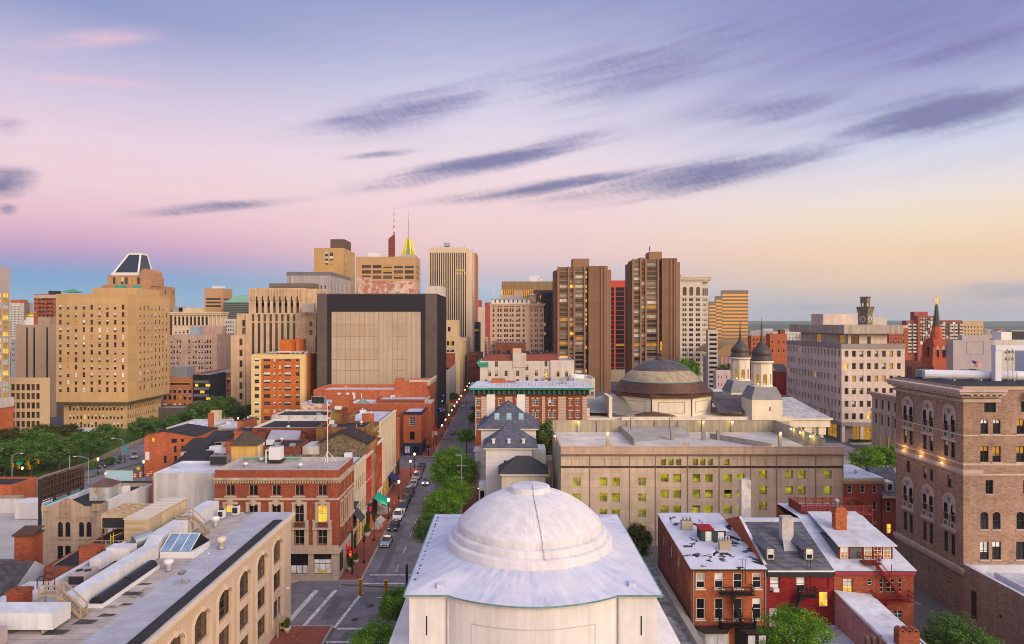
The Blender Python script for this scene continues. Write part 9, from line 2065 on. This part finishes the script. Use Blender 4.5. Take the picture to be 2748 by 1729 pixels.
for i,(x,y,t,r,l) in enumerate(((-11.4,240,9.5,3.0,'dark tree before the banner on the right pavement of the avenue'),(-11.3,262,9.8,3.2,'second dark tree along the right pavement of the avenue'),(-11.2,292,9.5,3.2,'third dark tree along the right pavement of the avenue'),(-11.6,320,9,3,'far dark tree on the right pavement of the avenue'),(-25.6,316,8.5,2.4,'small tree on the left pavement by the concrete building'))):
 tree(l,x,y,t,r,lf_d,seed=i)
tree('tall dark tree between the mansion and the garage',8.4,162,18.0,4.2,lf_d,seed=2,rz=6)
tree('dark red leaved shrub tree in the mansion yard',-8.2,168,7,2.4,[leafm('leaf_red_a',(.06,.02,.02)),leafm('leaf_red_b',(.10,.03,.03)),leafm('leaf_red_c',(.12,.05,.04))],seed=1)
tree('bright green tree rising behind the bronze dome',61.5,238,28.0,5.2,lf_b,seed=0,rz=5)
tree('green tree in the plaza left of the stone bank',90,172,9.6,4.0,lf_b,seed=2);tree('second green tree in the plaza under the stone bank',97,176,9.4,3.8,lf_b,seed=1)
tree('dark trees in front of the arena mural',X(1945,330),330,21,4.2,lf_d,seed=1)
rr=random.Random(31)
bt=[(-131,177,9.5,4.4),(-126,180,9.5,4.5),(-122.6,186,9.5,4.3),(-122.3,193,9.5,4.2),(-136,183,10,5),(-128,189,10.5,5),(-123,201,9.2,4.5),(-134,194,11,5.5),(-133,171,8,4.2),(-133,226,11.0,6.0),(-127,236,11.5,6.0),(-139,234,11,6.5),(-122,247,11.5,5.8),(-131,248,11.5,6),(-117,258,12,6),(-112,268,12.5,6.2),(-125,262,12,6),(-106,276,13,6),(-119,276,12.5,6),(-128,214,11,6)]
wh=['leftmost dark green boulevard tree by the retaining wall','large dark green boulevard tree in the left grove','round dark green boulevard tree above the signals','dark green boulevard tree at the right of the left grove','lower dark green tree at the left picture edge','dark green tree behind the left grove near the glass tower','smaller dark tree by the red light trails','dark green tree at the back of the left grove','low tree at the left edge over the wall','dark tree on the median below the tan hotel','dark tree by the hotel base corner','dark tree close under the tan hotel front','dark tree right of the hotel base','dark tree along the hotel side wall','dark tree on the rise toward the brick office','dark tree before the brick office windows','dark tree at the hotel side near the pavilion','dark tree next to the beige tower','dark tree in front of the glass bay of the brick office','dark tree on the wall side below the canopy']
TL=[(-200,1190),(0,1186),(60,1182),(140,1166),(210,1174),(250,1157),(309,1128),(356,1122),(447,1110),(515,1083),(562,1064),(640,1060)]
def treetop(x,y):
 p=PX0+x/y*F
 for(a,c),(e,g_) in zip(TL[:-1],TL[1:]):
  if a<=p<=e:return ZZ(c+(g_-c)*(p-a)/(e-a)+rr.uniform(0,16),y)
 return 8.0
for i,(x,y,t,r) in enumerate(bt):t=treetop(x,y) if y>205 else t;tree(wh[i],x,y,t,min(r,t*.56),lf_d,seed=i,group='trees along the boulevard')
for i,(x,y,t,r,l) in enumerate(((-152,222,9,5,'olive brown tree before the beige office'),(-146,226,8.5,4.6,'olive brown tree beside the canopy of the hotel'),(-160,218,9,5,'olive brown tree left of the beige office'))):tree(l,x,y,min(t,7.6),r,lf_o,seed=i)
shrub('small bush on the corner of the orange brick house',-82,179,.1,1.3,2.6,lf_b,1);shrub('round bush by the median lamp',-116,190,.1,1.4,2.2,lf_b,2);shrub('second round bush on the median',-114,195,.1,1.5,2.2,lf_d,0)
shrub('clipped ivy patch beside the tan house',-58.3,121,0,.8,11,lf_b,0)
def paintm(name,c,metal=.2):return M('car_'+name,c,.28,.02,metal=metal,spec=.5)
carglass=GL('car_glass',(.015,.018,.022),.06,0,.2,.7)
tyre=M('tyre',(.015,.015,.015),.9);rim=M('rim',(.35,.35,.36),.4,metal=.6);lampw=M('headlamp',(.6,.6,.6),.2);lampr=M('taillamp',(.35,.01,.01),.3);trim=M('car_trim',(.02,.02,.02),.6)
def car_parts(t,col,kind='sedan',lit_=False):
 L,Wd,H={'sedan':(4.6,1.78,1.45),'suv':(4.7,1.88,1.75),'pickup':(5.4,1.95,1.85)}[kind]
 h=L/2;w=Wd/2
 if kind=='sedan':prof=[(-h,.35),(-h+.05,.62),(-h+.95,.86),(-h+1.75,.98),(h-.95,.98),(h-.05,.92),(h,.4)];cab=[(-h+1.35,.95),(-h+2.1,H),(h-1.55,H-.02),(h-.65,.97)]
 elif kind=='suv':prof=[(-h,.42),(-h+.05,.78),(-h+.9,1.0),(-h+1.5,1.08),(h-.1,1.08),(h,.5)];cab=[(-h+1.2,1.06),(-h+1.85,H),(h-.35,H-.03),(h-.06,1.07)]
 else:prof=[(-h,.48),(-h+.05,.95),(-h+.9,1.08),(-h+1.5,1.12),(h-.02,1.12),(h,.55)];cab=[(-h+1.3,1.1),(-h+1.9,H),(-h+3.3,H),(-h+3.55,1.12)]
 b=MB();ring=[]
 for s,kx in((-1,0),(1,0)):pass
 def yv(s,y,z):
  e=min(1,(h-abs(y))/.55);return s*(w-.12*(1-e))*(1.0 if z<.8 else .965)
 for s in(-1,1):
  pts=[(yv(s,y,z),y,z) for y,z in prof];b.face(pts if s==1 else pts[::-1],0)
 for(y0_,z0_),(y1_,z1_) in zip(prof,prof[1:]+prof[:1]):b.face(((yv(-1,y0_,z0_),y0_,z0_),(yv(1,y0_,z0_),y0_,z0_),(yv(1,y1_,z1_),y1_,z1_),(yv(-1,y1_,z1_),y1_,z1_)),0)
 wr=w*.74
 R_=[(-wr,cab[1][0],cab[1][1]),(wr,cab[1][0],cab[1][1]),(wr,cab[2][0],cab[2][1]),(-wr,cab[2][0],cab[2][1])]
 b.face(R_,0)
 for s in(-1,1):
  for(c0,c1) in((0,1),(2,3)):b.bar((s*w*.93,cab[c0 if c0==0 else 3][0],cab[c0 if c0==0 else 3][1]),(s*wr,cab[1 if c0==0 else 2][0],cab[1 if c0==0 else 2][1]),.08,.06,0)
 if kind=='pickup':
  for s in(-1,1):b.box(s*w*.95-.05,s*w*.95+.05,-h+3.6,h,1.1,1.35)
  b.box(-w*.9,w*.9,h-.1,h,1.1,1.35)
 b.build('body',[col],t,world=False)
 g=MB()
 wl_=w*.92
 g.face(((-wl_,cab[0][0],cab[0][1]+.01),(wl_,cab[0][0],cab[0][1]+.01),(wr*.97,cab[1][0]+.02,cab[1][1]-.04),(-wr*.97,cab[1][0]+.02,cab[1][1]-.04)))
 g.face(((wl_,cab[3][0],cab[3][1]+.01),(-wl_,cab[3][0],cab[3][1]+.01),(-wr*.97,cab[2][0]-.02,cab[2][1]-.04),(wr*.97,cab[2][0]-.02,cab[2][1]-.04)))
 for s in(-1,1):
  p=[(s*wl_,cab[0][0]+.12,cab[0][1]),(s*wl_,cab[3][0]-.12,cab[3][1]),(s*wr,cab[2][0],cab[2][1]-.04),(s*wr,cab[1][0],cab[1][1]-.04)];g.face(p if s==1 else p[::-1])
 g.build('window_glass',[carglass],t,world=False)
 for s in(-1,1):
  for yy in(-h+.85,h-.9):
   k=MB().tube((s*(w-.22),yy,.33),(s*(w+.01),yy,.33),.33,14);wo_=k.build('wheel',[tyre],t,world=False);MB().tube((s*(w-.1),yy,.33),(s*(w+.025),yy,.33),.2,10).build('rim',[rim],wo_,world=False)
  zl=.66 if kind=='sedan' else .8
  MB().box(s*w*.68-.2,s*w*.68+.2,-h+.02,-h+.16,zl-.08,zl+.1).build('headlight',[bulbw if lit_ else lampw],t,world=False)
  MB().box(s*w*.74-.16,s*w*.74+.16,h-.06,h+.015,zl,zl+.2).build('taillight',[lampr],t,world=False)
 MB().box(-w*.55,w*.55,-h-.02,-h+.04,.42,.58).build('grille',[trim],t,world=False);MB().box(-.26,.26,-h-.035,-h-.022,.36,.48).build('number_plate',[fr_white],t,world=False)
 for s in(-1,1):MB().box(s*(w+.06)-.08,s*(w+.06)+.08,cab[0][0]+.3,cab[0][0]+.42,cab[0][1],cab[0][1]+.15).build('mirror',[col],t,world=False)
paint={'silver':paintm('silver',(.42,.43,.45),.6),'black':paintm('black',(.012,.013,.016)),'white':paintm('white',(.66,.66,.66),0),'grey':paintm('grey',(.10,.10,.11),.5),'red':paintm('red',(.36,.012,.022),.1),'navy':paintm('navy',(.02,.025,.045),.3),'maroon':paintm('maroon',(.10,.03,.025),.2),'yellow':paintm('yellow',(.62,.36,.02),0)}
PROTO={}
def car(label,x,y,kind,col,rot=0.0,lit_=False,cat='car',group='cars parked along the left kerb'):
 key=(kind,lit_)
 if key not in PROTO:
  t=thing('parked_car' if not lit_ else 'car',label,cat,(x,y,.02),group);car_parts(t,paint[col],kind,lit_);PROTO[key]=(t,col);t.rotation_euler=(0,0,rot);return t
 t0,c0=PROTO[key];t=dup(t0,(x,y,.02),label,rot,group,swap={paint[c0]:paint[col]}if c0!=col else None);t['category']=cat;return t
pk_x=lambda y:CLf(y)+1.25
for(l,y,k,c) in(('silver sedan parked nearest the corner on the left kerb',125.8,'sedan','silver'),('black sedan parked behind the white pickup',135.4,'sedan','black'),('white pickup truck parked between two dark cars',142.4,'pickup','white'),('dark grey car parked behind the white pickup',149.2,'suv','grey'),('black car with pale roof reflections parked before the loaded truck',155.0,'suv','black'),('dark maroon truck with a heaped load parked by the awning',161.8,'pickup','maroon'),('pale silver sedan parked before the loaded truck',170.6,'sedan','silver'),('silver suv parked behind the red car',178.4,'suv','silver'),('red car parked near the crossing',185.6,'sedan','red'),('black car parked farthest up at the crossing',191.0,'sedan','black')):car(l,pk_x(y),y,k,c)
t_=thing('truck_load','heap of pale sacks loaded on the maroon truck','load',(pk_x(161.8),162.9,1.2));lo_=MB();rr=random.Random(2)
for i in range(16):lo_.lathe([(.05,-.25),(.42,-.1),(.42,.15),(.05,.28)],rr.uniform(-.6,.6),rr.uniform(-1.2,1.2),7)
for i in range(16):
 n_=28
 for j in range(n_):x_,y_,z_=lo_.v[i*n_+j];lo_.v[i*n_+j]=(x_,y_,z_+.3+(i%4)*.16)
lo_.build('sack',[M('sack_pale',(.46,.38,.33),.8,.3,3)],t_,world=False)
car('pale moving car with headlights on in the traffic lane',-21.0,173,'sedan','silver',0,True,group='cars driving on the avenue')
car('yellow taxi half hidden behind the beige arched building',-33.8,95.6,'sedan','yellow',R(-90),False,group='cars driving on the avenue')
sl=math.atan2(-20,90)
for(l,px_,py_,k,c) in(('dark blue car on the boulevard behind the blank billboard',270,1256,'suv','navy'),('black suv on the boulevard below the blue banner',320,1242,'suv','black'),('silver station wagon on the boulevard beside the orange house',356,1231,'suv','silver')):
 Y=GY(py_)*1.0;car(l,X(px_,Y),Y+1,k,c,R(28),group='cars on the boulevard')
for(l,px_,Y) in(('pale car parked behind the tan house',411,166),('second pale car parked behind the tan house',423,168)):car(l,X(px_,Y),Y,'sedan','silver',R(60),group='cars parked behind the tan house')
for i,(x,y,c) in enumerate(((-20.5,250,'black'),(-14,300,'grey'),(-22.0,330,'silver'),(-22,342,'black'))):car(('dark car driving up the avenue past the navy corner house','grey car far along the avenue','far silver car parked by the concrete building','far black car parked by the concrete building')[i],x,y,'sedan',c,0,group='far cars on the avenue')
blackp=M('post_black',(.015,.015,.017),.5)
def lamp(label,x,y,h=4.1,on=True,group='globe street lamps',s=1.0):
 key=('lamp',on)
 if key in PROTO:t=dup(PROTO[key],(x,y,.13),label,0,group);return t
 t=thing('street_lamp',label,'street lamp',(x,y,.13),group);PROTO[key]=t
 MB().lathe([(.2,0),(.2,.35),(.12,.5),(.075,.7),(.055,h-.7),(.1,h-.6),(.14,h-.55)],0,0,10).build('post',[blackp],t,world=False)
 MB().lathe([(.13,h-.54),(.26,h-.2),(.24,h+.05),(.1,h+.22)],0,0,12).build('globe',[bulb if on else glass],t,world=False)
 MB().lathe([(.16,h+.2),(.07,h+.34),(.015,h+.5)],0,0,8).build('finial',[blackp],t,world=False);return t
for y in(141.8,158,181,190.8,226,258,290):
 ld=bpy.data.lights.new('street_lamp_glow','POINT');ld.energy=260;ld.color=(1,.62,.26);ld.shadow_soft_size=.3;lo=bpy.data.objects.new('street_lamp_glow',ld);COL.objects.link(lo);lo.location=(CLf(y)-.8,y-.9,4.3)
names=['lit street lamp by the diamond sign near the white pickup','lit street lamp before the green awning','lit street lamp beside the silver suv','lit street lamp at the crossing near the black car']
for i,y in enumerate((141.8,158,181,190.8)):lamp(names[i],CLf(y)-.8,y)
for i,y in enumerate((226,244,258,272,286,300,314,328,342,372,392,412,436,460,490,520,550,585)):lamp('tiny lit street lamp in the row receding down the left pavement' if i>2 else('lit street lamp by the red banner past the navy corner house','lit street lamp beyond the red banner on the left pavement','lit street lamp by the tan shop building on the left pavement')[i],CL-.8,y)
for i,y in enumerate((206.5,268,330,372,410,450,500,560)):lamp('lit street lamp by the small bright tree on the right pavement' if i==0 else 'tiny lit street lamp in the row receding down the right pavement',CR+.8 if i else-9.0,y+1)
lamp('lit garden lamp by the mansion lawn',-6.9,153);lamp('unlit street lamp at the corner of the brick building',-24.6,115.8,on=False);lamp('unlit street lamp post farther along the corner pavement',-25.2,127.5,on=False)
for(l,x,y) in(('lit lamp on the boulevard wall below the grove',-123,172.5),('lit lamp by the round bushes on the median',-110.8,184),('lit lamp between the billboard posts',-104,152),('lit lamp by the traffic barrels',-96.6,180.5),('lit wall height lamp above the black shed roof',-70,160),('lit lamp by the trees right of the hotel',-104,262)):lamp(l,x,y)
def cobra(label,x,y,h,arm,rot=0.0):
 t=thing('street_light',label,'street light',(x,y,0),'tall highway street lights');MB().tube((0,0,0),(0,0,h),.13,8,r2=.08).build('pole',[metal_grey],t,world=False)
 MB().tube((0,0,h),(arm*.55,0,h+.5),.06,6).tube((arm*.55,0,h+.5),(arm,0,h+.55),.05,6).build('arm',[metal_grey],t,world=False);MB().box(min(arm,arm*1.25),max(arm,arm*1.25),-.15,.15,h+.45,h+.62).build('lamp_head',[metal_white],t,world=False);t.rotation_euler=(0,0,rot)
cobra('tall grey street light in front of the left grove',-124.5,171,7.6,2.2);cobra('tall grey street light carrying a blue banner',-109.7,194,7.4,-2.6);cobra('tall grey street light beside the orange brick house',-99.5,189,7.2,1.8);cobra('tall grey street light behind the rusty vent house',-106,172,6.6,-3);cobra('tall dark lamp post by the beige arched building',-30.0,88.5,6,1.2);cobra('tall grey pole lamp by the stone front',-96,126,6.4,1.3)
t_=thing('pole_banner','blue and teal banner on the boulevard light pole','banner',(-109.2,193.8,3.6));MB().box(-109.5,-108.4,193.75,193.82,3.7,6.0).build('banner_cloth',[M('banner_blue',(.10,.30,.42),.8,.3,1.2)],t_);MB().box(-109.6,-108.3,193.74,193.83,6.0,6.08).build('rail',[metal_dark],t_)
for(l,x,y,z) in(('red white banner on the left pavement past the navy corner house',-24.6,223,4.0),('second red white banner farther along the left pavement',-24.6,300,4.0),('red white banner on the right pavement by the dark tree',-9.6,232,3.2)):
 t_=thing('pole_banner',l,'banner',(x,y,.13));MB().tube((x,y,.13),(x,y,z+3),.06,6).build('pole',[blackp],t_)
 for s in(-1,1):bb_=MB();bb_.box(x+s*.7-.55,x+s*.7+.55,y-.03,y+.03,z,z+1.3,0);bb_.box(x+s*.7-.55,x+s*.7+.55,y-.03,y+.03,z+1.31,z+2.6,1);bb_.build('banner_cloth',[M('banner_white',(.5,.45,.45),.8),M('banner_red',(.5,.04,.03),.8)],t_)
sigy=M('signal_yellow',(.58,.27,.02),.5,.08)
def signal(b,lens,x,y,z,w_=.42):
 b.box(x-w_/2,x+w_/2,y-.16,y+.16,z-.55,z+.55)
 for i in range(3):lens.box(x-.15,x+.15,y-.22,y-.165,z+.2-i*.36,z+.46-i*.36)
def sigpole(label,x,y,h,arm_z,arm_to,sig,dbl=True):
 t=thing('traffic_light',label,'traffic light',(x,y,.1));MB().tube((x,y,.1),(x,y,h),.17,10).build('pole',[metal_dark],t)
 if arm_to is not None:MB().tube((x,y,arm_z),(arm_to[0],arm_to[1],arm_z+.1),.13,8,r2=.08).build('mast_arm',[M('mast_brown',(.10,.07,.055),.6)],t)
 for(sx,sy,sz) in sig:
  b=MB();ln=MB();signal(b,ln,sx,sy,sz);s_=b.build('signal_head',[sigy],t);ln.build('lens',[M('lens_dark',(.10,.06,.02),.4)],s_)
 return t
sigpole('signal mast with long arm over the road beside the church',-13.4,89.5,9.2,6.1,(-22.2,90.5),[(-19.6,90.2,6.5),(-19.6,90.2,5.4),(-16.2,89.9,6.5),(-16.2,89.9,5.4)])
sigpole('pair of yellow signals at the roof edge of the church',-13.0,101,5.2,0,None,[(-13.3,100.6,4.9),(-13.6,97.8,4.6)])
sigpole('pedestrian signal pole with red hand on the brick corner pavement',-25.4,110.6,7.2,6.9,(-27.0,110.6),[(-25.6,110.4,3.4)])
MB_=MB().box(-25.82,-25.5,110.15,110.18,3.3,3.7);o=MB_.build('red_hand',[EM('signal_red',(1,.05,.02),3)],None);recenter(o);tag(o,'glowing red stop light on the corner pedestrian signal','signal light')
sigpole('signal pole at the far crossing by the navy corner house',-24.6,208.5,5.5,5.0,(-17.5,209),[(-24.6,208.2,4.2),(-18.0,209,4.6)])
t_=thing('signal_wire','row of yellow signals hung on a span wire by the left grove','traffic light',(-122,170,0));b=MB();b.tube((-128,170,0),(-128,170,6.6),.12,6);b.tube((-112,174,0),(-112,174,7.0),.12,6);b.build('pole',[metal_grey],t_);MB().tube((-128,170,6.0),(-112,174,6.3),.03,4).build('wire',[metal_dark],t_)
for(px_,zz) in((33,5.0),(50,4.7),(75,5.5),(102,6.0),(79,4.6)):b=MB();ln=MB();signal(b,ln,X(px_,171),171,zz);s_=b.build('signal_head',[sigy],t_);ln.build('lens',[MATS['lens_dark']],s_)
MB().box(X(44,171),X(60,171),170.9,170.96,5.3,5.9).build('street_name_sign',[M('sign_green',(.02,.26,.17),.5)],t_)
t_=thing('warning_sign','grey back of a diamond shaped road sign on the brick pavement','sign',(-25.0,133,.13));MB().tube((-25.0,133,.13),(-25,133,3.0),.05,6).build('post',[metal_dark],t_);b=MB();b.face(((-25,132.93,1.55),(-24.0,132.93,2.5),(-25,132.93,3.45),(-26.0,132.93,2.5)));b.face(((-25,132.96,1.55),(-26.0,132.96,2.5),(-25,132.96,3.45),(-24.0,132.96,2.5)));b.build('sign_plate',[M('sign_grey',(.50,.50,.53),.5)],t_)
t_=thing('warning_sign','yellow diamond road sign by the traffic barrels','sign',(X(380,181),179.5,0));x_=X(380,181);MB().tube((x_,179.5,0),(x_,179.5,3.2),.05,6).build('post',[metal_dark],t_);b=MB();b.face(((x_,179.4,1.9),(x_+.65,179.4,2.5),(x_,179.4,3.1),(x_-.65,179.4,2.5)));b.build('sign_plate',[M('sign_yellowgreen',(.62,.55,.02),.5)],t_)
bar_o=M('barrel_orange',(.60,.10,.02),.6);proto=None
for i,(px_,py_) in enumerate(((362,1283),(376,1282),(377,1277),(397,1280),(405,1275))):
 Y=GY(py_);l=('orange white traffic barrel at the left end of the barrel row','orange white traffic barrel second from the left of the row','orange white traffic barrel behind the second one','orange white traffic barrel second from the right','orange white traffic barrel nearest the orange brick house')[i]
 if proto is None:
  t=thing('traffic_barrel',l,'traffic barrel',(X(px_,Y),Y,0),'traffic barrels by the orange brick house');MB().lathe([(.42,0),(.36,.1),(.34,1.15),(.2,1.25)],0,0,10).build('drum',[bar_o],t,world=False)
  for z_ in(.35,.8):MB().lathe([(.375,z_),(.37,z_+.18)],0,0,10,cap=False).build('reflective_band',[fr_white],t,world=False)
  proto=t
 else:dup(proto,(X(px_,Y),Y,0),l)
t_=thing('traffic_cone','small orange traffic cone on the pavement by the steps','traffic cone',(-25.6,152,.13));MB().lathe([(.3,.13),(.28,.18),(.2,.2),(.06,1.0)],-25.6,152,10).build('cone',[bar_o],t_);MB().lathe([(.16,.5),(.125,.68)],-25.6,152,10,cap=False).build('reflective_band',[fr_white],t_)
pot=M('pot_stone',(.52,.48,.43),.85,.1)
for i,(l,x,y,k) in enumerate((('stone planter with small conifer by the corner building shop',-26.0,111.7,1.0),('stone planter by the red awning',-25.9,115.4,.9),('tall white planter with bush by the diamond sign',-27.0,129.6,1.2),('stone planter at the beige building corner',-29.2,89.8,.9),('planter with bush by the dark blue awning',-28.2,170,1.2),('planter with bush by the navy corner house',-25.6,216,1.1))):
 t_=thing('planter',l,'planter',(x,y,.13));MB().lathe([(.3*k,0),(.42*k,.45*k),(.58*k,.75*k),(.55*k,.85*k),(.45*k,.8*k)],0,0,14).build('pot',[pot],t_,world=False)
 me=CRM.get((False,i%3,lf_d[0].name));c=bpy.data.objects.new('plant',me[0]);COL.objects.link(c);c.parent=t_;c.location=(0,0,1.35*k);c.scale=(.5*k,.5*k,.85*k)
t_=thing('newspaper_box','yellow newspaper box at the beige building corner','newspaper box',(-30.0,90.6,.13));MB().box(-30.3,-29.7,90.3,90.8,.35,1.3).build('box_body',[M('news_yellow',(.62,.42,.02),.5)],t_);MB().box(-30.22,-29.78,90.27,90.295,.75,1.2).build('window',[glass],t_);MB().box(-30.25,-29.75,90.35,90.75,.13,.35).build('foot',[metal_dark],t_)
t_=thing('sandwich_banner','tall orange feather banner by the cream shop steps','banner',(-27.3,134.0,.13));MB().tube((-27.3,134,.13),(-27.3,134,3.6),.03,5).build('pole',[metal_dark],t_);b=MB();b.face(((-27.3,133.95,.6),(-26.8,133.95,.6),(-26.9,133.95,3.4),(-27.3,133.95,3.5)));b.build('banner_cloth',[M('banner_orange',(.62,.16,.03),.8)],t_)
t_=thing('hanging_sign','black hanging sign with red mark over the cream shop','sign',(-27.8,132,4));MB().bar((-28.2,132,6.0),(-26.4,132,6.0),.06,.06).build('bracket',[metal_dark],t_);MB().box(-27.3,-26.3,131.95,132.05,3.9,5.9).build('sign_board',[metal_dark],t_);MB().box(-27.05,-26.55,131.9,131.945,4.4,5.4).build('sign_mark',[M('sign_pinkred',(.5,.05,.06),.7)],t_)
t_=thing('utility_pole','tall thin utility pole with crossarms by the elm','pole',(-9.6,138,0));MB().tube((-9.6,138,0),(-9.6,138,14.2),.09,6).build('shaft',[metal_grey],t_);MB().bar((-10.6,138,12.0),(-8.6,138,12.0),.1,.1).bar((-10.2,138,9.5),(-9.0,138,9.5),.1,.1).bar((-10.9,138,14.1),(-9.6,138,14.1),.25,.12).build('crossarm',[metal_grey],t_)
for i,(x,y) in enumerate(((93,196),(88,206),(97,188))):
 t_=thing('kiosk',('dark street kiosk on the plaza by the stone bank','tall dark street sign on the plaza','small kiosk with yellow panel on the plaza')[i],'kiosk',(x,y,0));MB().box(x-.5,x+.5,y-.4,y+.4,0,2.4).build('cabinet',[metal_dark],t_);MB().box(x-.4,x+.4,y-.45,y-.404,.8,2.1).build('panel',[M('panel_'+'abc'[i],((.4,.1,.1),(.12,.3,.4),(.5,.4,.05))[i],.6)],t_)
hz=MB().box(-9400,9400,-900,9400,-1.0,175.0).build('haze',M('haze_air',(.5,.5,.5)));hz['kind']='stuff';hz['label']='thin pale evening haze over the far city'
hm_=MATS['haze_air'];q=NT(hm_.node_tree);out=q.n('ShaderNodeOutputMaterial');pv=q.n('ShaderNodeVolumePrincipled');q.nt.links.new(pv.outputs[0],out.inputs['Volume']);pv.inputs['Color'].default_value=(.80,.86,.95,1);pv.inputs['Density'].default_value=0.00009;pv.inputs['Anisotropy'].default_value=0.2
